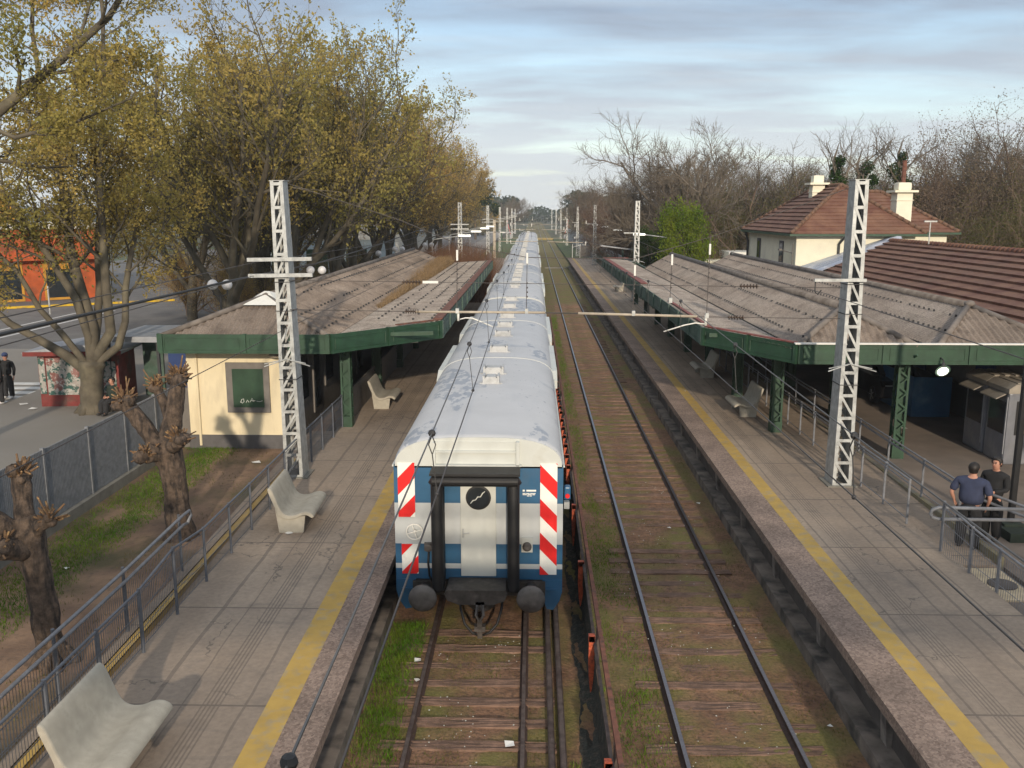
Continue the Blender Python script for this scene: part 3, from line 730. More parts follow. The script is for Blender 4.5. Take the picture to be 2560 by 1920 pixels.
def carriage(y0, label, rear=False):
    t = thing('train_carriage', label, 'train carriage', (TX, y0, 0), 0, 'carriages of the train')
    prof = shell_profile()
    side = [p for p in prof if p[1] <= 3.23]
    b = MB()
    for s in (-1, 1):
        b.box(min(s * TH, s * (TH - 0.06)), max(s * TH, s * (TH - 0.06)), 0, CL, 0.75, 3.23)
    for ye in (0.0, CL - 0.06):
        b.box(-TH + 0.06, TH - 0.06, ye, ye + 0.06, 1.02, 3.23)
    b.build('body', m_livery, t)
    MB().box(-TH + 0.1, TH - 0.1, 0.25, CL - 0.25, 0.95, 1.05).build('floor', m_gunk, t)
    # roof shell: the ends round down a little
    rows = []
    for y, dz_ in ((0.02, -0.10), (0.06, -0.03), (0.22, 0.0), (CL * 0.5, 0.0), (CL - 0.22, 0.0), (CL - 0.06, -0.03), (CL - 0.02, -0.10)):
        rows.append([(x * (1 if dz_ == 0 else 0.995), y, z + (dz_ if z > 3.3 else 0)) for x, z in prof if z > 3.2])
    roof = loft(MB(), rows).build('roof', m_troof, t, True)
    g = MB()
    for s in (-1, 1): g.bar((s * (TH + 0.012), 0.0, 3.235), (s * (TH + 0.012), CL, 3.235), 0.03, 0.035)
    g.build('gutter', m_tcap, roof)
    for y in (9.0, 17.8): 
        sm = MB(); sm.tube([(x, y, z + 0.006) for x, z in prof if z > 3.2], 0.012, 4); sm.build('roof_seam', m_tcap, roof)
    # end domes: lunette above the blue end wall
    for ye, nm in ((0.0, 0.03), (CL, -0.03)):
        pts = [(x * 0.985, z - 0.02) for x, z in prof if z > 3.21]
        MB().prism(pts, 'y', ye, ye + nm).build('end_dome', m_tcap, t)
    # ventilators along the roof
    for y in (5.1, 6.4, 10.0, 13.4, 15.8, 18.6, 22.2, 25.4):
        w = 0.42 if y > 5.2 else 0.30
        v = MB()
        v.prism([(-w / 2, 3.78), (w / 2, 3.78), (w / 2, 3.93), (w / 2 - 0.05, 3.97), (-w / 2 + 0.05, 3.97), (-w / 2, 3.93)], 'y', y, y + 0.42)
        v.box(-w / 2 - 0.05, -w / 2, y - 0.03, y + 0.45, 3.77, 3.99); v.box(w / 2, w / 2 + 0.05, y - 0.03, y + 0.45, 3.77, 3.99)
        v.box(-w / 2 - 0.12, w / 2 + 0.12, y + 0.02, y + 0.10, 3.77, 3.82)
        v.build('roof_ventilator', m_vent, t)
    # cowls bulging at both shoulders
    for s in (-1, 1):
        for a, c in ((8.6, 14.4), (16.2, 22.8)):
            x0, x1 = sorted((s * (TH - 0.14), s * (TH + 0.11)))
            v = MB(); v.prism([(a, 3.0), (c, 3.0), (c, 3.22), (c - 0.5, 3.42), (a + 0.5, 3.42), (a, 3.22)], 'x', x0, x1)
            v.build('side_cowl', m_tcap, t)
    for s in (-1, 1):
        for i in range(4):
            y = 3.2 + i * 6.2
            x0, x1 = sorted((s * TH, s * (TH + 0.03)))
            MB().box(x0, x1, y, y + 1.3, 1.05, 3.0).build('sliding_door', m_tdoor, t)
        for i in range(9):
            y = 1.2 + i * 2.75
            x0, x1 = sorted((s * TH, s * (TH + 0.014)))
            MB().bevbox(x0, x1, y + 0.8, y + 1.9, 1.85, 2.75, 0.005).build('window', m_glass, t)
    for yc in (4.2, CL - 4.2):
        bo = MB().box(-1.15, 1.15, yc - 1.5, yc + 1.5, 0.45, 0.75).box(-0.9, 0.9, yc - 0.15, yc + 0.15, 0.3, 0.9).build('bogie', m_gunk, t)
        for ys in (-1.15, 1.15):
            for xs in (-0.87, 0.87):
                MB().lathe([(0.45, -0.06), (0.45, 0.06), (0.40, 0.065)], xs, yc + ys, 20, 'x', 0.45).build('wheel', m_gunk, bo)
    # gangway bellows frame at both ends
    ends = ((0.0, -1),) if rear else ((0.0, -1), (CL, 1))
    for ye, sg in ends:
        x = MB()
        x.box(-0.46, 0.46, min(ye, ye + sg * 0.25), max(ye, ye + sg * 0.25), 1.05, 2.95) if not rear else None
        if not rear: x.build('gangway', m_black, t)
    if rear:
        for xs in (-0.73, 0.66):
            pl = MB()
            pl.lathe([(0.105, 0.97), (0.112, 1.0), (0.112, 3.02), (0.105, 3.06)], xs, -0.42, 18, 'z')
            pl.box(xs - 0.10, xs + 0.10, -0.36, 0.0, 1.02, 3.02)
            pl.build('gangway_cushion', m_black, t, True)
        MB().tube([(-0.86, -0.50, 3.06), (-0.80, -0.50, 3.10), (0.74, -0.50, 3.10), (0.80, -0.50, 3.06)], [0.02, 0.10, 0.10, 0.02], 16).box(-0.80, 0.74, -0.48, 0.0, 3.14, 3.24).box(-0.84, 0.78, -0.62, -0.02, 3.22, 3.26).build('gangway_roller', m_black, t)
        MB().prism([(-0.56, 1.06), (0.52, 1.06), (0.55, 0.98), (0.50, 0.86), (0.30, 0.78), (-0.34, 0.78), (-0.55, 0.86), (-0.60, 0.98)], 'y', -0.62, -0.02).build('footplate', m_gunk, t)
        MB().box(-1.25, 1.25, -0.06, 0.05, 0.72, 1.0).build('buffer_beam', m_gunk, t)
        for xs in (-1.0, 0.98):
            bf = MB().lathe([(0.10, 0.0), (0.10, -0.35), (0.14, -0.36), (0.14, -0.5), (0.255, -0.56), (0.262, -0.60), (0.24, -0.625), (0.12, -0.645), (0.01, -0.65)], xs, 0.0, 26, 'y', 0.89)
            bf.build('buffer', m_buf, t, True)
        d = MB().bevbox(-0.335, 0.325, -0.03, 0.01, 1.09, 2.87, 0.01).build('end_door', m_tdoor, t)
        MB().lathe([(0.235, -0.034), (0.235, -0.045), (0.20, -0.052), (0.20, -0.046)], 0.0, 0.0, 28, 'y', 2.64).build('window_rim', m_black, d)
        MB().lathe([(0.205, -0.047), (0.203, -0.050)], 0.0, 0.0, 28, 'y', 2.64).build('round_window', m_glass, d)
        cr = MB(); pts = [(-0.145, -0.056, 2.53), (-0.10, -0.056, 2.59), (-0.05, -0.056, 2.60), (-0.01, -0.056, 2.66), (0.04, -0.056, 2.66), (0.08, -0.056, 2.73), (0.125, -0.056, 2.765)]
        cr.tube(pts, [0.006, 0.011, 0.009, 0.012, 0.010, 0.012, 0.006], 5); cr.build('window_crack', m_chalk, d)
        MB().tube([(-0.29, -0.05, 1.94), (-0.18, -0.05, 1.95)], 0.012, 6).box(-0.31, -0.27, -0.045, -0.03, 1.86, 2.03).build('handle', m_galv, d)
        # recessed headboard above the gangway
        hb = MB().box(-0.80, 0.75, -0.02, 0.0, 3.28, 3.70)
        hb.box(-0.83, -0.78, -0.10, 0.0, 3.27, 3.70); hb.box(0.70, 0.76, -0.12, 0.0, 3.27, 3.72); hb.box(-0.80, 0.72, -0.07, 0.0, 3.50, 3.54)
        hb.box(-0.84, 0.80, -0.12, 0.0, 3.262, 3.285)
        hb.build('headboard', m_tcap, t)
        hazard(t, -1.495, -1.18, 2.25, 3.30, -0.022, 1.05, 2.02)
        hazard(t, -1.45, -1.14, 1.13, 1.72, -0.022, 1.05, 0.84)
        hazard(t, 1.145, 1.46, 1.13, 3.30, -0.022, -1.05, 0.98)
        hw = MB()
        ring = [(-1.19 + 0.15 * math.cos(a), -0.11, 1.99 + 0.15 * math.sin(a)) for a in [i * math.pi / 12 for i in range(25)]]
        hw.tube(ring, 0.016, 6, False)
        for a in (0.3, 0.3 + math.pi / 2, 0.3 + math.pi, 0.3 + 1.5 * math.pi):
            hw.tube([(-1.19, -0.11, 1.99), (-1.19 + 0.15 * math.cos(a), -0.11, 1.99 + 0.15 * math.sin(a))], 0.012, 5)
        hw.tube([(-1.19, 0, 1.99), (-1.19, -0.13, 1.99)], 0.025, 8)
        hw.build('handbrake_wheel', m_white, t, True)
        MB().box(0.80, 1.01, -0.05, 0, 1.58, 1.86).build('lamp_socket', m_tdoor, t)
        MB().lathe([(0.085, -0.05), (0.085, -0.10), (0.05, -0.12)], 0.905, 0, 16, 'y', 1.70).build('socket_cover', m_buf, t)
        MB().box(-1.02, -0.86, -0.07, 0, 1.60, 1.75).lathe([(0.075, -0.07), (0.075, -0.14), (0.04, -0.15)], -0.94, 0, 14, 'y', 1.68).build('cable_socket', m_buf, t)
        MB().tube([(-0.93, -0.12, 1.6), (-0.94, -0.16, 1.4), (-0.92, -0.16, 1.15), (-0.86, -0.14, 1.0), (-0.8, -0.12, 1.06)], 0.022, 6).build('jumper_cable', m_black, t, True)
        cp = MB().lathe([(0.30, -0.10), (0.30, -0.14), (0.26, -0.16)], 0.05, 0, 20, 'y', 0.72)
        cp.box(-0.03, 0.13, -0.62, 0.0, 0.70, 0.84)
        cp.tube([(0.0, -0.62, 0.78), (-0.02, -0.72, 0.62), (0.05, -0.74, 0.5), (0.12, -0.72, 0.62), (0.1, -0.62, 0.78)], 0.028, 6)
        cp.bar((0.05, -0.72, 0.55), (0.05, -0.66, 0.16), 0.09, 0.06); cp.box(-0.05, 0.15, -0.72, -0.58, 0.30, 0.40)
        cp.build('coupling', m_gunk, t)
        for a, b_ in ((-0.34, -1), (0.46, 1)):
            MB().tube([(a, -0.15, 0.78), (a - 0.02 * b_, -0.42, 0.62), (a - 0.10 * b_, -0.52, 0.36), (a - 0.24 * b_, -0.55, 0.20), (0.05, -0.55, 0.14)], 0.025, 7).build('brake_hose', m_black, t, True)
        MB().box(-0.98, 0.98, -0.11, -0.07, 0.80, 0.84).build('drain_pipe', m_gunk, t)
        for s in (-1, 1):                      # corner skirts
            pts = [(s * TH, 1.02), (s * 1.20, 1.02), (s * 1.20, 0.68), (s * 1.28, 0.44), (s * 1.40, 0.42), (s * 1.52, 0.60), (s * TH, 0.80)]
            sk = MB().prism(pts, 'y', -0.02, 0.9)
            k_ = sk.build('corner_skirt', m_bluetrain, t)
            MB().box(min(s * 1.26, s * 1.46), max(s * 1.26, s * 1.46), -0.05, 0.0, 0.82, 0.85).build('footstep', m_bluetrain, k_)
        for i, (w, z) in enumerate(((0.22, 2.745), (0.22, 2.71), (0.24, 2.685), (0.16, 2.665))):
            pass
        tl = MB()
        for rr, z, h in ((((0.82, 0.86), (0.89, 1.07)), 2.755, 0.032), (((0.82, 0.875), (0.885, 0.95), (0.96, 1.06)), 2.71, 0.014), (((0.82, 0.90), (0.91, 0.99), (1.0, 1.05)), 2.686, 0.014), (((0.90, 0.94), (0.95, 0.99)), 2.662, 0.012)):
            for a, c in rr: tl.box(a, c, -0.008, 0.0, z, z + h)
        tl.build('stencilled_text', m_whref, t)
        lm = MB().bevbox(TH + 0.02, TH + 0.14, -0.02, 0.16, 2.60, 2.85, 0.03).build('side_lamp', m_bluetrain, t)
        MB().lathe([(0.045, -0.025), (0.04, -0.05)], TH + 0.08, 0, 12, 'y', 2.68).build('red_lens', m_red, lm)
        MB().box(TH + 0.02, TH + 0.12, 0.0, 0.12, 2.42, 2.55).build('lamp_bracket', m_galv, lm)
    return t
rear = carriage(16.0, 'rear carriage with red and white hazard boards on its blue and white end', True)
midc = carriage(16.0 + 27.35, 'pale roofed carriage coupled directly ahead of the rear carriage')
for i in range(2, 6):
    lab = ['', '', 'third carriage from the near end, pale roof between the two platforms', 'fourth carriage from the near end, pale roof beyond the canopies',
           'fifth carriage from the near end, beside the ends of the platforms', 'farthest carriage, its front facing the level crossing'][i]
    c = dup(midc, (TX, 16.0 + 27.35 * i, 0), label=lab)
    # these cars carry a white walkway along the roof
    MB().box(-0.17, 0.09, 1.0, CL - 1.0, 3.79, 3.83).build('roof_walkway', m_vent, c)

# ------------------------------------------------------------------ overhead line masts
def mast(loc, label, group, mirror=False, arms='pair', lean=0.0):
    t = thing('overhead_line_mast', label, 'line mast', loc, 0, group)
    t.rotation_euler = (0, lean, 0)
    h = 7.42; w0, w1, d0, d1 = 0.47, 0.31, 0.60, 0.42
    W = lambda z: (w0 + (w1 - w0) * z / h) / 2
    D_ = lambda z: (d0 + (d1 - d0) * z / h) / 2
    c = MB()
    for s in (-1, 1):                         # two channels: web on the side, flanges front and back
        c.add([(s * W(0), -D_(0), 0), (s * W(0), D_(0), 0), (s * W(h), D_(h), h), (s * W(h), -D_(h), h),
               (s * (W(0) - 0.015), -D_(0), 0), (s * (W(0) - 0.015), D_(0), 0), (s * (W(h) - 0.015), D_(h), h), (s * (W(h) - 0.015), -D_(h), h)],
              [(0, 1, 2, 3), (7, 6, 5, 4), (0, 3, 7, 4), (1, 5, 6, 2), (3, 2, 6, 7), (0, 4, 5, 1)])
        for f in (-1, 1):
            c.bar((s * (W(0) - 0.042), f * (D_(0) + 0.004), 0), (s * (W(h) - 0.042), f * (D_(h) + 0.004), h), 0.085, 0.014, (0, 1, 0))
    c.build('column', m_galv, t)
    n = 13
    for f in (-1, 1):
        lc = MB()
        for i in range(n + 1):
            z = 0.05 + i * (h - 0.12) / n
            lc.bar((-W(z) + 0.02, f * (D_(z) + 0.012), z), (W(z) - 0.02, f * (D_(z) + 0.012), z), 0.014, 0.075, (0, 0, 1))
            if i < n:
                z2 = z + (h - 0.12) / n; sg = -1 if mirror else 1
                lc.bar((-sg * (W(z) - 0.06), f * (D_(z) + 0.014), z + 0.03), (sg * (W(z2) - 0.06), f * (D_(z2) + 0.014), z2 - 0.03), 0.014, 0.055, (0, 0, 1))
        lc.build('lacing', m_galv, t)
    MB().box(-W(h) - 0.02, W(h) + 0.04, -D_(h) - 0.02, D_(h) + 0.03, h, h + 0.015).build('cap_plate', m_galv, t)
    MB().box(-0.36, 0.36, -0.38, 0.38, -0.03, 0.035).build('base', m_kerb, t)
    if arms == 'pair':
        for z in (5.55, 5.16):
            for f in (-1,):
                MB().box(-0.80, 0.78, -0.36, -0.28, z - 0.045, z + 0.045).build('crossarm', m_galv, t)
    else:
        MB().box(-1.0, 0.22, -0.36, -0.29, 5.06, 5.13).build('crossarm', m_galv, t)
        MB().tube([(-0.95, -0.26, 5.06), (-0.95, -0.26, 4.82), (-0.88, -0.26, 4.75), (-0.80, -0.26, 4.86)], 0.016, 5).build('hanger', m_dark, t)
    for a in ((-0.55, 0.12), (0.60, -0.10)):
        MB().tube([(a[0], -0.38, 3.0 - 0.09), (0, -0.30, 3.08), (-a[0] * 0.9, -0.38, 2.98)], 0.014, 5).build('anti_climb_bar', m_galv, t)
    for z in (4.27, 4.98, 2.55):
        MB().box(-W(z) - 0.02, W(z) + 0.02, -D_(z) - 0.03, D_(z) + 0.03, z, z + 0.018).build('clamp_band', m_dark, t)
    return t
ml = mast((-6.09, 22.3, 1.15), 'tall pale lattice mast with two crossarms rising through the left platform edge', 'masts left of the line', lean=R(-0.9))
mr = mast((7.66, 21.9, 1.15), 'tall pale lattice mast standing beside the ramp railing on the right platform', 'masts right of the line', True, 'one')
for i, y in enumerate((79.5, 128, 174, 222, 270, 318)):
    lab = 'grey lattice mast left of the line, ' + ['rising behind the end of the left canopy', 'just past the white lamps of the left platform', 'near the green post beyond the left platform', 'short of the level crossing', 'beyond the level crossing', 'far down the line, the last clear one'][i]
    o = dup(ml, (-6.4, y, 1.15 if y < 130 else 0.0), label=lab); o.rotation_euler = (0, 0, 0)
    if y > 130: o.scale = (1, 1, 1.15)
for i, y in enumerate((68.2, 115, 160, 210, 258, 313, 386)):
    lab = 'grey lattice mast right of the line, ' + ['rising at the far end of the right canopy', 'beside the lamps of the right platform', 'behind the end of the right platform', 'beside the long grey wall', 'next to the level crossing', 'just beyond the level crossing', 'farthest of the row'][i]
    o = dup(mr, (7.7, y, 1.15 if y < 130 else 0.0), label=lab)
    if y > 130: o.scale = (1, 1, 1.15)

# ------------------------------------------------------------------ overhead wires
def sag(y0, y1, ztop, zlow, n=14):
    return [(y0 + (y1 - y0) * i / n, zlow + (ztop - zlow) * (2 * i / n - 1) ** 2) for i in range(n + 1)]
def catenary(x, label, hung):
    t = thing('overhead_line', label, 'overhead line')
    spans = [(-26, 22), (22, 74), (74, 122), (122, 167), (167, 216), (216, 264), (264, 315), (315, 386), (386, 460)]
    ms = MB(); pts = []
    for a, b in spans: pts += [(x, y, z) for y, z in sag(a, b, 6.06, 5.60)]
    ms.tube(pts, 0.008, 5); ms.build('messenger_wire', m_mess, t)
    MB().tube([(x + 0.05 * math.sin(y / 9.0), y, 5.06) for y in range(-20, 460, 4)], 0.009, 5).build('contact_wire', m_wire, t)
    for a, b in spans[:3]:
        n = 9
        for i in range(n):
            y = a + (b - a) * (i + 0.5) / n
            if y < 3 or abs(y - 22) < 1: continue
            u = 2 * (y - a) / (b - a) - 1; z = 5.60 + 0.46 * u * u
            cx = x + 0.05 * math.sin(y / 9.0)
            d = MB().tube([(x, y, z - 0.02), (x + 0.035, y, z - 0.12), (x, y, z - 0.22), (cx, y, 5.07)], 0.007, 4)
            d.tube([(x, y, z - 0.02), (x - 0.035, y, z - 0.12), (x, y, z - 0.22)], 0.007, 4)
            d.build('dropper', m_dark, t)
            MB().ball((x, y, z), 0.040, 8).build('clamp', m_dark, t); MB().ball((cx, y, 5.06), 0.026, 6).build('clamp', m_dark, t)
    return t
catenary(TX, 'pair of overhead wires with droppers hanging above the train roof', 1)
catenary(3.16, 'pair of overhead wires with droppers hanging above the empty track', 1)
def insulator(mb, x0, x1, y, z, n=6, r=0.055):
    mb.tube([(x0, y, z), (x1, y, z)], 0.02, 6)
    for i in range(n):
        x = x0 + (x1 - x0) * (i + 0.5) / n
        mb.lathe([(0.02, -0.012), (r, -0.006), (r, 0.006), (0.02, 0.012)], 0 * 0 + x, y, 10, 'x', z)
    return mb
def headspan(y, label):
    t = thing('cross_span', label, 'cross span', (0, y, 0), 0, 'cross spans between the masts')
    cat = [(-5.9, 0, 8.5), (-3.2, 0, 7.63), (-1.9, 0, 7.1), (-0.15, 0, 6.75), (2.46, 0, 6.72), (3.35, 0, 6.98), (4.29, 0, 7.25), (4.99, 0, 7.5), (7.5, 0, 8.4)]
    MB().tube(cat, 0.010, 5).build('suspension_cable', m_wire, t)
    MB().tube([(-6.0, 0, 6.19), (7.5, 0, 6.03)], 0.008, 5).build('upper_cable', m_wire, t)
    MB().tube([(-6.0, 0, 5.47), (-2.4, 0, 5.42)], 0.010, 5).tube([(4.0, 0, 5.32), (7.5, 0, 5.28)], 0.010, 5).tube([(0.2, 0, 5.41), (1.3, 0, 5.39)], 0.018, 6).build('lower_cable', m_wire, t)
    MB().tube([(-2.9, 0, 5.425), (0.3, 0, 5.41)], 0.030, 8).tube([(1.1, 0, 5.395), (4.0, 0, 5.325)], 0.032, 8).build('registration_tube', m_beige, t, True)
    for x0, x1, z in ((-3.15, -2.80, 5.43), (4.75, 5.15, 5.305), (-3.2, -2.75, 6.155), (5.0, 5.45, 6.065)):
        insulator(MB(), x0, x1, 0, z, 6, 0.06).build('insulator', m_brown_ins, t)
    MB().box(-2.70, -2.32, -0.02, 0.02, 6.12, 6.18).build('link_plate', m_white, t)
    for x, zt, zb in ((-1.85, 7.08, 5.45), (-0.15, 6.75, 5.45), (2.46, 6.72, 5.40), (3.35, 6.98, 5.72), (4.25, 7.23, 5.35)):
        r = MB().tube([(x, 0, zt), (x - 0.02, 0, zb)], 0.009, 5)
        for k in range(4):
            r.ball((x, 0, zt - 0.62 - 0.11 * k), 0.024, 6)
        r.build('hanger_rod', m_wire, t)
        zc = zt - 0.28 if x != -0.15 else zt - 0.02
        MB().bevbox(x - 0.024, x + 0.024, -0.02, 0.02, zc - 0.13, zc + 0.13, 0.01).build('hanger_plate', m_white, t)
        MB().box(x - 0.05, x + 0.03, -0.05, 0.05, zb - 0.06, zb + 0.06).build('tube_clamp', m_galv, t)
    st = MB().tube([(-1.84, 0, 5.42), (-1.84, 0, 5.20)], 0.03, 6).tube([(-1.80, 0, 5.24), (-1.66, 0, 5.275), (-1.5, 0, 5.27), (-1.25, 0, 5.17), (-0.99, 0, 5.06)], 0.017, 6)
    st.build('steady_arm', m_white, t, True)
    st = MB().tube([(4.22, 0, 5.36), (4.22, 0, 5.10)], 0.035, 6).tube([(4.2, 0, 5.14), (3.97, 0, 5.165), (3.7, 0, 5.11), (3.2, 0, 4.95)], 0.017, 6)
    st.build('steady_arm', m_white, t, True)
    return t
hs = headspan(22.0, 'cross span with tubes and brown insulators hung between the two nearest masts')
for y, lab in ((74.0, 'cross span with tubes above the train near the canopy ends'), (122.0, 'cross span above the line near the platform ends'), (167.0, 'cross span above the line just past the platforms')):
    dup(hs, (0, y, 0), label=lab)
for pts, lab in ((((-6.86, -30, 6.25), (-6.86, 0, 6.0), (-6.84, 22.1, 6.3), (-6.9, 50, 6.0), (-6.9, 79.4, 6.3)), 'thin wire on the outer end of the left mast lower crossarm'),
                 (((-6.82, -30, 6.75), (-6.82, 0, 6.4), (-6.82, 22.1, 6.62), (-6.9, 50, 6.3), (-6.9, 79.4, 6.7)), 'thin wire on the outer end of the left mast upper crossarm'),
                 (((-5.30, 22.1, 6.05), (-5.3, 50, 5.75), (-5.4, 79.4, 6.05)), 'thin wire above the left canopy roof'),
                 (((-5.6, -30, 5.5), (-6.1, 0, 4.75), (-6.1, 22.0, 5.0), (-6.3, 60, 4.9)), 'lowest grey wire sweeping past the kiosk fascia'),
                 (((7.0, -30, 6.1), (7.0, 0, 5.6), (6.98, 21.8, 5.92), (6.9, 45, 5.7), (6.9, 68, 6.0)), 'thin wire hanging from the bracket of the right mast')):
    P = []
    for a, b in zip(pts[:-1], pts[1:]):
        for i in range(8): P.append(tuple(a[k] + (b[k] - a[k]) * i / 8 for k in range(3)))
    P.append(pts[-1])
    tag(MB().tube(P, 0.009, 5).build('feeder_wire', m_wire), lab, 'wire')
cable = [(-7.6, -20, 6.6), (-7.5, 5, 6.15), (-7.3, 22, 6.2), (-8.2, 34, 5.9), (-8.6, 50, 6.0), (-9.5, 80, 6.4)]
tag(MB().tube(cable, 0.028, 6).build('black_cable', m_dark, None, True), 'thick black bundled cable sagging across the left side', 'cable')

# ------------------------------------------------------------------ canopies
def roof_sheet(mb, e0, e1, slope, a=0.0, b=0.0, pitch=0.177, amp=0.024, rows=5, sub=6):
    """corrugated sheet: eave e0-e1, ridge at eave + slope, hip insets a (at e0) and b (at e1) measured along the eave"""
    e0 = Vector(e0); e1 = Vector(e1); sl = Vector(slope)
    L = (e1 - e0).length; d = (e1 - e0) / L
    nrm = d.cross(sl).normalized()
    if nrm.z < 0: nrm = -nrm
    n = max(2, int(L / pitch * sub)); o = len(mb.v)
    for i in range(n + 1):
        u = L * i / n
        top = min(1.0, u / a if a > 0 else 1.0, (L - u) / b if b > 0 else 1.0)
        w = nrm * (amp * math.sin(2 * math.pi * u / pitch))
        for r in range(rows + 1):
            p = e0 + d * u + sl * (top * r / rows) + w
            mb.v.append((p.x, p.y, p.z))
    for i in range(n):
        for r in range(rows):
            q = o + i * (rows + 1) + r
            mb.f.append((q, q + rows + 1, q + rows + 2, q + 1))
    return mb
def bolts(mb, e0, e1, slope, fr, a=0.0, b=0.0, step=0.53, sz=0.035):
    e0 = Vector(e0); e1 = Vector(e1); sl = Vector(slope); L = (e1 - e0).length; d = (e1 - e0) / L
    for f in fr:
        u = a * f + 0.3
        while u < L - b * f - 0.2:
            p = e0 + d * u + sl * f
            if random.random() > 0.12:
                mb.box(p.x - sz, p.x + sz, p.y - sz, p.y + sz, p.z, p.z + 0.06)
            u += step
    return mb
def fascia(t, pts, zt, h, mat, sections, th=0.06, m_mould=None):
    for i in range(len(pts) - 1):
        a, b = Vector((*pts[i], 0)), Vector((*pts[i + 1], 0))
        L = (b - a).length; d = (b - a) / L; nx = Vector((d.y, -d.x, 0))
        mm = mat[i] if isinstance(mat, list) else mat
        m = MB(); m.bar(a + Vector((0, 0, zt - h / 2)), b + Vector((0, 0, zt - h / 2)), th, h)
        fo = m.build('fascia_board', mm, t)
        # raised mouldings framing panels, and pilaster blocks at the joints
        k = max(1, round(L / sections)); mo = MB()
        for q in range(k):
            u0, u1 = L * q / k + 0.16, L * (q + 1) / k - 0.16
            for s in (1, -1):
                off = nx * (s * (th / 2 + 0.008))
                for z in (zt - 0.11, zt - h + 0.10):
                    mo.bar(a + d * u0 + off + Vector((0, 0, z)), a + d * u1 + off + Vector((0, 0, z)), 0.02, 0.022)
                for u in (u0, u1):
                    mo.bar(a + d * u + off + Vector((0, 0, zt - 0.11)), a + d * u + off + Vector((0, 0, zt - h + 0.10)), 0.02, 0.022)
        for q in range(k + 1):
            u = min(max(L * q / k, 0.06), L - 0.06)
            p = a + d * u
            mo.bar(p + Vector((0, 0, zt - h - 0.012)), p + Vector((0, 0, zt + 0.012)), 0.15, th + 0.05, (d.x, d.y, 0))
        mo.bar(a + Vector((0, 0, zt - h)), b + Vector((0, 0, zt - h)), th + 0.05, 0.03)
        mo.build('moulding', m_mould or mm, fo)
def lattice_post(t, x, y, z0, z1, w=0.26):
    p = MB()
    for sx in (-1, 1):
        for sy in (-1, 1):
            p.bar((x + sx * w / 2, y + sy * w / 2, z0), (x + sx * w / 2, y + sy * w / 2, z1), 0.06, 0.06)
    z = z0 + 0.35; fl = 1
    while z < z1 - 0.25:
        for s in (-1, 1):
            p.bar((x - fl * w / 2, y + s * (w / 2 + 0.02), z), (x + fl * w / 2, y + s * (w / 2 + 0.02), z + 0.22), 0.04, 0.012, (0, 1, 0))
            p.bar((x + s * (w / 2 + 0.02), y - fl * w / 2, z), (x + s * (w / 2 + 0.02), y + fl * w / 2, z + 0.22), 0.012, 0.04, (1, 0, 0))
        z += 0.22; fl = -fl
    p.box(x - w / 2 + 0.02, x + w / 2 - 0.02, y - 0.012, y + 0.012, z0, z1)
    p.box(x - w / 2 - 0.04, x + w / 2 + 0.04, y - w / 2 - 0.04, y + w / 2 + 0.04, z0, z0 + 0.34)
    p.box(x - w / 2 - 0.05, x + w / 2 + 0.05, y - w / 2 - 0.05, y + w / 2 + 0.05, z1 - 0.12, z1)
    p.tube([(x, y - 0.1, z1 - 0.7), (x, y - 0.45, z1 - 0.35), (x, y - 0.9, z1 - 0.1)], 0.03, 5)
    p.tube([(x, y + 0.1, z1 - 0.7), (x, y + 0.45, z1 - 0.35), (x, y + 0.9, z1 - 0.1)], 0.03, 5)
    p.build('post', m_green, t)

# left building: cream kiosk end, hipped fibre-cement roof and trackside canopy panel
lb = thing('station_building', 'long low station building with cream end wall, green fascia and brown corrugated roof', 'station building', (0, 0, 0))
ZE, ZR = 4.22, 5.20
xr, xl, xv = -8.42, -10.95, -5.95
y0, yh, y1 = 26.02, 28.2, 64.0
s = MB()
roof_sheet(s, (xv, y1, 4.16), (xv, y0, 4.16), (xr - xv, 0, ZR - 4.16), 0.0, yh - y0, rows=6)
roof_sheet(s, (xl, y0, ZE), (xl, y1, ZE), (xr - xl, 0, ZR - ZE), yh - y0, 0.0, rows=4)
rf = s.build('roof', m_fibreL, lb)
s = MB()
nfront = MB()
# front hip triangle, waves run up the slope
L = xv - xl
n = int(L / 0.177 * 6)
o = 0
for i in range(n + 1):
    u = L * i / n; top = min(u / (xr - xl), (L - u) / (xv - xr))
    w = 0.024 * math.sin(2 * math.pi * u / 0.177)
    for r in range(5):
        f = top * r / 4
        nfront.v.append((xl + u, y0 + (yh - y0) * f - w * 0.35, ZE - 0.03 + (ZR - ZE) * f + w))
for i in range(n):
    for r in range(4):
        q = i * 5 + r
        nfront.f.append((q, q + 5, q + 6, q + 1))
nfront.build('hip_end', m_fibreL, rf)
rc = MB()
rc.tube([(xr, yh - 0.1, ZR + 0.02), (xr, y1 + 0.1, ZR + 0.02)], 0.11, 8)
rc.tube([(xl, y0, ZE + 0.02), (xr, yh, ZR + 0.03)], 0.085, 8); rc.tube([(xv, y0, ZE - 0.02), (xr, yh, ZR + 0.03)], 0.085, 8)
rc.tube([(xr, y1, ZR), (xv, y1, 4.18)], 0.06, 6)
rc.build('ridge_cap', m_ridge, rf, True)
MB().add([(xr - 0.55, yh - 0.62, ZR - 0.20), (xr + 0.55, yh - 0.62, ZR - 0.20), (xr + 0.08, yh + 0.1, ZR + 0.17), (xr - 0.08, yh + 0.1, ZR + 0.17), (xr + 0.42, yh + 0.5, ZR + 0.02), (xr - 0.42, yh + 0.5, ZR + 0.02)],
         [(0, 1, 2, 3), (1, 4, 2), (0, 3, 5), (3, 2, 4, 5)]).build('apex_cap', m_white, rf)
bl = MB(); bolts(bl, (xv, y1, 4.17), (xv, y0, 4.17), (xr - xv, 0, ZR - 4.16), (0.16, 0.5, 0.84), 0, yh - y0, 0.53, 0.028)
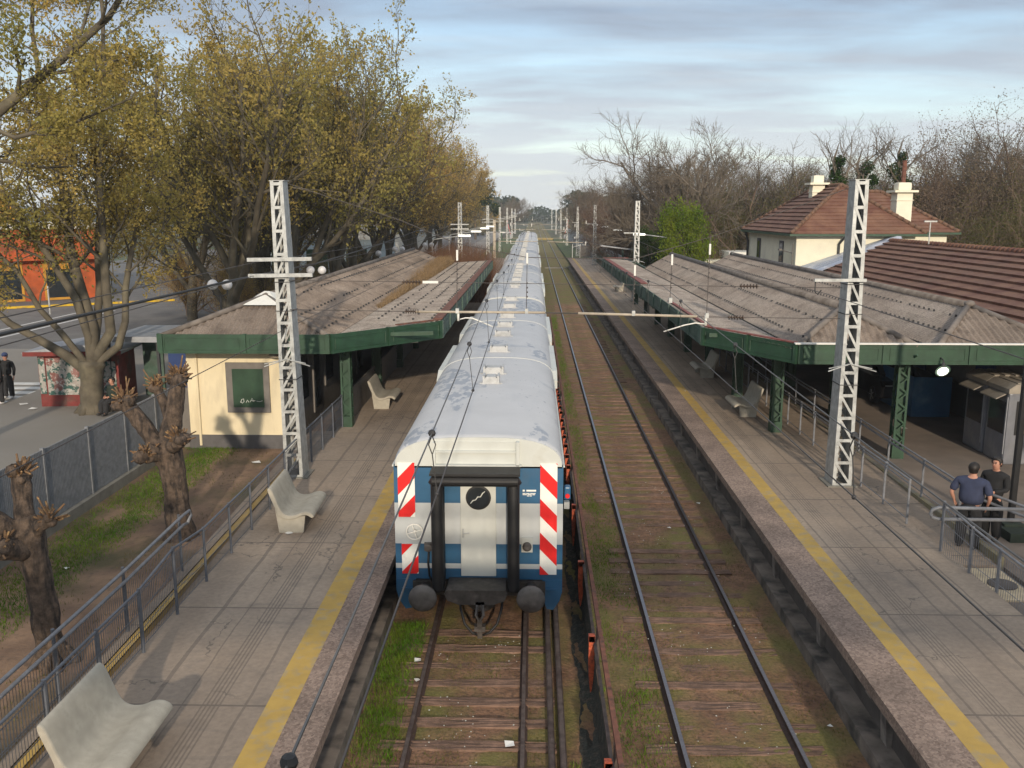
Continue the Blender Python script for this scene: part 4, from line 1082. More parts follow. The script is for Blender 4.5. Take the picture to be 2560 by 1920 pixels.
o_ = bl.build('fixing_bolts', m_dark, rf); o_['kind'] = 'stuff'
# canopy panel towards the track: outer edge chamfers from the post line to the track side
cpn = MB(); xo = -3.03
def panel(mb, xi, zi, xo_, zo, ya, yb, ych, sub=6, pitch=0.177):
    # waves run across (sheets slope to the gutter): column positions along y
    L_ = yb - ya; n_ = int(L_ / pitch * sub); o2 = len(mb.v)
    for i in range(n_ + 1):
        y = ya + L_ * i / n_
        f = min(1.0, max(0.02, (y - ya) / (ych - ya)))
        w = 0.022 * math.sin(2 * math.pi * y / pitch)
        for r in range(4):
            g_ = f * r / 3
            mb.v.append((xi + (xo_ - xi) * g_, y, zi + (zo - zi) * g_ + w))
    for i in range(n_):
        for r in range(3):
            q = o2 + i * 4 + r
            mb.f.append((q, q + 4, q + 5, q + 1))
panel(cpn, xv + 0.02, 4.15, xo, 4.32, y0, 65.7, 29.4)
cpn.build('canopy_roof', m_panelL, rf)
bl = MB(); bolts(bl, (xo, 65.5, 4.33), (xo, 29.0, 4.33), (xv - xo, 0, -0.17), (0.12, 0.34, 0.56, 0.78), 0, 0, 0.75, 0.035)
o_ = bl.build('fixing_bolts', m_dark, rf); o_['kind'] = 'stuff'
fascia(lb, [(-11.0, 26.0), (-5.95, 26.0), (-3.03, 29.4), (-3.0, 65.7)], 4.30, 0.55, [m_green, m_green, m_gfade], 2.9)
fascia(lb, [(-11.0, 64.0), (-11.0, 26.0)], 4.30, 0.5, m_green, 3.2)
MB().bar((-3.15, 29.5, 4.36), (-3.12, 65.6, 4.36), 0.30, 0.03).bar((-3.13, 29.46, 4.345), (-4.3, 28.1, 4.335), 0.14, 0.03).build('rusty_flashing', m_rust, rf)
# walls
wl_ = MB().box(-10.62, -7.55, 26.95, 27.13, 0.6, 4.05)
wl_.box(-10.62, -10.44, 27.13, 62.0, 0.6, 4.05); wl_.box(-10.62, -7.55, 61.8, 62.0, 0.6, 4.05)
wall = wl_.build('wall', m_cream, lb)
MB().box(-10.66, -7.53, 26.90, 26.955, 0.55, 1.03).build('plinth', m_plinth, lb)
sw = MB().box(-7.55, -7.41, 26.95, 62.0, 0.6, 4.05).build('side_wall', m_greyfr, lb)
wf = MB().box(-9.40, -8.07, 26.88, 26.952, 1.75, 3.31).build('window', m_greyfr, lb)
MB().box(-9.20, -8.25, 26.865, 26.882, 1.92, 3.12).build('blocked_pane', m_board, wf)
sc_ = MB()
xs_ = -8.98
for pts in ([(0, 0), (0.04, 0.1), (0.10, 0.12), (0.11, 0.03), (0.05, -0.02), (0.02, 0.02)], [(0.17, 0.0), (0.22, 0.08), (0.26, 0.01)], [(0.30, 0.02), (0.36, 0.14), (0.42, 0.02), (0.33, 0.07), (0.46, 0.06)], [(0.50, 0.05), (0.58, 0.03), (0.68, 0.06)]):
    sc_.tube([(xs_ + a, 26.86, 2.07 + b) for a, b in pts], 0.009, 5)
sc_.build('scrawl', m_chalk, wf)
MB().tube([(-10.3, 26.9, 4.0), (-10.3, 26.9, 0.7)], 0.04, 8).build('downpipe', m_cream, lb)
for k_, (a, b) in enumerate(((27.6, 28.9), (29.6, 30.5), (31.3, 32.6), (34, 35.3), (37, 38.2), (40, 41.2), (44, 45.2))):
    w_ = MB().box(-7.42, -7.36, a, b, 1.15 if k_ in (1, 4) else 1.75, 3.45).build('door' if k_ in (1, 4) else 'window', m_greyfr, lb)
    MB().box(-7.37, -7.345, a + 0.12, b - 0.12, 1.3 if k_ in (1, 4) else 1.9, 3.3).build('pane', m_glass, w_)
for y in (27.7, 33.2, 38.7, 44.2, 49.7, 55.2, 60.7): lattice_post(lb, -5.86, y, 1.15, 4.12)
cb_ = MB()
for y in (27.7, 33.2, 38.7, 44.2, 49.7, 55.2, 60.7): cb_.bar((-7.4, y, 4.0), (-3.1, y, 4.13), 0.08, 0.12)
cb_.bar((-5.86, 26.1, 4.05), (-5.86, 65, 4.05), 0.12, 0.14)
cb_.build('roof_beams', m_green, lb)
MB().tube([(-4.6, 29.0, 3.66), (-3.75, 29.0, 3.66)], 0.03, 8).build('fluorescent_lamp', m_white, lb)
MB().lathe([(0.22, 0.0), (0.26, 0.05), (0.10, 0.18), (0.02, 0.2)], -7.75, 26.75, 14, 'z', 3.52).build('wall_lamp', m_beige, lb)
MB().box(-5.99, -5.93, 27.9, 60.5, 1.15, 2.15).build('low_wall', m_greyfr, lb)

# right canopy
rb = thing('platform_canopy', 'wide green fascia canopy with grey corrugated double gable roof over the right platform', 'canopy')
ZEr, ZRr, ZV = 4.28, 5.13, 4.20
xe, v1, r1, v2, r2, v3 = 5.28, 7.2, 8.85, 10.45, 12.7, 14.6
ya, yb = 24.42, 58.5
s = MB()
roof_sheet(s, (v1, yb, ZV), (v1, ya, ZV), (r1 - v1, 0, ZRr - ZV), 0, 1.5, rows=5)
roof_sheet(s, (v2, ya, ZV), (v2, yb, ZV), (r1 - v2, 0, ZRr - ZV), 1.5, 0, rows=4)
roof_sheet(s, (v2 + 0.55, yb, ZV), (v2 + 0.55, ya, ZV), (r2 - v2 - 0.55, 0, ZRr - ZV), 0, 2.1, rows=5)
roof_sheet(s, (v3, ya, ZV), (v3, yb, ZV), (r2 - v3, 0, ZRr - ZV), 2.1, 0, rows=4)
rr = s.build('roof', m_fibreR, rb)
hp = MB()
for x0, xm, x1_, run in ((v1, r1, v2, 1.5), (v2 + 0.55, r2, v3, 2.1)):
    L = x1_ - x0; n = int(L / 0.177 * 6); o = len(hp.v)
    for i in range(n + 1):
        u = L * i / n; top = min(u / (xm - x0), (L - u) / (x1_ - xm)); w = 0.026 * math.sin(2 * math.pi * u / 0.177)
        for r in range(5):
            f = top * r / 4
            hp.v.append((x0 + u, ya + run * f - w * 0.4, ZV + 0.02 + (ZRr - ZV) * f + w))
    for i in range(n):
        for r in range(4):
            q = o + i * 5 + r
            hp.f.append((q, q + 5, q + 6, q + 1))
hp.build('hip_end', m_fibreL, rr)
rc = MB()
for x0, xm, x1_, run in ((v1, r1, v2, 1.5), (v2 + 0.55, r2, v3, 2.1)):
    rc.tube([(xm, ya + run - 0.1, ZRr + 0.02), (xm, yb + 0.1, ZRr + 0.02)], 0.12, 8)
    rc.tube([(x0, ya, ZV + 0.04), (xm, ya + run, ZRr + 0.03)], 0.085, 8); rc.tube([(x1_, ya, ZV + 0.04), (xm, ya + run, ZRr + 0.03)], 0.085, 8)
    rc.tube([(x0, yb, ZV + 0.02), (xm, yb, ZRr)], 0.06, 6); rc.tube([(x1_, yb, ZV + 0.02), (xm, yb, ZRr)], 0.06, 6)
    rc.ball((xm, ya + run - 0.05, ZRr + 0.08), 0.16, 10, (1, 1, 0.6))
rc.build('ridge_cap', m_ridge, rr, True)
gt = MB().box(v2 + 0.02, v2 + 0.53, ya + 0.1, yb, ZV - 0.10, ZV - 0.06).build('valley_gutter', m_plinth, rr)
MB().box(v1 - 0.12, v1 - 0.02, ya + 0.4, yb, ZV - 0.06, ZV - 0.02).build('valley_gutter', m_dark, rr)
bl = MB(); bolts(bl, (v1, yb, ZV + 0.01), (v1, ya, ZV + 0.01), (r1 - v1, 0, ZRr - ZV), (0.2, 0.62), 0, 1.5, 0.36, 0.026)
bolts(bl, (v2 + 0.55, yb, ZV + 0.01), (v2 + 0.55, ya, ZV + 0.01), (r2 - v2 - 0.55, 0, ZRr - ZV), (0.35, 0.7), 0, 2.1, 0.36, 0.022)
o_ = bl.build('fixing_bolts', m_dark, rr); o_['kind'] = 'stuff'
cpn = MB(); panel(cpn, v1 - 0.06, 4.17, xe, 4.30, ya, 69.0, 27.9)
cpn.build('canopy_roof', m_panelL, rr)
fascia(rb, [(xe, 69.0), (xe, 27.9), (7.21, 24.4), (16.5, 24.4)], 4.30, 0.53, [m_gfade, m_green, m_green], 2.3)
MB().bar((xe + 0.16, 27.95, 4.35), (xe + 0.14, 36.0, 4.35), 0.12, 0.03).bar((xe + 0.17, 44.5, 4.36), (xe + 0.15, 69, 4.36), 0.32, 0.03).bar((xe + 0.12, 27.93, 4.34), (7.2, 24.5, 4.33), 0.16, 0.03).bar((xe, 69.0, 4.36), (v1, 69.0, 4.36), 0.3, 0.03).build('red_flashing', m_redtrim, rr)
MB().bar((7.1, 24.36, 4.325), (16.5, 24.36, 4.325), 0.14, 0.035).build('white_drip_edge', m_white, rr)
for y in (27.3, 32.6, 38, 43.4, 48.8, 54.2, 59.6, 66): lattice_post(rb, 7.5, y, 1.15, 4.15)
for y in (25.1, 30.4, 35.8, 41.2, 46.6): lattice_post(rb, 10.35, y, 0.95, 4.15)
cb_ = MB()
for y in (27.3, 32.6, 38, 43.4, 48.8, 54.2, 59.6, 66): cb_.bar((5.35, y, 4.15), (10.35 if y < 57 else 7.5, y, 4.1), 0.08, 0.12)
cb_.bar((7.5, 24.6, 4.08), (7.5, 68.5, 4.08), 0.12, 0.14); cb_.bar((10.4, 24.6, 4.08), (10.4, 58, 4.08), 0.12, 0.14)
cb_.build('roof_beams', m_green, rb)
lp = thing('hung_lamp', 'lit enamel lamp shade hanging under the green fascia of the right canopy', 'lamp', (11.05, 24.3, 3.6), 0)
MB().tube([(0, 0.05, 0.35), (0, -0.12, 0.30), (0, -0.14, 0.2)], 0.02, 6).lathe([(0.05, 0.13), (0.06, 0.2), (0.03, 0.25)], 0, -0.14, 10).build('bracket', m_dark, lp)
shd = MB().lathe([(0.035, 0.16), (0.07, 0.13), (0.17, 0.04), (0.2, 0.0), (0.195, 0.0), (0.16, 0.035), (0.06, 0.12)], 0, 0, 18)
for i, v in enumerate(shd.v):
    x, y, z = v; shd.v[i] = (x, -0.14 + y * math.cos(-1.0) + z * math.sin(-1.0) * -1, z * math.cos(-1.0) + y * math.sin(-1.0) + 0.02)
shd.build('lamp_shade', m_gfade, lp, True)
bb = MB().ball((0, 0, 0), 0.15, 14, (1, 1, 0.25))
for i, v in enumerate(bb.v):
    x, y, z = v; z += 0.01; bb.v[i] = (x, -0.15 + y * math.cos(-1.0) - z * math.sin(-1.0), z * math.cos(-1.0) + y * math.sin(-1.0) + 0.0)
bb.build('bulb', m_lampglow, lp, True)
# dim interior under the right canopy
bw = thing('station_wall', 'dark back wall behind the right canopy with doorways', 'wall')
MB().box(14.7, 14.9, 25.6, 47.5, 0.9, 4.6).build('wall', m_greyfr, bw)
MB().box(14.62, 14.7, 25.6, 47.5, 0.9, 2.0).build('dado', m_dark, bw)
for y in (28.5, 33.5, 39.0): MB().box(14.64, 14.7, y, y + 1.2, 0.95, 3.2).build('door', m_bluev, bw)
tag(MB().box(12.9, 14.2, 30.28, 30.34, 0.95, 2.32).box(12.9, 12.96, 30.34, 33.0, 0.95, 2.32).build('blue_counter', m_bluep), 'blue painted counter panel in the shade under the right canopy', 'counter')

# ------------------------------------------------------------------ house and main building on the right
def tile_roof(mb, e0, e1, slope, a=0.0, b=0.0, n=11, lift=0.05, thick=0.05):
    """tile courses as stepped strips; hip insets a, b along the eave at the ridge"""
    e0 = Vector(e0); e1 = Vector(e1); sl = Vector(slope); L = (e1 - e0).length; d = (e1 - e0) / L
    nr = d.cross(sl).normalized()
    if nr.z < 0: nr = -nr
    for i in range(n):
        f0, f1 = i / n, (i + 1) / n + 0.01
        f1 = min(f1, 1.0)
        p = [e0 + d * (a * f0) + sl * f0 + nr * lift, e1 - d * (b * f0) + sl * f0 + nr * lift, e1 - d * (b * f1) + sl * f1 + nr * 0.0, e0 + d * (a * f1) + sl * f1 + nr * 0.0]
        q = [p[0] - nr * thick, p[1] - nr * thick]
        mb.add([*p, *q], [(0, 1, 2, 3), (4, 5, 1, 0)])
    return mb
ho = thing('house', 'cream station house with hipped red tile roof and two white chimneys behind the right canopy', 'house')
HX0, HX1, HY0, HY1, HE, HR = 14.45, 20.9, 50.4, 61.4, 6.62, 9.30
ov = 0.42
w = MB().box(HX0, HX1, HY0, HY1, 0.9, HE).box(HX1, 24.3, 54.2, 61.0, 0.9, HE)
wall = w.build('wall', m_housecream, ho)
s = MB()
ex0, ex1, ey0, ey1 = HX0 - ov, HX1 + ov, HY0 - ov, HY1 + ov
xm = 17.75
tile_roof(s, (ex0, ey1, HE), (ex0, ey0, HE), (xm - ex0, 0, HR - HE), 3.6, 3.6, 12, 0.075, 0.08)
tile_roof(s, (ex1, ey0, HE), (ex1, ey1, HE), (xm - ex1, 0, HR - HE), 3.6, 3.6, 12)
tile_roof(s, (ex0, ey0, HE), (ex1, ey0, HE), (0, 3.6, HR - HE), xm - ex0, ex1 - xm, 14, 0.03, 0.03)
tile_roof(s, (ex1, ey1, HE), (ex0, ey1, HE), (0, -3.6, HR - HE), ex1 - xm, xm - ex0, 12)
hr = s.build('roof', m_tile, ho)
s = MB()
ym = 57.6; z2 = 9.0
tile_roof(s, (18.5, 53.8, HE), (24.8, 53.8, HE), (0, ym - 53.8, z2 - HE), 0.2, 3.3, 12, 0.04, 0.04)
tile_roof(s, (24.8, 53.8, HE), (24.8, 61.4, HE), (-3.3, 0, z2 - HE), 3.8, 3.8, 10)
tile_roof(s, (24.8, 61.4, HE), (18.5, 61.4, HE), (0, ym - 61.4, z2 - HE), 3.3, 0.2, 10)
s.build('wing_roof', m_tile, hr)
m_hip = M('brown_hip_tiles', (0.15, 0.085, 0.055), 0.9, 0, 0.35, 5)
for a, b in (((ex0, ey0, HE + 0.05), (xm, ey0 + 3.6, HR + 0.05)), ((ex1, ey0, HE + 0.05), (xm, ey0 + 3.6, HR + 0.05)), ((xm, ey0 + 3.6, HR + 0.04), (xm, ey1 - 3.6, HR + 0.04)), ((ex0, ey1, HE + 0.05), (xm, ey1 - 3.6, HR + 0.05)), ((24.8, 53.8, HE + 0.05), (21.5, ym, z2 + 0.05)), ((18.5, ym, z2 + 0.04), (21.5, ym, z2 + 0.04))):
    hc = MB(); a = Vector(a); b = Vector(b); k = int((b - a).length / 0.36)
    for i in range(k):
        p, q = a.lerp(b, i / k), a.lerp(b, (i + 1.12) / k)
        hc.tube([p, q], [0.13, 0.10], 7)
    hc.build('hip_tiles', m_hip, hr, True)
ga = MB()
ga.box(ex0 - 0.1, ex1 + 0.1, ey0 - 0.1, ey0, HE - 0.12, HE + 0.0).box(ex0 - 0.1, ex0, ey0, ey1, HE - 0.12, HE + 0.0).box(ex1 + 0.1, 24.9, 53.7, 53.8, HE - 0.12, HE)
ga.build('gutter', m_green, hr)
MB().box(ex0, ex1, ey0, ey1, HE - 0.04, HE - 0.02).box(18.5, 24.8, 53.8, 61.4, HE - 0.045, HE - 0.025).build('soffit', m_greyfr, hr)
for (cx, cy, zb, zt, wd) in ((17.15, 56.2, 7.9, 9.95, 0.72), (20.75, 52.3, 6.8, 9.42, 0.86)):
    c = MB()
    c.box(cx - wd / 2, cx + wd / 2, cy - wd / 2, cy + wd / 2, zb, zt - 0.55)
    c.box(cx - wd / 2 - 0.04, cx + wd / 2 + 0.04, cy - wd / 2 - 0.04, cy + wd / 2 + 0.04, zt - 1.0, zt - 0.95)
    c.box(cx - wd / 2 - 0.22, cx + wd / 2 + 0.22, cy - wd / 2 - 0.22, cy + wd / 2 + 0.22, zt - 0.55, zt - 0.43)
    c.bevbox(cx - wd / 2 + 0.05, cx + wd / 2 - 0.05, cy - wd / 2 + 0.05, cy + wd / 2 - 0.05, zt - 0.45, zt, 0.12 if wd > 0.8 else 0.05)
    c.build('chimney', M('white_chimney_render', (0.76, 0.72, 0.58), 0.85, 0, 0.05, 2), hr)
for y in (53.3, 58.6):
    f = MB().box(HX0 - 0.05, HX0 + 0.01, y - 0.42, y + 0.42, 4.55, 6.15).build('window', m_plinth, ho)
    MB().box(HX0 - 0.06, HX0 - 0.045, y - 0.3, y + 0.3, 4.65, 6.0).build('pane', m_glass, f)
    MB().bevbox(HX0 - 0.22, HX0, y - 0.55, y + 0.55, 4.35, 4.52, 0.04).build('sill', m_plinth, f)
MB().tube([(ex0 + 0.1, HY1 - 0.2, HE - 0.1), (HX0 - 0.1, HY1 - 0.1, HE - 0.7), (HX0 - 0.1, HY1 - 0.1, 1.0)], 0.075, 7).build('downpipe', m_dark, ho)
MB().tube([(17.0, ey0 - 0.02, HE - 0.08), (16.75, HY0 - 0.1, HE - 0.55), (16.75, HY0 - 0.1, 4.85), (16.6, HY0 - 0.1, 4.75)], 0.065, 7).box(16.63, 16.87, HY0 - 0.17, HY0, 5.3, 5.36).build('downpipe', m_dark, ho)
MB().tube([(HX0 - 0.02, 50.9, 5.55), (HX0 - 0.55, 51.6, 5.7)], 0.03, 5).tube([(HX0 - 0.08, 50.75, 6.1), (HX0 - 0.08, 50.75, 3.5)], 0.03, 5).box(HX0 - 0.62, HX0 - 0.46, 51.5, 51.8, 5.66, 5.76).build('wall_light', m_greyfr, ho)
tag(MB().tube([(26.2, 66, 0.5), (26.2, 66, 11.35)], 0.16, 8).build('flue_pole', m_rust), 'dark brown bare pole rising behind the station house roof', 'pole')

mb_ = thing('main_building', 'long main station building with a broad dark red tile roof at the right edge', 'building')
s = MB(); MX, MZ = 19.1, 6.26; EX, EZ = 14.3, 4.45
tile_roof(s, (EX, 47.0, EZ), (EX, 14.0, EZ), (MX - EX, 0, MZ - EZ), -2.2, 0, 10, 0.10, 0.11)
tile_roof(s, (2 * MX - EX, 14.0, EZ), (2 * MX - EX, 47.0, EZ), (EX - MX, 0, MZ - EZ), 0, -2.2, 10, 0.06, 0.07)
mrf = s.build('roof', m_tile, mb_)
hc = MB(); a, b = Vector((MX, 14, MZ + 0.03)), Vector((MX, 49.2, MZ + 0.03)); k = 95
for i in range(k):
    hc.tube([a.lerp(b, i / k), a.lerp(b, (i + 1.15) / k)], [0.15, 0.11], 7)
hc.build('ridge_tiles', m_tile, mrf, True)
MB().box(15.0, 23.2, 14.2, 46.6, 0.9, 4.5).build('wall', m_housecream, mb_)
fl = MB().add([(EX - 0.25, 46.95, EZ + 0.12), (MX + 0.6, 49.2, MZ + 0.20), (MX + 0.6, 50.35, MZ + 0.28), (EX - 0.25, 50.35, EZ + 0.18), (EX - 0.25, 46.95, EZ + 0.05), (MX + 0.6, 49.2, MZ + 0.13), (MX + 0.6, 50.35, MZ + 0.21), (EX - 0.25, 50.35, EZ + 0.11)],
              [(0, 1, 2, 3), (7, 6, 5, 4), (0, 4, 5, 1), (3, 2, 6, 7), (0, 3, 7, 4), (1, 5, 6, 2)])
for i in range(5):
    t_ = i / 4
    fl.bar((EX - 0.25, 47.15 + t_ * 3.0, EZ + 0.14), (MX + 0.6, 49.35 + t_ * 0.9, MZ + 0.24), 0.04, 0.07)
fl.build('metal_valley', m_flash, mb_)
tag(MB().tube([(18.9, 44.0, 6.3), (18.9, 44.0, 7.35)], 0.03, 6).box(18.6, 19.2, 43.95, 44.05, 7.33, 7.40).build('roof_aerial', m_galv), 'short pole with a flat white bar on the red tile ridge', 'aerial')

# ------------------------------------------------------------------ guard booths, car, small things on the concourse
def booth(y, label, blind):
    t = thing('guard_booth', label, 'guard booth', (13.0, y, 0.95), 0, 'grey booths on the concourse')
    MB().bevbox(0, 1.25, 0, 1.15, 0.0, 2.05, 0.07).build('cabin', m_booth, t)
    r = MB().prism([(-0.04, 2.02), (1.29, 2.02), (1.29, 2.14), (1.1, 2.27), (0.15, 2.27), (-0.04, 2.14)], 'y', -0.04, 1.19)
    for i in range(3): r.box(0.22 + i * 0.3, 0.36 + i * 0.3, 0.05, 1.1, 2.265, 2.30)
    r.build('booth_roof', m_boothroof, t)
    MB().prism([(-0.30, 1.86), (-0.02, 2.0), (-0.02, 1.97), (-0.30, 1.83)], 'y', 0.12, 1.02).build('awning', m_boothroof, t)
    MB().box(-0.012, 0.0, 0.14, 1.0, 0.85, 1.75).build('window', m_glass, t)
    wf_ = MB().bevbox(0.22, 1.10, -0.02, 0.01, 0.85, 1.80, 0.008).build('window', m_black, t)
    MB().bevbox(0.27, 1.05, -0.028, 0.0, 0.90, 1.75, 0.01).build('blind', m_blind if blind else m_glass, wf_)
    MB().box(-0.016, 0.02, 0.05, 0.09, 0.3, 1.9).build('corner_post', m_tin, t)
    return t
booth(24.35, 'grey guard booth with a cream blind in its near window, at the right edge', True)
booth(25.62, 'grey guard booth standing behind the booth with the cream blind', False)
def car(loc, rz, label, mat, group=None):
    t = thing('parked_car', label, 'car', loc, rz, group)
    b = MB(); prof = [(-2.1, 0.35), (-2.15, 0.75), (-1.95, 0.92), (-1.2, 0.98), (-0.6, 1.42), (0.9, 1.45), (1.65, 0.98), (2.1, 0.92), (2.15, 0.4), (2.0, 0.3), (-2.0, 0.3)]
    rows = []
    for yy, sc in ((-0.86, 0.985), (-0.78, 1.0), (0.78, 1.0), (0.86, 0.985)):
        rows.append([(x * sc, yy * (0.82 if z > 1.0 else 1.0), z) for x, z in prof] + [(prof[0][0] * sc, yy, prof[0][1])])
    loft(b, rows); n_ = len(prof)
    b.f.append(tuple(range(n_))); o3 = 3 * (n_ + 1); b.f.append(tuple(o3 + i for i in range(n_ - 1, -1, -1)))
    b.build('body', mat, t)
    for s_ in (-1, 1):
        MB().prism([(-1.05, 1.0), (-0.55, 1.36), (0.85, 1.38), (1.4, 1.0)], 'y', s_ * 0.735 - 0.02, s_ * 0.735 + 0.02).build('side_window', m_glass, t)
    MB().prism([(-1.19, 1.0), (-0.63, 1.41), (-0.66, 1.44), (-1.23, 1.02)], 'y', -0.62, 0.62).build('windscreen', m_glass, t)
    for xw in (-1.3, 1.3):
        for s_ in (-1, 1):
            wh = MB().lathe([(0.31, -0.1), (0.31, 0.1), (0.27, 0.11)], xw, s_ * 0.78, 18, 'y', 0.31).build('wheel', m_black, t)
            rm = MB()
            for q in range(5):
                a = q * 2 * math.pi / 5
                rm.bar((xw, s_ * 0.89, 0.31), (xw + 0.19 * math.cos(a), s_ * 0.89, 0.31 + 0.19 * math.sin(a)), 0.05, 0.02)
            rm.build('rim', m_galv, wh)
    for s_ in (-1, 1):
        MB().box(-2.14, -2.08, s_ * 0.6 - 0.14, s_ * 0.6 + 0.14, 0.68, 0.80).build('headlight', m_tin, t)
    return t
car((13.3, 33.9, 0.95), R(90), 'black car standing in the dark under the right canopy', m_car_dark)
bp = thing('lamp_post', 'slim black lamp post on a dark square base at the right edge', 'lamp post', (10.42, 18.95, 0.95))
MB().tube([(0, 0, 0.15), (0, 0, 5.2)], 0.075, 10).build('pole', m_black, bp)
MB().box(-0.30, 0.75, -0.62, 0.0, 0.0, 0.20).bevbox(-0.22, 0.22, -0.2, 0.2, 0.18, 0.26, 0.02).build('base', m_dkgreen, bp)
MB().ball((0, 0, 5.35), 0.2, 14).build('globe', m_globe, bp, True)

# ------------------------------------------------------------------ benches
def bench(loc, rz, label, grp='pale concrete benches'):
    t = thing('concrete_bench', label, 'bench', loc, rz, grp)       # local: back at -x, seat lip at +x, length along y
    top = [(-0.42, 0.98), (-0.36, 0.90), (-0.27, 0.66), (-0.19, 0.48), (-0.08, 0.40), (0.08, 0.40), (0.22, 0.455), (0.34, 0.47), (0.44, 0.43), (0.48, 0.36)]
    bot = [(0.43, 0.335), (0.33, 0.39), (0.20, 0.375), (0.08, 0.32), (-0.10, 0.31), (-0.26, 0.38), (-0.35, 0.60), (-0.45, 0.86), (-0.47, 0.965)]
    poly = top + bot
    P_ = []; n0 = len(poly)                 # smooth the outline
    for i in range(n0):
        p = [Vector(poly[(i + k - 1) % n0]) for k in range(4)]
        for q in range(3):
            u = q / 3.0
            P_.append(0.5 * ((2 * p[1]) + (p[2] - p[0]) * u + (2 * p[0] - 5 * p[1] + 4 * p[2] - p[3]) * u * u + (3 * p[1] - p[0] - 3 * p[2] + p[3]) * u ** 3))
    bm = bmesh.new(); L_ = 0.74; n_ = len(P_); secs = []
    for y, sc in ((-L_, 0.012), (-L_ + 0.012, 0.003), (-L_ + 0.03, 0.0), (-0.25, 0.0), (0.25, 0.0), (L_ - 0.03, 0.0), (L_ - 0.012, 0.003), (L_, 0.012)):
        row = []
        for i in range(n_):
            d = (P_[(i + 1) % n_] - P_[i - 1]).normalized(); nn = Vector((d.y, -d.x))
            q = P_[i] - nn * -sc
            row.append(bm.verts.new((q.x, y, q.y)))
        secs.append(row)
    for a, b in zip(secs[:-1], secs[1:]):
        for i in range(n_): bm.faces.new((a[i], a[(i + 1) % n_], b[(i + 1) % n_], b[i]))
    bm.faces.new(secs[0][::-1]); bm.faces.new(secs[-1])
    bmesh.ops.recalc_face_normals(bm, faces=bm.faces)
    me = bpy.data.meshes.new('seat'); bm.to_mesh(me); bm.free()
    me.polygons.foreach_set('use_smooth', [True] * len(me.polygons))
    me.set_sharp_from_angle(angle=R(40))
    o = link('seat', me, m_conc, t)
    for y in (-0.70, 0.56):
        MB().prism([(-0.27, 0.0), (0.24, 0.0), (0.29, 0.37), (0.08, 0.36), (-0.12, 0.36), (-0.34, 0.56)], 'y', y, y + 0.10).build('leg', m_conc, t)
    return t
b0 = bench((-5.14, 9.88, 1.15), R(0), 'nearest pale concrete bench, at the bottom left beside the mesh railing')
dup(b0, (-5.12, 18.75, 1.15), R(2), 'weathered concrete bench with scratched marks beside the left mast')
dup(b0, (-5.2, 30.9, 1.15), R(0), 'concrete bench half in shadow under the left canopy')
dup(b0, (7.12, 29.9, 1.15), R(180), 'concrete bench with its end in the sun behind the green post')
dup(b0, (7.10, 37.0, 1.15), R(180), 'concrete bench in deep shadow under the right canopy')
dup(b0, (7.3, 77.0, 1.15), R(180), 'distant concrete bench past the right canopy beside the fence')

# ------------------------------------------------------------------ railings and fences
def rail_run(name, label, pts, heights, mat, mesh=True, top2=False, bar=0.062, cat='railing', post_r=0.028):
    """posts at pts (x, y, z base), a top rail and mesh panels between them"""
    t = thing(name, label, cat)
    for p, h in zip(pts, heights):
        MB().tube([p, (p[0], p[1], p[2] + h)], post_r, 8).build('post', mat, t)
    for i in range(len(pts) - 1):
        a, b = Vector(pts[i]), Vector(pts[i + 1]); ha, hb = heights[i], heights[i + 1]
        pm = MB(); 
        if mesh:
            L_ = (b - a).length; n_ = max(2, int(L_ / bar))
            for k in range(1, n_):
                p = a.lerp(b, k / n_); h = ha + (hb - ha) * k / n_
                pm.tube([(p.x, p.y, p.z + 0.10), (p.x, p.y, p.z + h - 0.10)], 0.0045, 3, False)
            for f in (0.10, 0.36, 0.64, 0.90):
                pm.tube([(a.x, a.y, a.z + ha * f), (b.x, b.y, b.z + hb * f)], 0.006, 4)
            pm.build('mesh_panel', mat, t, False, False)
        else:
            pm.tube([(a.x, a.y, a.z + 0.12), (b.x, b.y, b.z + 0.12)], 0.012, 5)
            pm.tube([(a.x, a.y, a.z + ha - 0.12), (b.x, b.y, b.z + hb - 0.12)], 0.012, 5)
            pm.build('panel_frame', mat, t)
    rl = MB()
    P = [(p[0], p[1], p[2] + h - 0.03) for p, h in zip(pts, heights)]
    rl.tube(P, 0.022, 7)
    if top2: rl.tube([(x, y, z - 0.12) for x, y, z in P], 0.02, 7)
    rl.build('top_rail', mat, t)
    return t
Ys = [7.35, 8.7, 10.04, 11.4, 12.75, 14.1, 15.48, 16.87, 18.2, 19.55, 20.9, 22.2, 23.5, 24.8, 26.2, 27.5]
rail_run('mesh_railing', 'grey mesh railing along the back edge of the left platform', [(-6.0, y, 1.15) for y in Ys], [1.05 if i != 5 else 1.2 for i in range(len(Ys))], m_grail)
def rz_(y): return 0.72 + (y - 2) * 0.08 / 12 if y < 14 else 0.80 + (y - 14) * 0.03
Ho = [7.0, 9.6, 11.9, 14.15, 16.6]
t = thing('handrail', 'double grey tube handrail rising along the outer side of the left ramp', 'handrail')
for y in Ho: MB().tube([(-6.9, y, rz_(y) - 0.05), (-6.9, y, rz_(y) + 1.16)], 0.028, 8).build('post', m_grail, t)
MB().tube([(-6.82, y, rz_(y) + 1.14) for y in Ho] + [(-6.82, 16.95, rz_(16.9) + 1.12), (-6.82, 17.02, rz_(17) + 1.0), (-6.82, 16.8, rz_(17) + 0.9)], 0.03, 9).build('upper_tube', m_lrail, t, True)
MB().tube([(-6.82, y, rz_(y) + 0.95) for y in Ho] + [(-6.82, 16.8, rz_(17) + 0.9)], 0.03, 9).build('lower_tube', m_lrail, t, True)
pn = MB()
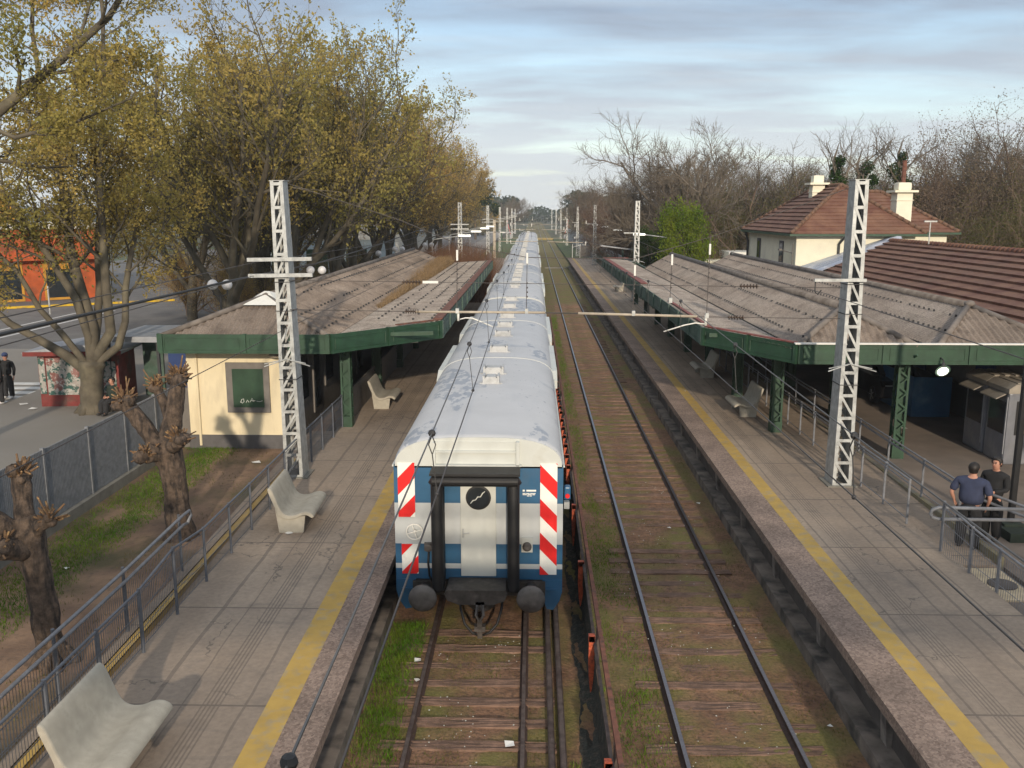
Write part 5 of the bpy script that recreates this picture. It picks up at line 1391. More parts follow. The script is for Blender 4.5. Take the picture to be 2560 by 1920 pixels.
for a, b in zip(Ho[:-1], Ho[1:]):
    n_ = int((b - a) / 0.07)
    for k in range(1, n_):
        y = a + (b - a) * k / n_
        pn.tube([(-6.9, y, rz_(y) + 0.1), (-6.9, y, rz_(y) + 0.85)], 0.0045, 3, False)
    for f in (0.1, 0.45, 0.85): pn.tube([(-6.9, a, rz_(a) + f), (-6.9, b, rz_(b) + f)], 0.006, 4)
pn.build('mesh_panel', m_grail, t, False, False)
# tall grating fence on a low kerb wall
t = thing('grating_fence', 'tall dark grey grating fence on a low concrete kerb beside the left plaza', 'fence')
MB().box(-11.22, -10.95, 4.0, 27.0, 0.55, 0.86).build('base_wall', m_kerb, t)
FY = [5.5, 7.5, 9.5, 11.5, 13.5, 15.5, 17.53, 19.43, 21.5, 23.51, 25.5, 26.9]
for y in FY: MB().box(-11.12, -11.04, y - 0.035, y + 0.035, 0.6, 2.60).build('post', m_fence, t)
for a, b in zip(FY[:-1], FY[1:]):
    p = MB(); n_ = int((b - a) / 0.062)
    for k in range(1, n_):
        y = a + (b - a) * k / n_
        p.box(-11.10, -11.06, y - 0.009, y + 0.009, 0.88, 2.56)
    for z in (0.88, 1.4, 2.0, 2.55): p.tube([(-11.08, a, z), (-11.08, b, z)], 0.010, 4)
    p.build('grating_panel', m_fence, t)
tag(MB().box(-11.1, -10.2, 27.0, 27.06, 0.6, 2.5).build('gate_panel', m_greyfr), 'dark flat gate panel closing the gap beside the cream kiosk wall', 'gate')
# right railings
P1 = [(8.17, 26.95, 1.15), (8.17, 25.6, 1.15), (8.17, 24.25, 1.15), (8.17, 22.95, 1.15), (8.14, 21.64, 1.15), (8.17, 20.27, 1.15), (8.17, 18.92, 1.15)]
rail_run('railing', 'light grey railing between the right platform and the ramp', [(8.17, 26.95 + 1.35 * i, 1.15) for i in range(9, 0, -1)] + P1, [1.02] * 16, m_lrail, False)
P2 = [(9.27, 46 - i * 2.1, 1.16) for i in range(13)] + [(9.27, 18.9, 1.16)]
rail_run('handrail', 'light grey double handrail on the kerb between ramp and concourse', P2, [0.95] * 14, m_lrail, False, True)
rail_run('mesh_railing', 'grey mesh railing descending beside the drain slab at the right', [(8.19, 17.31, 1.0), (8.24, 16.2, 0.95), (8.32, 15.34, 0.93), (8.4, 13.8, 0.9), (8.5, 12.2, 0.9), (8.55, 10.6, 0.9)], [1.2, 1.12, 1.05, 1.0, 1.0, 1.0], m_lrail, True, False, 0.07)
t = thing('barrier_bar', 'double grey tube barrier in front of the two talking men', 'barrier')
MB().tube([(9.95, 17.35, 2.02), (8.1, 17.35, 2.05), (7.98, 17.35, 2.0), (7.95, 17.35, 1.93), (7.99, 17.35, 1.85), (8.1, 17.35, 1.81), (9.95, 17.35, 1.80)], 0.036, 9).build('bent_tube', m_lrail, t, True)
MB().tube([(9.95, 17.35, 0.95), (9.95, 17.35, 2.1)], 0.04, 9).tube([(9.95, 17.35, 2.02), (9.27, 18.9, 2.08)], 0.03, 8).tube([(9.95, 17.35, 1.82), (9.27, 18.9, 1.9)], 0.03, 8).build('post', m_lrail, t)
# fences further along
def far_fence(x, y0_, y1_, h, z, mat, label, step=3.0):
    t = thing('mesh_fence', label, 'fence')
    y = y0_
    while y <= y1_:
        MB().box(x - 0.03, x + 0.03, y - 0.03, y + 0.03, z, z + h).build('post', mat, t); y += step
    p = MB(); n_ = int((y1_ - y0_) / 0.16)
    for k in range(n_):
        yy = y0_ + (y1_ - y0_) * k / n_
        p.box(x - 0.005, x + 0.005, yy - 0.03, yy + 0.03, z + 0.05, z + h - 0.05)
    for f in (0.06, 0.5, 0.98): p.box(x - 0.015, x + 0.015, y0_, y1_, z + h * f - 0.02, z + h * f + 0.02)
    p.build('mesh_panels', mat, t)
    return t
far_fence(8.35, 60, 129, 1.9, 1.15, m_gfade, 'dark green mesh fence along the back of the right platform')
far_fence(-6.0, 66, 130, 1.1, 1.15, m_grail, 'grey fence behind the far part of the left platform')
tag(MB().box(9.6, 9.75, 90, 262, 0.0, 3.0).build('boundary_wall', M('pale_grey_wall', (0.30, 0.31, 0.32), 0.9, 0, 0.2, 0.6, (0.22, 0.23, 0.24), 0.3, (0.5, 0.65))), 'long pale grey boundary wall beyond the right platform', 'wall')
# fence between the tracks
t = thing('track_fence', 'low rusty rail fence with dark netting between the two tracks', 'fence')
MB().box(1.10, 1.17, 3, 60, 0.93, 1.02).build('top_rail', m_rust, t)
MB().box(1.03, 1.08, 3, 60, 0.72, 0.79).build('lower_rail', m_oldrail, t)
pts_ = MB()
y = 4.0
while y < 60:
    MB().box(1.09, 1.15, y - 0.04, y + 0.04, -0.2, 0.95).build('post', m_oldrail, t); y += 3.4
nt = MB(); ny, nz = 420, 6; rs = np.random.RandomState(2)
for i in range(ny + 1):
    y = 4 + 56 * i / ny
    for k in range(nz + 1):
        f = k / nz
        gx = 0.78 + 0.26 * min(1.0, f / 0.45) + 0.04 * math.sin(y * 1.9) * (1 - f); gz = -0.13 + 0.05 * math.sin(y * 3.1 + k) * (f > 0) if f < 0.45 else -0.12 + (0.80 + 0.06 * math.sin(y * 1.3)) * (f - 0.45) / 0.55
        nt.v.append((gx + rs.normal(0, 0.012), y, gz + rs.normal(0, 0.012)))
for i in range(ny):
    for k in range(nz):
        q = i * (nz + 1) + k; nt.f.append((q, q + nz + 1, q + nz + 2, q + 1))
nt.build('netting', m_net, t)
y = 7.15; i_ = 0
while y < 62:
    zt = 0.88 + random.uniform(-0.06, 0.05); w_ = 0.052 + random.uniform(-0.008, 0.01)
    o = MB()
    o.prism([(1.005 - w_, zt), (1.005 + w_, zt + 0.01), (1.0 + w_, 0.35), (1.0 + w_ * 0.5, 0.02), (0.995, -0.16), (1.0 - w_ * 0.6, 0.05), (1.0 - w_, 0.4)], 'y', y - 0.02, y + 0.02)
    o.box(1.0 - w_, 1.0 + w_, y - 0.02, y + 0.10, zt - 0.1, zt)
    o.build('orange_strip', m_orange, t)
    y += 3.4 if y < 22 else 1.15

# ------------------------------------------------------------------ pollarded trees
def rough_tube(mb, pts, rad, n=14, amp=0.12, sub=5, seed=0):
    """limb with an uneven, knotted surface"""
    P, Q = [], []
    for i in range(len(pts) - 1):
        a, b = Vector(pts[i]), Vector(pts[i + 1])
        for k in range(sub):
            f = k / sub; P.append(a.lerp(b, f)); Q.append(rad[i] + (rad[i + 1] - rad[i]) * f)
    P.append(Vector(pts[-1])); Q.append(rad[-1])
    o = len(mb.v)
    mb.tube(P, Q, n)
    for i in range(len(P) * n):
        c = P[i // n]; v = Vector(mb.v[o + i]); d = v - c
        q = 1 + amp * (mnoise.noise(v * 3.2 + Vector((seed, 0, 0))) * 1.5 + mnoise.noise(v * 9 + Vector((0, seed, 0))) * 0.8)
        v = c + d * q; mb.v[o + i] = (v.x, v.y, v.z)
def pollard(label, trunk, limbs, seed, shoots=34):
    rd = random.Random(seed)
    t = thing('pollarded_tree', label, 'tree', (0, 0, 0), 0, 'pollarded trees')
    w = MB()
    rough_tube(w, [p for p, r in trunk], [r * 0.86 for p, r in trunk], 18, 0.13, 5, seed)
    for k in range(6):
        a = k * 1.05 + rd.random(); x, y, z = trunk[0][0]
        w.tube([(x + 0.36 * math.cos(a), y + 0.36 * math.sin(a), z - 0.03), (x + 0.2 * math.cos(a), y + 0.2 * math.sin(a), z + 0.35)], [0.09, 0.04], 7)
    for li, (pts, rad, head) in enumerate(limbs):
        sh = MB()
        rough_tube(w, pts, [r * 0.88 for r in rad], 14, 0.17, 5, seed + li)
        hx, hy, hz = pts[-1]
        # swollen knuckle with cut shoots
        for q in range(5):
            c = Vector((hx, hy, hz)) + Vector((rd.uniform(-1, 1), rd.uniform(-1, 1), rd.uniform(-0.8, 0.6))) * head * 0.6
            o = len(w.v); w.ball(c[:], head * rd.uniform(0.5, 0.75), 9, (1, 1, 0.9), 0.16)
        for q in range(shoots):
            d = Vector((rd.uniform(-1, 1), rd.uniform(-1, 1), rd.uniform(-0.35, 1.3))).normalized()
            p0 = Vector((hx, hy, hz)) + d * head * 0.55; L_ = rd.uniform(0.05, 0.26) * (1.9 if rd.random() < 0.15 else 1)
            d2 = (d + Vector((0, 0, 0.4))).normalized()
            d2 = (d2 + Vector((rd.gauss(0, 0.3), rd.gauss(0, 0.3), rd.gauss(0, 0.3)))).normalized(); sh.tube([p0[:], (p0 + d2 * L_)[:]], [0.022, 0.016], 5)
        sh.build('cut_shoots', m_shoot, t)
    tr = w.build('trunk', m_pollard, t, True)
    return t
pollard('lopped pollard tree stump with two stubby arms, nearest the bottom left corner',
        [((-7.78, 13.4, 0.55), 0.34), ((-7.82, 13.4, 1.0), 0.25), ((-7.88, 13.4, 1.7), 0.225), ((-7.95, 13.4, 2.4), 0.25), ((-8.0, 13.4, 2.85), 0.31), ((-8.05, 13.42, 3.1), 0.20)],
        [([(-8.0, 13.4, 2.7), (-8.28, 13.2, 3.05), (-8.55, 13.1, 3.3)], [0.22, 0.17, 0.16], 0.20),
         ([(-8.02, 13.4, 2.85), (-8.08, 13.5, 3.3), (-8.10, 13.55, 3.78)], [0.23, 0.15, 0.17], 0.17),
         ([(-7.95, 13.4, 2.8), (-7.75, 13.3, 3.0), (-7.58, 13.3, 3.10)], [0.18, 0.12, 0.12], 0.15),
         ([(-8.05, 13.3, 2.6), (-8.2, 12.95, 2.75)], [0.2, 0.2], 0.2)], 3, 26)
pollard('taller lopped pollard tree with two thick arms, before the cream end wall',
        [((-7.95, 19.2, 0.55), 0.42), ((-7.97, 19.2, 1.0), 0.32), ((-8.0, 19.2, 1.7), 0.30), ((-8.06, 19.2, 2.3), 0.33), ((-8.15, 19.2, 2.65), 0.42), ((-8.2, 19.2, 2.9), 0.28)],
        [([(-8.2, 19.2, 2.55), (-8.5, 19.15, 3.05), (-8.75, 19.1, 3.5), (-8.93, 19.05, 3.8)], [0.28, 0.22, 0.20, 0.18], 0.25),
         ([(-8.1, 19.2, 2.6), (-8.0, 19.25, 3.2), (-7.86, 19.25, 3.8), (-7.78, 19.25, 4.28)], [0.29, 0.23, 0.20, 0.19], 0.24),
         ([(-8.05, 19.3, 3.3), (-8.25, 19.4, 3.8), (-8.38, 19.45, 4.05)], [0.15, 0.12, 0.12], 0.15),
         ([(-8.25, 19.05, 2.6), (-8.42, 18.8, 2.65)], [0.24, 0.25], 0.24), ([(-7.95, 19.05, 2.75), (-7.7, 18.9, 2.95)], [0.22, 0.2], 0.2)], 8, 46)

# ------------------------------------------------------------------ people
def skin_mesh(name, verts, edges, mat, parent, lv=2, smooth=True):
    """verts: (x, y, z, rx, ry)"""
    me = bpy.data.meshes.new(name); me.from_pydata([v[:3] for v in verts], edges, []); me.update()
    o = link(name, me, mat, parent)
    md = o.modifiers.new('skin', 'SKIN'); md.use_smooth_shade = True; md.branch_smoothing = 0.7
    for i, v in enumerate(verts):
        sv = me.skin_vertices[0].data[i]; sv.radius = (v[3], v[4] if len(v) > 4 else v[3]); sv.use_root = (i == 0)
    sb = o.modifiers.new('sub', 'SUBSURF'); sb.levels = 1; sb.render_levels = lv
    return o
def person(label, loc, rz, top, legs_mat, shoes, belly=0.0, arms='pockets', long_sleeve=False, sit=False, hair=True, cap=False, h=1.0, legs='stand', grp=None):
    t = thing('person', label, 'person', loc, rz, grp); t.scale = (h, h, h)
    B, E = [], []
    def v(*a): B.append(a); return len(B) - 1
    def e(*ids): E.extend(zip(ids[:-1], ids[1:]))
    dz = -0.45 if sit else 0.0
    pelvis = v(0, 0, 0.95 + dz, 0.155 + belly * 0.25, 0.11 + belly * 0.4)
    waist = v(0, 0.01 + belly * 0.2, 1.10 + dz, 0.15 + belly * 0.6, 0.105 + belly * 0.8)
    chest = v(0, 0.0 + belly * 0.1, 1.29 + dz, 0.17 + belly * 0.35, 0.115 + belly * 0.5)
    ut = v(0, -0.01, 1.42 + dz, 0.13 + belly * 0.2, 0.10 + belly * 0.2)
    neck = v(0, 0.0, 1.51 + dz, 0.062, 0.062); jaw = v(0, 0.035, 1.575 + dz, 0.075, 0.085); cran = v(0, 0.025, 1.665 + dz, 0.085, 0.10); crown = v(0, 0.015, 1.725 + dz, 0.06, 0.07)
    e(pelvis, waist, chest, ut, neck, jaw, cran, crown)
    hands = []; armv = {}; legv = {}
    for s in (-1, 1):
        sw = 0.20 + belly * 0.35
        sh = v(s * sw, -0.01, 1.39 + dz, 0.052); 
        if arms == 'pockets': el, wr = (s * (sw + 0.10), -0.07, 1.13 + dz), (s * (sw + 0.045), 0.03, 0.93 + dz)
        elif arms == 'front': el, wr = (s * (sw + 0.04), 0.02, 1.13 + dz), (s * 0.10, 0.26, 1.10 + dz)
        else: el, wr = (s * (sw + 0.06), -0.03, 1.12 + dz), (s * (sw + 0.05), 0.05, 0.87 + dz)
        a = v(*el, 0.044); w_ = v(*wr, 0.030)
        d = (Vector(wr) - Vector(el)).normalized(); pm_ = Vector(wr) + d * 0.075; p = v(*pm_, 0.036, 0.022)
        e(ut, sh, a, w_, p); armv[s] = (sh, a, w_)
        side = d.cross(Vector((s, 0, 0.2))).normalized()
        for q, (off, ln) in enumerate(((-0.03, 0.062), (-0.010, 0.078), (0.010, 0.072), (0.030, 0.055))):
            b1 = pm_ + d * 0.035 + side * off; b2 = b1 + d * ln * 0.5; b3 = b2 + (d + Vector((-s * 0.5, 0, 0))).normalized() * ln * 0.5
            i1 = v(*b1, 0.0095); i2 = v(*b2, 0.0085); i3 = v(*b3, 0.007); e(p, i1, i2, i3)
        b1 = Vector(wr) + d * 0.03 - side * 0.035 ; b2 = b1 + (d - side * 0.5).normalized() * 0.045
        i1 = v(*b1, 0.011); i2 = v(*b2, 0.009); e(w_, i1, i2)
        if sit:
            hp = v(s * 0.10, 0.02, 0.48, 0.095); kn = v(s * 0.13, 0.42, 0.48, 0.066); an = v(s * 0.13, 0.44, 0.09, 0.042); to = v(s * 0.14, 0.58, 0.045, 0.04)
        else:
            st = 0.105 + belly * 0.15
            hp = v(s * 0.10, 0, 0.88, 0.105 + belly * 0.15); kn = v(s * st, 0.02, 0.50, 0.068 + belly * 0.05); an = v(s * (st + 0.01), -0.02, 0.09, 0.042); to = v(s * (st + 0.03), 0.12, 0.045, 0.038)
        e(pelvis, hp, kn, an, to); legv[s] = (hp, kn, an, to)
    under = {pelvis, waist, chest} | {i for q in legv.values() for i in q[:2]}
    BB = [(*p[:3], p[3] * (0.72 if i in under else 1.0), (p[4] if len(p) > 4 else p[3]) * (0.72 if i in under else 1.0)) for i, p in enumerate(B)]
    body = skin_mesh('body', BB, E, m_skin, t)
    g = lambda i, k, kz=0.0: (B[i][0], B[i][1], B[i][2] + kz, B[i][3] + k, (B[i][4] if len(B[i]) > 4 else B[i][3]) + k)
    # top
    T, TE = [], []
    ids = [(0, B[pelvis][1], 0.875 + dz, B[pelvis][3] + 0.03, B[pelvis][4] + 0.03), g(waist, 0.032), g(chest, 0.036), g(ut, 0.05), (0, 0.0, 1.535 + dz, 0.078, 0.078)]
    T += ids; TE += [(0, 1), (1, 2), (2, 3), (3, 4)]
    for s in (-1, 1):
        sh, a, w_ = armv[s]; k0 = len(T)
        T.append(g(sh, 0.042)); TE.append((3, k0))
        A, W_ = Vector(B[a][:3]), Vector(B[w_][:3]); S_ = Vector(B[sh][:3])
        if long_sleeve: T += [(*A, 0.066), (*(A.lerp(W_, 0.98)), 0.045)]; TE += [(k0, k0 + 1), (k0 + 1, k0 + 2)]
        else: T += [(*(S_.lerp(A, 0.92)), 0.078)]; TE += [(k0, k0 + 1)]
    skin_mesh('jacket' if long_sleeve else 'shirt', T, TE, top, t)
    L, LE = [(0, 0, 1.05 + dz, B[waist][3] + 0.012, B[waist][4] + 0.01), g(pelvis, 0.022, -0.02)], [(0, 1)]
    for s in (-1, 1):
        hp, kn, an, to = legv[s]; k0 = len(L)
        L += [g(hp, 0.036), g(kn, 0.045), (B[an][0], B[an][1], B[an][2] - 0.055, 0.092, 0.092)]
        LE += [(1, k0), (k0, k0 + 1), (k0 + 1, k0 + 2)]
    skin_mesh('trousers', L, LE, legs_mat, t)
    for s in (-1, 1):
        x, y, z = B[legv[s][2]][:3]; x2, y2 = B[legv[s][3]][0], B[legv[s][3]][1]
        MB().tube([(x, y - 0.06, 0.045), (x, y + 0.02, 0.055), ((x + x2) / 2, (y + y2) / 2 + 0.03, 0.05), (x2, y2 + 0.05, 0.035)], [0.035, 0.052, 0.05, 0.03], 10).build('shoe', shoes, t, True)
    f = MB(); hz = 1.665 + dz
    for s in (-1, 1):
        f.ball((s * 0.033, 0.118, hz + 0.0), 0.011, 8); 
    f.build('eyes', m_hair, t)
    f = MB()
    for s in (-1, 1): f.tube([(s * 0.017, 0.123, hz + 0.022), (s * 0.05, 0.113, hz + 0.024)], 0.006, 5)
    f.build('eyebrows', m_hair, t)
    MB().prism([(0.112, hz + 0.005), (0.152, hz - 0.04), (0.120, hz - 0.048)], 'x', -0.014, 0.014).build('nose', m_skin, t, True)
    MB().tube([(-0.024, 0.113, hz - 0.078), (0, 0.122, hz - 0.075), (0.024, 0.113, hz - 0.078)], 0.007, 5).build('mouth', M('lips', (0.28, 0.10, 0.08), 0.6), t)
    f = MB()
    for s in (-1, 1): f.ball((s * 0.094, 0.02, hz - 0.01), 0.03, 8, (0.35, 0.6, 1.0))
    f.build('ears', m_skin, t, True)
    hr_ = MB().ball((0, 0.0, hz + 0.012), 0.112, 20, (0.93, 1.08, 1.0), 0.025)
    vs = []
    for p in hr_.v:                       # hair line: bare face in front
        x, y, z = p
        if y > 0.055 and z < hz + 0.065: y = 0.05
        lim = hz - 0.035 if y > -0.02 else hz - 0.10
        if z < lim: z = lim
        if y < 0.0 and z < hz + 0.01:
            q_ = math.hypot(x, y) or 1e-6; k_ = max(q_, 0.094 - 0.12 * max(0.0, hz - 0.03 - z)); x, y = x / q_ * k_, y / q_ * k_
        vs.append((x, y, z))
    hr_.v = vs; hr_.build('hair', m_hair, t, True)
    if cap:
        MB().ball((0, 0.02, hz + 0.035), 0.116, 16, (0.95, 1.08, 0.85)).prism([(-0.08, hz + 0.03), (0.08, hz + 0.03), (0.07, hz + 0.045), (-0.07, hz + 0.045)], 'y', 0.09, 0.2).build('cap', m_cap, t, True)
    return t
person('heavy man seen from behind in a navy T-shirt and dark trousers, hands in his pockets', (9.02, 17.95, 0.985), R(-38), m_navy, m_charc, m_shoe, 0.16, 'pockets', h=1.03)
person('man in black jacket and trousers facing the man in the navy T-shirt', (9.74, 18.45, 0.985), R(128), m_blackc, m_blackc, m_shoe, 0.05, 'front', True, h=1.02)
person('person in a dark jacket with patterned chest standing at the left edge of the plaza', (-20.35, 33.3, 0.61), R(120), m_blackc, m_charc, m_shoew, 0.02, 'down', True, h=0.97)
person('person in a blue cap and black jacket beside the other at the left edge', (-20.62, 34.25, 0.61), R(190), m_blackc, m_charc, m_shoew, 0.02, 'down', True, cap=True, h=1.02)
person('person in a dark green jacket sitting at the foot of the big plane tree', (-15.2, 31.6, 0.64), R(150), m_dkgreen, m_charc, m_shoe, 0.05, 'front', True, sit=True)

# ------------------------------------------------------------------ left street furniture and buildings
kk = thing('poster_kiosk', 'red kiosk covered with torn posters behind the big plane tree', 'kiosk', (-18.5, 32.75, 0.6), R(6))
MB().box(0, 2.9, 0, 1.9, 0, 2.05).build('body', m_scarlet, kk)
MB().box(0.30, 1.75, -0.03, 0.0, 0.45, 1.85).build('poster_sheet', m_poster, kk)
MB().box(1.9, 2.8, -0.025, 0.0, 0.5, 1.7).build('poster_sheet', m_poster, kk)
MB().box(0.02, 0.24, -0.025, 0.0, 0.5, 1.95).build('poster_strip', m_poster, kk)
MB().prism([(-0.35, 2.02), (3.15, 2.02), (3.2, 2.12), (1.5, 2.42), (-0.4, 2.12)], 'y', -0.35, 2.2).build('roof', m_tin, kk)
MB().box(-0.36, 3.16, -0.37, -0.33, 1.98, 2.14).build('eave_board', m_scarlet, kk)
st_ = thing('market_stall', 'low grey roofed stall with a deep blue panel beside the green fascia', 'stall', (-15.6, 33.4, 0.6))
MB().box(-0.4, 4.5, -0.5, 3.2, 2.55, 2.63).box(-0.4, 4.5, -0.55, -0.5, 2.45, 2.66).build('roof', m_tin, st_)
MB().box(1.6, 4.4, 0.4, 0.5, 0, 2.5).build('blue_panel', m_bluev, st_)
for x in (-0.3, 1.55): MB().box(x - 0.05, x + 0.05, -0.4, -0.3, 0, 2.5).build('post', m_dark, st_)
MB().box(0.1, 0.9, 1.6, 1.7, 0, 2.5).build('back_panel', m_gfade, st_)
MB().box(2.9, 3.5, 3.2, 3.26, 2.63, 3.15).build('sign_board', m_blind, st_)
tag(MB().lathe([(0.15, 0.06), (0.16, 0.0)], -16.9, 32.5, 4, 'z', 0.6).build('cardboard_scrap', m_kerb), 'flat scrap lying near the big plane tree', 'scrap')
ob = thing('orange_building', 'orange painted corner shop with an amber upper window behind the plane trees', 'building', (-43.9, 70.6, 0.5), R(38))
MB().box(-9, 9.0, 0, 14, 0, 5.9).build('wall', m_orangew, ob)
MB().box(-9.1, 9.1, -0.12, 14, 5.9, 6.4).build('cornice', m_white, ob)
MB().box(-9, 3.0, 0.6, 10, 6.4, 8.3).build('upper_storey', m_amberw, ob)
for x in (-4.8, -2.6, -0.4): MB().box(x, x + 1.3, 0.54, 0.62, 6.7, 7.9).build('window', m_glass, ob)
for x in (-3.5, 0.5, 4.6): 
    d = MB().box(x, x + 2.6, -0.06, 0.02, 0.1, 3.2).build('shopfront', m_amberw, ob)
    MB().box(x + 0.2, x + 2.4, -0.08, -0.05, 0.3, 2.6).build('glazing', m_glass, d)
MB().box(-6, 9.0, -0.9, 0, 3.4, 3.6).build('awning', m_orangew, ob)
bs = thing('corner_shop', 'white and pale blue shop beyond the plane trees with dark doorway', 'shop', (-30, 98, 0.5), R(15))
MB().box(0, 15, 0, 10, 0, 5.6).build('wall', M('pale_blue_wall', (0.50, 0.60, 0.64), 0.8, 0, 0.1, 1), bs)
MB().box(-0.1, 15.1, -0.15, 10, 4.2, 5.7).build('signboard', m_white, bs)
for x in (1.5, 5.2, 9.5): MB().box(x, x + 2.3, -0.05, 0.05, 0.1, 3.2).build('doorway', m_board, bs)
wb = thing('white_house', 'low white house far down the left street', 'house', (-24, 128, 0.5), R(0))
MB().box(0, 9, 0, 12, 0, 4.4).build('wall', m_white, wb)
MB().box(-0.2, 9.2, -0.2, 12.2, 4.4, 4.6).build('roof', m_tin, wb)
for x in (1.5, 5.5): MB().box(x, x + 1.6, -0.05, 0.03, 1.0, 2.6).build('window', m_glass, wb)
def globe_lamp(x, y, label, h=3.9):
    t = thing('globe_lamp', label, 'street lamp', (x, y, 0.6), 0, 'twin globe street lamps')
    MB().tube([(0, 0, 0), (0, 0, h - 0.3)], 0.05, 8).tube([(-0.32, 0, h - 0.1), (-0.30, 0, h - 0.32), (0, 0, h - 0.42), (0.30, 0, h - 0.32), (0.32, 0, h - 0.1)], 0.03, 7).build('pole', m_dark, t)
    for s in (-1, 1): MB().ball((s * 0.32, 0, h + 0.12), 0.235, 16).build('globe', m_globe, t, True)
    return t
gl = globe_lamp(-14.0, 40, 'twin globe street lamp nearest the white roof cap of the kiosk')
for x, y, lab in ((-12.05, 50, 'twin globe street lamp just right of the left mast'), (-12.3, 70, 'twin globe street lamp behind the ridge of the left roof'), (-11.6, 78, 'twin globe street lamp near the far end of the left roof ridge'), (-10.2, 88, 'twin globe street lamp by the dry red weeds')):
    dup(gl, (x, y, 0.6), label=lab)
ns_ = thing('no_parking_sign', 'round red bordered no parking sign on a thin pole left of the near mast', 'sign', (-13.45, 48.5, 0.6))
MB().tube([(0, 0, 0), (0, 0, 5.1)], 0.03, 6).build('pole', m_galv, ns_)
pl_ = MB().lathe([(0.30, -0.02), (0.30, 0.0)], 0, -0.03, 20, 'y', 4.95).build('plate', m_red, ns_)
MB().lathe([(0.22, -0.004), (0.22, 0.0)], 0, -0.052, 20, 'y', 4.95).build('disc', m_whref, pl_)
MB().bar((-0.16, -0.062, 5.11), (0.16, -0.062, 4.79), 0.05, 0.01, (0, 1, 0)).bar((-0.05, -0.063, 4.83), (-0.05, -0.063, 5.07), 0.05, 0.008, (0, 1, 0)).build('slash', m_red, pl_)
rs_ = thing('red_sign', 'red round shop sign showing through the trees', 'sign', (-24.0, 93, 0.6))
MB().tube([(0, 0, 0), (0, 0, 5)], 0.05, 6).build('pole', m_galv, rs_); MB().lathe([(0.75, -0.06), (0.75, 0.06)], 0, 0, 20, 'y', 5.6).build('plate', m_red, rs_)
car((-17.5, 68, 0.58), R(80), 'silver car parked along the left street under the trees', m_car_grey)
car((-15.3, 92, 0.58), R(86), 'dark car parked further down the left street', m_car_dark)
for i, (x, y) in enumerate(((-34.6, 63.5), (-31.5, 66.5))):
    tag(MB().tube([(x, y, 0.55), (x, y, 2.6)], 0.06, 7).build('bollard_post', m_galv), ('plain grey post on the kerb before the orange building', 'plain grey post on the kerb right of the orange building')[i], 'post')
br = thing('brick_outhouse', 'low brick and white outhouse behind the right canopy roof', 'outhouse', (13.4, 78, 0.2))
MB().box(3.4, 9, 0, 4, 0, 3.6).build('wall', m_brick, br)
MB().box(3.3, 9.1, -0.1, 4.1, 3.6, 4.2).build('parapet', m_white, br)
MB().box(0, 3.4, -1.2, 3, 0, 3.5).build('annex', m_housecream, br)
MB().box(0.3, 2.0, -1.26, -1.18, 1.2, 2.2).build('window', m_plinth, br)
def plat_lamp(x, y, s, label, grp, z0=1.15):
    t = thing('platform_lamp', label, 'platform lamp', (x, y, z0), 0, grp)
    MB().tube([(s * 2.9, 0, -1.0), (s * 2.9, 0, 4.25), (s * 2.75, 0, 4.45), (s * 2.5, 0, 4.5), (s * 0.3, 0, 4.78)], 0.045, 7).build('pole', m_galv, t)
    MB().bevbox(-0.62, 0.45, -0.13, 0.13, 4.70, 4.88, 0.05).build('lamp_head', m_tubeglow, t)
    return t
for i, y in enumerate((81.5, 101.5, 120.5, 138.5)):
    plat_lamp(9.5, y, 1, 'white tube lamp on a bent pole at the right platform, ' + ('beside the canopy end mast', 'second from the canopy', 'third from the canopy', 'at the platform end')[i], 'tube lamps of the right platform', 1.0)
for i, y in enumerate((79, 95, 112, 126)):
    plat_lamp(-5.9, y, -1, 'white tube lamp on a bent pole at the left platform, ' + ('beside the canopy end mast', 'second from the canopy', 'third from the canopy', 'at the platform end')[i], 'tube lamps of the left platform', 0.95)
sg = thing('signal_post', 'green post with a pale signal arm beyond the left platform', 'signal', (-4.9, 140, 0.0))
MB().box(-0.12, 0.12, -0.12, 0.12, 0, 4.6).build('post', m_green, sg); MB().box(-2.4, 2.2, -0.08, 0.08, 4.5, 4.7).build('arm', m_tin, sg); MB().box(-1.3, -0.9, -0.1, 0.1, 0, 6.5).build('plank', m_beige, sg)
gs = thing('pipe_frame', 'grey pipe frame with dark board at the end of the right platform', 'frame', (6.6, 133, 0.05))
for x in (-0.9, 0.2, 2.6): MB().tube([(x, 0, 0), (x, 0, 3.0)], 0.06, 6).build('post', m_white, gs)
MB().box(0.2, 1.9, -0.05, 0.05, 1.2, 2.8).build('board', m_greyfr, gs)
aw = thing('long_shelter', 'thin pale shelter roof on a post near the far end of the right platform', 'shelter', (9.2, 92, 1.15))
MB().add([(-2.4, 0, 3.3), (3.2, 0, 2.6), (3.2, 1.6, 2.6), (-2.4, 1.6, 3.3), (-2.4, 0, 3.2), (3.2, 0, 2.5), (3.2, 1.6, 2.5), (-2.4, 1.6, 3.2)], [(0, 1, 2, 3), (7, 6, 5, 4), (0, 4, 5, 1), (1, 5, 6, 2), (2, 6, 7, 3), (3, 7, 4, 0)]).build('roof', m_tin, aw)
MB().box(-0.2, 0.0, 0.7, 0.9, 0, 3.0).build('post', m_gfade, aw)
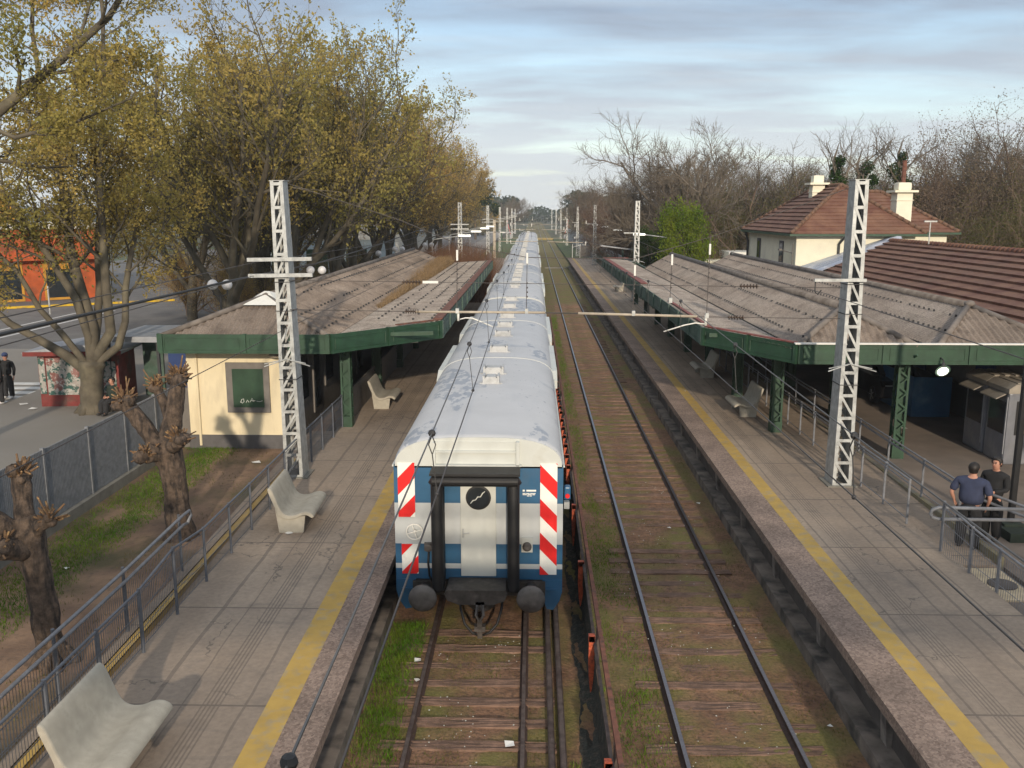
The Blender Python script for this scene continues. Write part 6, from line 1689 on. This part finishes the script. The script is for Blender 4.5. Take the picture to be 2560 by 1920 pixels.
for s, x in ((-1, -6.5), (1, 8.8)):
    bt = thing('crossing_barrier', 'red and white level crossing barrier on the %s of the line' % ('left side' if s < 0 else 'right side'), 'barrier', (x, 259, 0.0))
    MB().box(-0.25, 0.25, -0.25, 0.25, 0, 1.3).build('cabinet', m_tin, bt)
    MB().bar((0, 0, 1.1), (s * 1.0, 0, 5.2), 0.16, 0.1).build('boom', m_red, bt)
    MB().bar((s * 0.25, -0.06, 2.1), (s * 0.45, -0.06, 2.9), 0.17, 0.02).bar((s * 0.65, -0.06, 3.7), (s * 0.85, -0.06, 4.5), 0.17, 0.02).build('white_bands', m_whref, bt)
    MB().tube([(s * 1.2, 0, 0), (s * 1.2, 0, 4.0)], 0.08, 6).lathe([(0.2, -0.05), (0.2, 0.05)], s * 1.2, 0, 12, 'y', 3.6).build('warning_light', m_rust, bt)

# footbridge the view is taken from: its deck throws the wide band of shade over the platforms and the train end
fb = thing('footbridge', 'steel footbridge crossing the line from which the view is taken', 'footbridge')
MB().box(-22, 22, -2.1, 0.15, 5.85, 6.2).build('deck', m_concw, fb)
for y in (-2.1, 0.1):
    p = MB()
    for i in range(150): p.box(-22 + i * 0.29, -22 + i * 0.29 + 0.05, y, y + 0.05, 6.2, 7.25)
    p.box(-22, 22, y - 0.02, y + 0.07, 7.22, 7.30); p.box(-22, 22, y - 0.02, y + 0.07, 6.65, 6.72)
    p.build('parapet', m_grail, fb)
for x in (-9.5, 9.8): MB().box(x - 0.25, x + 0.25, -1.4, -0.9, -0.2, 5.85).build('pier', m_galv, fb)

# ------------------------------------------------------------------ trees
class Grower:
    """recursive branching: wood tubes in .w, fine twigs in .t, leaf positions in .leaf"""
    def __init__(s, seed): s.r = random.Random(seed); s.w = MB(); s.t = MB(); s.leaf = []
    def limb(s, p, d, L, r, lv, P):
        rd = s.r; n = P['seg'][lv]; pts = [p]; rad = [r]; d = d.normalized(); dirs = [d]
        for i in range(n):
            d = (d + Vector((rd.gauss(0, 1), rd.gauss(0, 1), rd.gauss(0, 1))) * P['wob'][lv] + Vector((0, 0, P['up'][lv]))).normalized()
            p = p + d * (L / n); pts.append(p); dirs.append(d)
            rad.append(r * (1 - (1 - P['tap'][lv]) * (i + 1) / n))
        (s.w if lv < P['twig'] else s.t).tube(pts, rad, P['sides'][lv], False)
        last = lv == len(P['seg']) - 1
        if last:
            m = P['leaves']
            for k in range(m):
                i = rd.uniform(0.25, 1.0) * n; a = int(min(i, n - 1)); f = i - a
                q = pts[a].lerp(pts[a + 1], f)
                s.leaf.append((q.x + rd.gauss(0, P['ls']), q.y + rd.gauss(0, P['ls']), q.z + rd.gauss(0, P['ls'])))
            return
        nc = P['num'][lv]
        for k in range(nc):
            i = (P['from'][lv] + (1 - P['from'][lv]) * (k + rd.random() * 0.9) / nc) * n
            a = int(min(i, n - 1)); f = i - a
            q = pts[a].lerp(pts[a + 1], f); dd = dirs[a + 1]
            az = k * 2.4 + rd.uniform(-0.6, 0.6)
            u = dd.orthogonal().normalized(); w_ = dd.cross(u)
            an = R(rd.uniform(*P['ang'][lv]))
            cd = dd * math.cos(an) + (u * math.cos(az) + w_ * math.sin(az)) * math.sin(an)
            rr = rad[a] * P['rr'][lv] * rd.uniform(0.8, 1.1)
            s.limb(q, cd, L * P['lr'][lv] * rd.uniform(0.7, 1.15) * (1.15 - 0.45 * i / n), max(rr, P.get('rmin', 0.008)), lv + 1, P)
def leaf_mesh(name, pts, size, seed, per=1, jit=0.0):
    rs = np.random.RandomState(seed)
    C_ = np.array(pts, dtype=np.float64)
    if per > 1: C_ = np.repeat(C_, per, 0) + rs.normal(0, jit, (len(C_) * per, 3))
    n = len(C_)
    a = rs.normal(0, 1, (n, 3)); a /= np.linalg.norm(a, axis=1)[:, None]
    b = rs.normal(0, 1, (n, 3)); b -= a * (a * b).sum(1)[:, None]; b /= np.linalg.norm(b, axis=1)[:, None]
    s_ = (size * rs.uniform(0.55, 1.35, n))[:, None]
    V = np.stack([C_ - a * s_, C_ - b * s_ * 0.55, C_ + a * s_, C_ + b * s_ * 0.55], 1).reshape(-1, 3)
    return poly_mesh(name, V, 4)
def tree_from(g, name, label, mw, mt, ml, lsize, seed, grp=None, loc=(0, 0, 0), per=1, jit=0.0, cat='tree'):
    t = thing(name, label, cat, loc, 0, grp)
    g.w.build('trunk', mw, t, True, False)
    if g.t.v: g.t.build('twigs', mt, t, False, False)
    if g.leaf and ml: link('crown', leaf_mesh('crown', g.leaf, lsize, seed, per, jit), ml, t)
    return t

PLANE = dict(seg=(5, 6, 5, 4, 3), wob=(0.05, 0.10, 0.16, 0.22, 0.22), up=(0.0, 0.10, 0.09, 0.09, 0.14), tap=(0.75, 0.35, 0.35, 0.4, 0.4), twig=3, sides=(9, 7, 5, 4, 3),
             num=(7, 9, 7, 6), ang=((14, 46), (28, 60), (28, 60), (25, 60)), rr=(0.62, 0.50, 0.55, 0.6), lr=(2.6, 0.50, 0.55, 0.55), leaves=8, ls=0.12, rmin=0.010)
PLANE['from'] = (0.5, 0.2, 0.2, 0.15)
planes = []
for k in range(4):
    g = Grower(20 + k)
    g.limb(Vector((0, 0, -0.1)), Vector((0.04 * (k - 1.5), 0.03, 1)), 4.0, 0.34, 0, PLANE)
    planes.append(g)
PROW = [(-14.8, 43.5, 1.05, 0, 'with its trunk left of the near mast'), (-13.3, 50.0, 1.12, 1, 'directly behind the left mast top'), (-16.5, 54.0, 1.08, 2, 'set back from the row behind the twin globe lamp'),
        (-12.9, 57.5, 1.15, 3, 'standing out highest against the sky'), (-13.2, 66.0, 1.03, 0, 'just behind the left canopy roof ridge'), (-13.2, 75.0, 1.04, 1, 'behind the far end of the left canopy'),
        (-13.4, 84.0, 1.06, 2, 'with golden brown crown beyond the left canopy'), (-13.2, 94.0, 1.04, 3, 'above the left platform lamps'), (-13.5, 105, 1.05, 0, 'in the middle of the far row'),
        (-13.2, 117, 1.05, 1, 'in the far part of the row'), (-13.4, 130, 1.03, 2, 'near the far end of the row'), (-13.2, 145, 1.04, 3, 'second from the far end of the row'), (-13.2, 162, 1.05, 0, 'closing the far end of the row')]
PROW += [(-23.0, 60.0, 1.05, 0, 'across the street in front of the orange building'), (-24.0, 74.0, 1.05, 1, 'across the street beside the orange building'),
         (-23.5, 88.0, 1.05, 3, 'across the street before the white and blue shop'), (-24, 122, 1.1, 0, 'across the far street'), (-30, 140, 1.1, 1, 'across the far street, farthest'), (-18.0, 61, 0.66, 1, 'small and low beside the street behind the row'), (-19.5, 72, 0.7, 2, 'small and low in front of the parked cars'), (-20, 183, 1.0, 2, 'beyond the end of the row')]
first = {}
for x, y, sc, k, where in PROW:
    lab = 'plane tree in olive gold leaf, ' + where
    if k not in first:
        t = tree_from(planes[k], 'plane_tree', lab, m_planebark, m_planebark, m_lplane if y < 70 else m_lfar, 0.082, k, 'plane trees along the left street', (x, y, 0.6))
        first[k] = t
    else:
        t = dup(first[k], (x, y, 0.6), label=lab)
    t.rotation_euler = (0, 0, random.uniform(0, 6.28)); t.scale = (sc * random.uniform(0.98, 1.08), sc * random.uniform(0.98, 1.08), sc * (1.12 if x > -20 else 0.9))
    if y >= 70:
        for ch in t.children:
            if ch.name.startswith('crown'):
                ch.material_slots[0].link = 'OBJECT'; ch.material_slots[0].material = m_lfar
# the big many-stemmed plane tree by the poster kiosk, limbs laid out as they stand
g = Grower(77)
BY = 31.9
rough_tube(g.w, [(-16.1, BY, 0.5), (-16.12, BY, 1.0), (-16.1, BY, 1.7), (-16.02, BY, 2.5)], [0.62, 0.42, 0.38, 0.44], 16, 0.12, 5, 3)
for a in (0.2, 1.4, 2.5, 3.5, 4.4, 5.4):
    g.w.tube([(-16.1 + 0.6 * math.cos(a), BY + 0.6 * math.sin(a), 0.52), (-16.1 + 0.25 * math.cos(a), BY + 0.25 * math.sin(a), 1.1)], [0.14, 0.08], 7)
SUB = dict(seg=(1, 5, 4, 3), wob=(0.1, 0.15, 0.2, 0.2), up=(0, 0.08, 0.08, 0.12), tap=(1, 0.35, 0.4, 0.4), twig=2, sides=(5, 5, 4, 3), num=(0, 6, 6), ang=((25, 50), (28, 60), (25, 60)), rr=(0.5, 0.5, 0.6), lr=(0.5, 0.55, 0.55), leaves=17, ls=0.16, rmin=0.009)
SUB['from'] = (0.2, 0.2, 0.15)
def stem(pts, r0, r1, nb, L0, grower=g, dy=0.0, f0=0.3):
    P = [Vector((x, BY + dy * i, z)) for i, (x, z) in enumerate(pts)]
    n = len(P); rad = [r0 + (r1 - r0) * i / (n - 1) for i in range(n)]
    grower.w.tube(P, rad, 9, False)
    rd = grower.r
    for k in range(nb):
        i = (f0 + (1 - f0) * (k + rd.random()) / nb) * (n - 1); a = int(min(i, n - 2)); q = P[a].lerp(P[a + 1], i - a)
        d = (P[a + 1] - P[a]).normalized(); u = d.orthogonal().normalized(); w_ = d.cross(u); az = k * 2.4 + rd.random(); an = R(rd.uniform(30, 65))
        cd = d * math.cos(an) + (u * math.cos(az) + w_ * math.sin(az)) * math.sin(an)
        grower.limb(q, cd, L0 * rd.uniform(0.7, 1.2) * (1.1 - 0.4 * i / n), max(0.02, (r0 + (r1 - r0) * i / n) * 0.42), 1, SUB)
stem([(-15.98, 2.4), (-15.95, 3.7), (-16.2, 4.77), (-16.45, 5.78), (-16.62, 6.78), (-16.67, 7.8), (-16.78, 9.0), (-17.2, 11.5), (-17.4, 14.0), (-17.2, 16.0)], 0.25, 0.05, 15, 3.6, dy=0.08)
stem([(-16.0, 2.5), (-15.85, 3.9), (-15.84, 5.2), (-16.0, 6.2), (-15.9, 8.0), (-16.1, 10.5), (-15.9, 13.5)], 0.17, 0.04, 10, 3.2, dy=0.35)
stem([(-15.95, 2.5), (-15.28, 3.55), (-15.36, 4.94), (-15.4, 6.11), (-15.39, 8.09), (-15.41, 9.06), (-15.1, 11.5), (-14.9, 14.5), (-15.0, 16.5)], 0.20, 0.05, 14, 3.6, dy=0.1)
stem([(-15.9, 2.4), (-15.1, 3.0), (-14.86, 3.9), (-14.84, 5.1), (-14.69, 6.1), (-14.5, 7.0), (-14.14, 8.25), (-13.7, 10.5), (-13.5, 13.0)], 0.16, 0.04, 12, 3.2, dy=0.2)
stem([(-16.05, 2.3), (-16.0, 3.4), (-16.3, 4.77), (-17.02, 6.21), (-17.53, 7.17), (-18.31, 8.48), (-18.77, 8.9), (-20.5, 11.5), (-21.5, 14.0)], 0.17, 0.05, 13, 3.4, dy=-0.1)
stem([(-16.1, 2.2), (-16.9, 3.5), (-17.53, 4.43), (-18.08, 5.78), (-18.81, 6.61), (-20.5, 8.6), (-21.5, 11)], 0.13, 0.035, 10, 3.0, dy=-0.2)
stem([(-16.2, 2.1), (-16.9, 2.75), (-17.69, 3.3), (-18.62, 3.91), (-19.23, 4.59), (-21, 6.2), (-22.5, 8.5)], 0.2, 0.05, 8, 2.8, dy=-0.15, f0=0.75)
tree_from(g, 'plane_tree', 'big many-stemmed plane tree rising beside the red poster kiosk', m_planebark, m_planebark, m_lplane, 0.066, 5, 'plane trees along the left street')
# pale limb of a nearer tree that enters from the left edge
g = Grower(78); BY = 22.0
stem([(-17.5, 0.5), (-17.2, 3), (-16.6, 5.6), (-15.2, 8.2), (-13.6, 10.1), (-12.1, 11.3), (-10.6, 12.6), (-9.8, 13.9)], 0.26, 0.05, 9, 2.6, g, 0.25, 0.45)
stem([(-16.2, 6.2), (-15.0, 9.0), (-13.9, 12.0), (-13.0, 15)], 0.15, 0.05, 9, 3.0, g, 0.3)
stem([(-13.6, 10.1), (-12.6, 9.6), (-11.2, 10.0), (-9.9, 10.6)], 0.07, 0.02, 6, 1.6, g, 0.3)
tree_from(g, 'plane_tree', 'nearest plane tree whose pale thick limb reaches in from the left edge', m_planebark, m_planebark, m_lplane, 0.055, 6, 'plane trees along the left street')

# bare trees on the right
BARE = dict(seg=(4, 6, 6, 5, 4), wob=(0.06, 0.13, 0.18, 0.22, 0.22), up=(0, 0.05, 0.06, 0.08, 0.1), tap=(0.8, 0.35, 0.35, 0.35, 0.4), twig=3, sides=(8, 6, 5, 3, 3),
            num=(9, 9, 9, 8), ang=((24, 66), (25, 55), (25, 55), (22, 55)), rr=(0.6, 0.6, 0.55, 0.5), lr=(2.4, 0.58, 0.58, 0.58), leaves=2, ls=0.1, rmin=0.014)
BARE['from'] = (0.6, 0.25, 0.2, 0.15)
bares = []
for k in range(3):
    g = Grower(40 + k); g.limb(Vector((0, 0, -0.1)), Vector((0.06 * (k - 1), 0, 1)), 3.6, 0.36, 0, BARE); bares.append(g)
BR = [(14.4, 101, 1.22, 2, 'directly behind the tallest round crown'), (19.0, 102, 1.16, 1, 'filling the gap right of the tallest round crown'), (16.6, 92, 1.52, 0, 'with the tallest round crown, left of the house'), (12.6, 95, 1.04, 1, 'spreading low to the left of the tallest crown'), (21.0, 92, 1.04, 2, 'just left of the white chimney'),
      (27.5, 96, 1.08, 1, 'behind the house ridge'), (33, 94, 1.12, 2, 'behind the second chimney'), (38.5, 92, 1.15, 0, 'behind the brown woods right of the chimney'), (43.5, 78, 1.32, 1, 'at the right edge, tallest there'),
      (24.5, 86, 0.98, 0, 'close behind the house roof'), (10.5, 165, 1.2, 2, 'far away beside the line, above the brown thicket'), (13.5, 170, 1.15, 0, 'far away behind the brown thicket'),
      (-7.5, 330, 1.1, 1, 'far away left of the line near the horizon'), (48, 88, 1.35, 2, 'beyond the right edge')]
first = {}
for x, y, sc, k, where in BR:
    lab = 'bare grey brown tree ' + where
    if k not in first:
        t = tree_from(bares[k], 'bare_tree', lab, m_barebark, m_barebark, m_lbud, 0.028, k, 'bare trees behind the right platform', (x, y, 0.2)); first[k] = t
    else: t = dup(first[k], (x, y, 0.2), label=lab)
    t.rotation_euler = (0, 0, random.uniform(0, 6.28)); t.scale = (sc, sc, sc * random.uniform(0.95, 1.03))

# twiggy thickets
THK = dict(seg=(2, 5, 4, 3), wob=(0.1, 0.18, 0.22, 0.25), up=(0.1, 0.10, 0.10, 0.12), tap=(0.8, 0.35, 0.4, 0.4), twig=2, sides=(6, 5, 3, 3), num=(11, 10, 8), ang=((10, 55), (22, 55), (22, 60)), rr=(0.5, 0.5, 0.55), lr=(4.2, 0.5, 0.5), leaves=7, ls=0.2, rmin=0.010)
THK['from'] = (0.1, 0.12, 0.1)
thk = []
for k in range(3):
    g = Grower(60 + k); g.limb(Vector((0, 0, -0.1)), Vector((0, 0, 1)), 1.5, 0.2, 0, THK); thk.append(g)
TH_ = [(15.0, 98, 1.0, 0, m_lbud, 'brown twigs low inside the tallest bare trees'), (19.2, 99, 1.1, 1, m_lbud, 'brown twigs low between the tallest bare trees and the house'), (-16.8, 53, 0.62, 1, m_lfar, 'olive brown bush by the street left of the near mast'), (-19.5, 58, 0.7, 2, m_lfar, 'olive brown bush on the kerb behind the kiosk stall'), (-16.5, 63, 0.6, 0, m_lfar, 'olive brown bush under the plane trees behind the mast'), (-21.0, 66, 0.75, 1, m_lfar, 'olive brown bush across the street under the plane trees'), (-24.5, 63, 0.8, 0, m_lfar, 'olive brown bush right of the orange building'), (-15.5, 72, 0.6, 2, m_lfar, 'olive brown bush beside the twin globe lamps'),
       (10.9, 104, 1.05, 0, m_lrust, 'reddish brown bare thicket nearest the right platform lamps'), (10.8, 116, 1.05, 1, m_lrust, 'reddish brown bare thicket just behind the second platform lamp'), (11.2, 130, 1.15, 2, m_lrust, 'reddish brown bare thicket beside the grey wall'),
       (11.5, 146, 1.15, 0, m_lrust, 'reddish brown bare thicket farthest along the grey wall'), (14.6, 108, 1.15, 1, m_lrust, 'reddish brown bare thicket set back from the platform'),
       (25.5, 78, 1.3, 2, m_lolive, 'olive twiggy thicket directly behind the house'), (30.0, 80, 1.5, 0, m_lolive, 'olive twiggy thicket behind the rear chimney'), (34.0, 76, 1.6, 1, m_lbud, 'brown twiggy thicket right of the rear chimney'),
       (38.0, 78, 1.75, 2, m_lbud, 'tall brown twiggy thicket in the right woods'), (41.0, 72, 1.7, 0, m_lbud, 'tall brown twiggy thicket near the right edge'), (33.5, 66, 1.1, 1, m_lolive, 'low olive thicket above the red tile ridge'),
       (37.0, 64, 1.15, 2, m_lolive, 'low olive thicket near the right edge above the ridge'), (29.5, 68, 1.0, 0, m_lolive, 'low olive thicket right of the house wing'), (40.5, 60, 1.2, 1, m_lolive, 'low olive thicket at the right edge'),
       (22.0, 82, 1.35, 2, m_lolive, 'low olive thicket behind the white chimney'), (18.5, 86, 1.2, 0, m_lolive, 'low olive thicket under the tallest bare tree'), (15.5, 80, 0.62, 1, m_lolive, 'small olive bush under the bare trees by the outhouse'),
       (13.0, 88, 0.75, 2, m_lolive, 'olive bush behind the green tree'), (26, 92, 1.35, 1, m_lbud, 'brown thicket behind the house ridge'), (36, 88, 1.65, 0, m_lbud, 'brown thicket filling the right woods'), (45, 82, 1.8, 2, m_lbud, 'brown thicket beyond the right edge'),
       (11.6, 72, 0.42, 1, m_redweed, 'dry brown leafy bush at the end of the right canopy'), (13.2, 75, 0.45, 2, m_redweed, 'dry brown leafy bush under the green tree'), (10.2, 78, 0.36, 0, m_lolive, 'small leafy bush beside the canopy end mast'),
       (-8.6, 82, 0.5, 2, m_ldark, 'dark bush behind the dry weeds of the left canopy'), (-9.2, 100, 0.6, 0, m_lrust, 'reddish bush left of the left platform lamps'), (-9.0, 112, 0.6, 1, m_lrust, 'reddish bush farther along the left platform')]
first = {}
for x, y, sc, k, ml, lab in TH_:
    if k not in first:
        t = tree_from(thk[k], 'thicket', lab, m_twig, m_twig, ml, 0.042, k, 'thickets and bushes', (x, y, 0.2), 4, 0.22, 'bush'); first[k] = t
    else: t = dup(first[k], (x, y, 0.2), label=lab)
    t.rotation_euler = (0, 0, random.uniform(0, 6.28)); t.scale = (sc, sc, sc)
    for ch in t.children:
        if ch.name.startswith('crown'): ch.material_slots[0].link = 'OBJECT'; ch.material_slots[0].material = ml
# leafy green trees
LF = dict(seg=(4, 5, 4, 3), wob=(0.08, 0.16, 0.2, 0.25), up=(0.05, 0.05, 0.05, 0.05), tap=(0.6, 0.35, 0.4, 0.4), twig=2, sides=(7, 5, 3, 3), num=(11, 8, 7), ang=((30, 75), (28, 60), (25, 60)), rr=(0.5, 0.5, 0.55), lr=(0.62, 0.52, 0.5), leaves=11, ls=0.17)
LF['from'] = (0.25, 0.2, 0.1)
g1 = Grower(90); g1.limb(Vector((0, 0, -0.1)), Vector((0, 0, 1)), 6.2, 0.16, 0, LF)
tree_from(g1, 'green_tree', 'bright spring green tree behind the right canopy roof', m_bark, m_bark, m_lgreen, 0.115, 1, None, (12.1, 72, 0.9), 2, 0.3).scale = (0.62, 0.62, 0.92)
g2 = Grower(91); g2.limb(Vector((0, 0, -0.1)), Vector((0.1, 0, 1)), 5.6, 0.16, 0, LF)
t2 = tree_from(g2, 'green_tree', 'darker green tree left of the bright green tree', m_bark, m_bark, m_lolive, 0.09, 2, None, (10.6, 84, 0.4), 3, 0.2)
t2.scale = (0.8, 0.8, 0.85)
for ch in t2.children:
    if ch.name.startswith('crown'): ch.data.materials[0] = leaf_mat('mid_green_leaves', (0.028, 0.055, 0.014), (0.06, 0.09, 0.02), 0.5, 0.3, 0.05)
def dark_crown(label, loc, rx, rz_, n, seed, h):
    rd = random.Random(seed); pts = []
    cl = [(rd.gauss(0, 0.45) * rx, rd.gauss(0, 0.45) * rx, rd.uniform(-0.6, 0.7) * rz_, rd.uniform(0.3, 0.55)) for _ in range(16)]
    for _ in range(n):
        c = rd.choice(cl); d = Vector((rd.gauss(0, 1), rd.gauss(0, 1), rd.gauss(0, 1))).normalized() * rd.random() ** 0.4
        pts.append((c[0] + d.x * c[3] * rx, c[1] + d.y * c[3] * rx, h + c[2] + d.z * c[3] * rz_))
    t = thing('evergreen_tree', label, 'tree', loc, 0, None)
    MB().tube([(0, 0, 0), (0, 0, h)], [rx * 0.07, rx * 0.04], 7).build('trunk', m_bark, t)
    link('crown', leaf_mesh('crown', pts, rx * 0.075, seed), m_ldark, t)
    return t
dark_crown('dark rounded evergreen far away right of the line at the horizon', (21, 420, 0), 9, 7, 5000, 1, 10)
dark_crown('dark rounded evergreen at the end of the left tree row', (-15, 235, 0), 5, 5.5, 4000, 2, 11)
dark_crown('wide dark evergreen farther behind, left of the line at the horizon', (-24, 520, 0), 14, 8, 5000, 3, 8)
dark_crown('low dark evergreen right of the line before the horizon', (36, 560, 0), 18, 8, 5000, 4, 8)
far_pts = []; rd = random.Random(5)
for _ in range(26000):
    x = rd.uniform(-420, 420)
    y = 620 + rd.uniform(0, 60); hh = 8 + 3.5 * math.sin(x * 0.05) + 2.5 * math.sin(x * 0.23 + 1)
    far_pts.append((x, y, rd.random() ** 0.8 * hh))
tag(link('distant_woods', leaf_mesh('distant_woods', far_pts, 1.2, 8), m_ldark), 'far band of dark woods closing the horizon', 'woods', None, 'stuff')
far_pts = []
for _ in range(30000):
    s_ = rd.choice((-1, 1)); x = s_ * rd.uniform(15, 60); y = rd.uniform(270, 600)
    hh = 5 + 3 * math.sin(x * 0.3 + y * 0.03) + 2.0 * math.sin(y * 0.11)
    far_pts.append((x, y, rd.random() ** 0.8 * hh))
tag(link('lineside_woods', leaf_mesh('lineside_woods', far_pts, 0.8, 8), m_lbud), 'brown leafless woods lining both sides of the far track', 'woods', None, 'stuff')
# ivy covered trunks behind the house
IVB = dict(seg=(4, 4, 3), wob=(0.2, 0.22, 0.25), up=(0.06, 0.06, 0.08), tap=(0.4, 0.4, 0.4), twig=9, sides=(5, 4, 3), num=(6, 5), ang=((20, 50), (25, 55)), rr=(0.5, 0.5), lr=(0.6, 0.6), leaves=0, ls=0.1, rmin=0.012)
IVB['from'] = (0.25, 0.2)
for x, y, h, lab in ((24.0, 74, 11.6, 'ivy covered trunk nearest the white chimney'), (26.2, 75, 11.2, 'ivy covered trunk in the middle of the three'), (29.4, 75, 12.0, 'ivy covered trunk right of the mast top')):
    t = thing('ivy_trunk', lab, 'tree', (x, y, 0.3), 0, 'ivy covered trunks'); rd = random.Random(int(x * 10))
    g = Grower(int(x * 7))
    g.w.tube([(0, 0, 0), (0.15, 0, h * 0.5), (0.2, 0, h * 0.8), (-0.2, 0, h), (0.1, 0, h + 1.2)], [0.3, 0.25, 0.16, 0.1, 0.03], 7)
    for q in range(6):
        a = q * 1.1 + rd.random(); zq = h * rd.uniform(0.7, 1.0)
        g.limb(Vector((0.1, 0, zq)), Vector((math.cos(a), math.sin(a), rd.uniform(0.7, 1.6))), rd.uniform(3.0, 4.6), 0.07, 0, IVB)
    g.w.build('trunk', m_barebark, t, False, False)
    pts = []
    lobes = [(rd.gauss(0.1, 0.35), rd.gauss(0, 0.3), z, rd.uniform(0.55, 1.0) * (1.35 - 0.75 * z / h)) for z in [2.5 + (h - 2.7) * i / 17 for i in range(18)]]
    lobes += [(rd.uniform(-1.3, 1.3), rd.uniform(-0.8, 0.8), rd.uniform(4, h * 0.72), rd.uniform(0.5, 0.95)) for _ in range(8)]
    for _ in range(9000):
        c = rd.choice(lobes); d = Vector((rd.gauss(0, 1), rd.gauss(0, 1), rd.gauss(0, 1.15))).normalized() * (c[3] * rd.random() ** 0.45)
        pts.append((c[0] + d.x, c[1] + d.y, c[2] + d.z))
    link('ivy', leaf_mesh('ivy', pts, 0.10, int(x)), m_ivy, t)
# thin air: far things pale slightly
hz = MB().box(-700, 700, -40, 720, -1.3, 34).build('haze', None)
hz['kind'] = 'stuff'; hz['label'] = 'thin haze in the air'
hm = bpy.data.materials.new('haze_air'); hm.use_nodes = True
hn = hm.node_tree; hn.nodes.remove(hn.nodes['Principled BSDF'])
pv = hn.nodes.new('ShaderNodeVolumePrincipled'); pv.inputs['Color'].default_value = (0.86, 0.90, 0.95, 1); pv.inputs['Density'].default_value = 0.00042; pv.inputs['Anisotropy'].default_value = 0.1
hn.links.new(pv.outputs[0], hn.nodes['Material Output'].inputs['Volume'])
hz.data.materials.append(hm)
# dry weeds growing out of the roof valley and behind the canopy end
def zone_weeds(name, mat, label, zones, seed):
    return blades(name, zones, mat, label, seed, None, 0.018, 0.55)
z_ = []
for i in range(16):
    y = 34.5 + i * 1.9; wd_ = 0.12 + 0.55 * min(1, i / 9)
    z_.append((-5.98 - wd_ * 1.3, -5.9 + wd_ * 0.35, y, y + 1.9, 4.17, 420 + 60 * i, 0.05, 0.16 + 0.035 * i))
zone_weeds('dry_weeds', m_drygrass, 'golden dry weeds growing along the valley of the left roof', z_, 11)
zone_weeds('tall_dry_weeds', m_redweed, 'tall reddish brown dry weeds behind the end of the left canopy', [(-9.0, -3.6, 66.5, 80, 0.6, 9000, 2.0, 5.0), (-8.6, -6.2, 64.5, 68, 0.6, 2500, 3.0, 4.9)], 12)
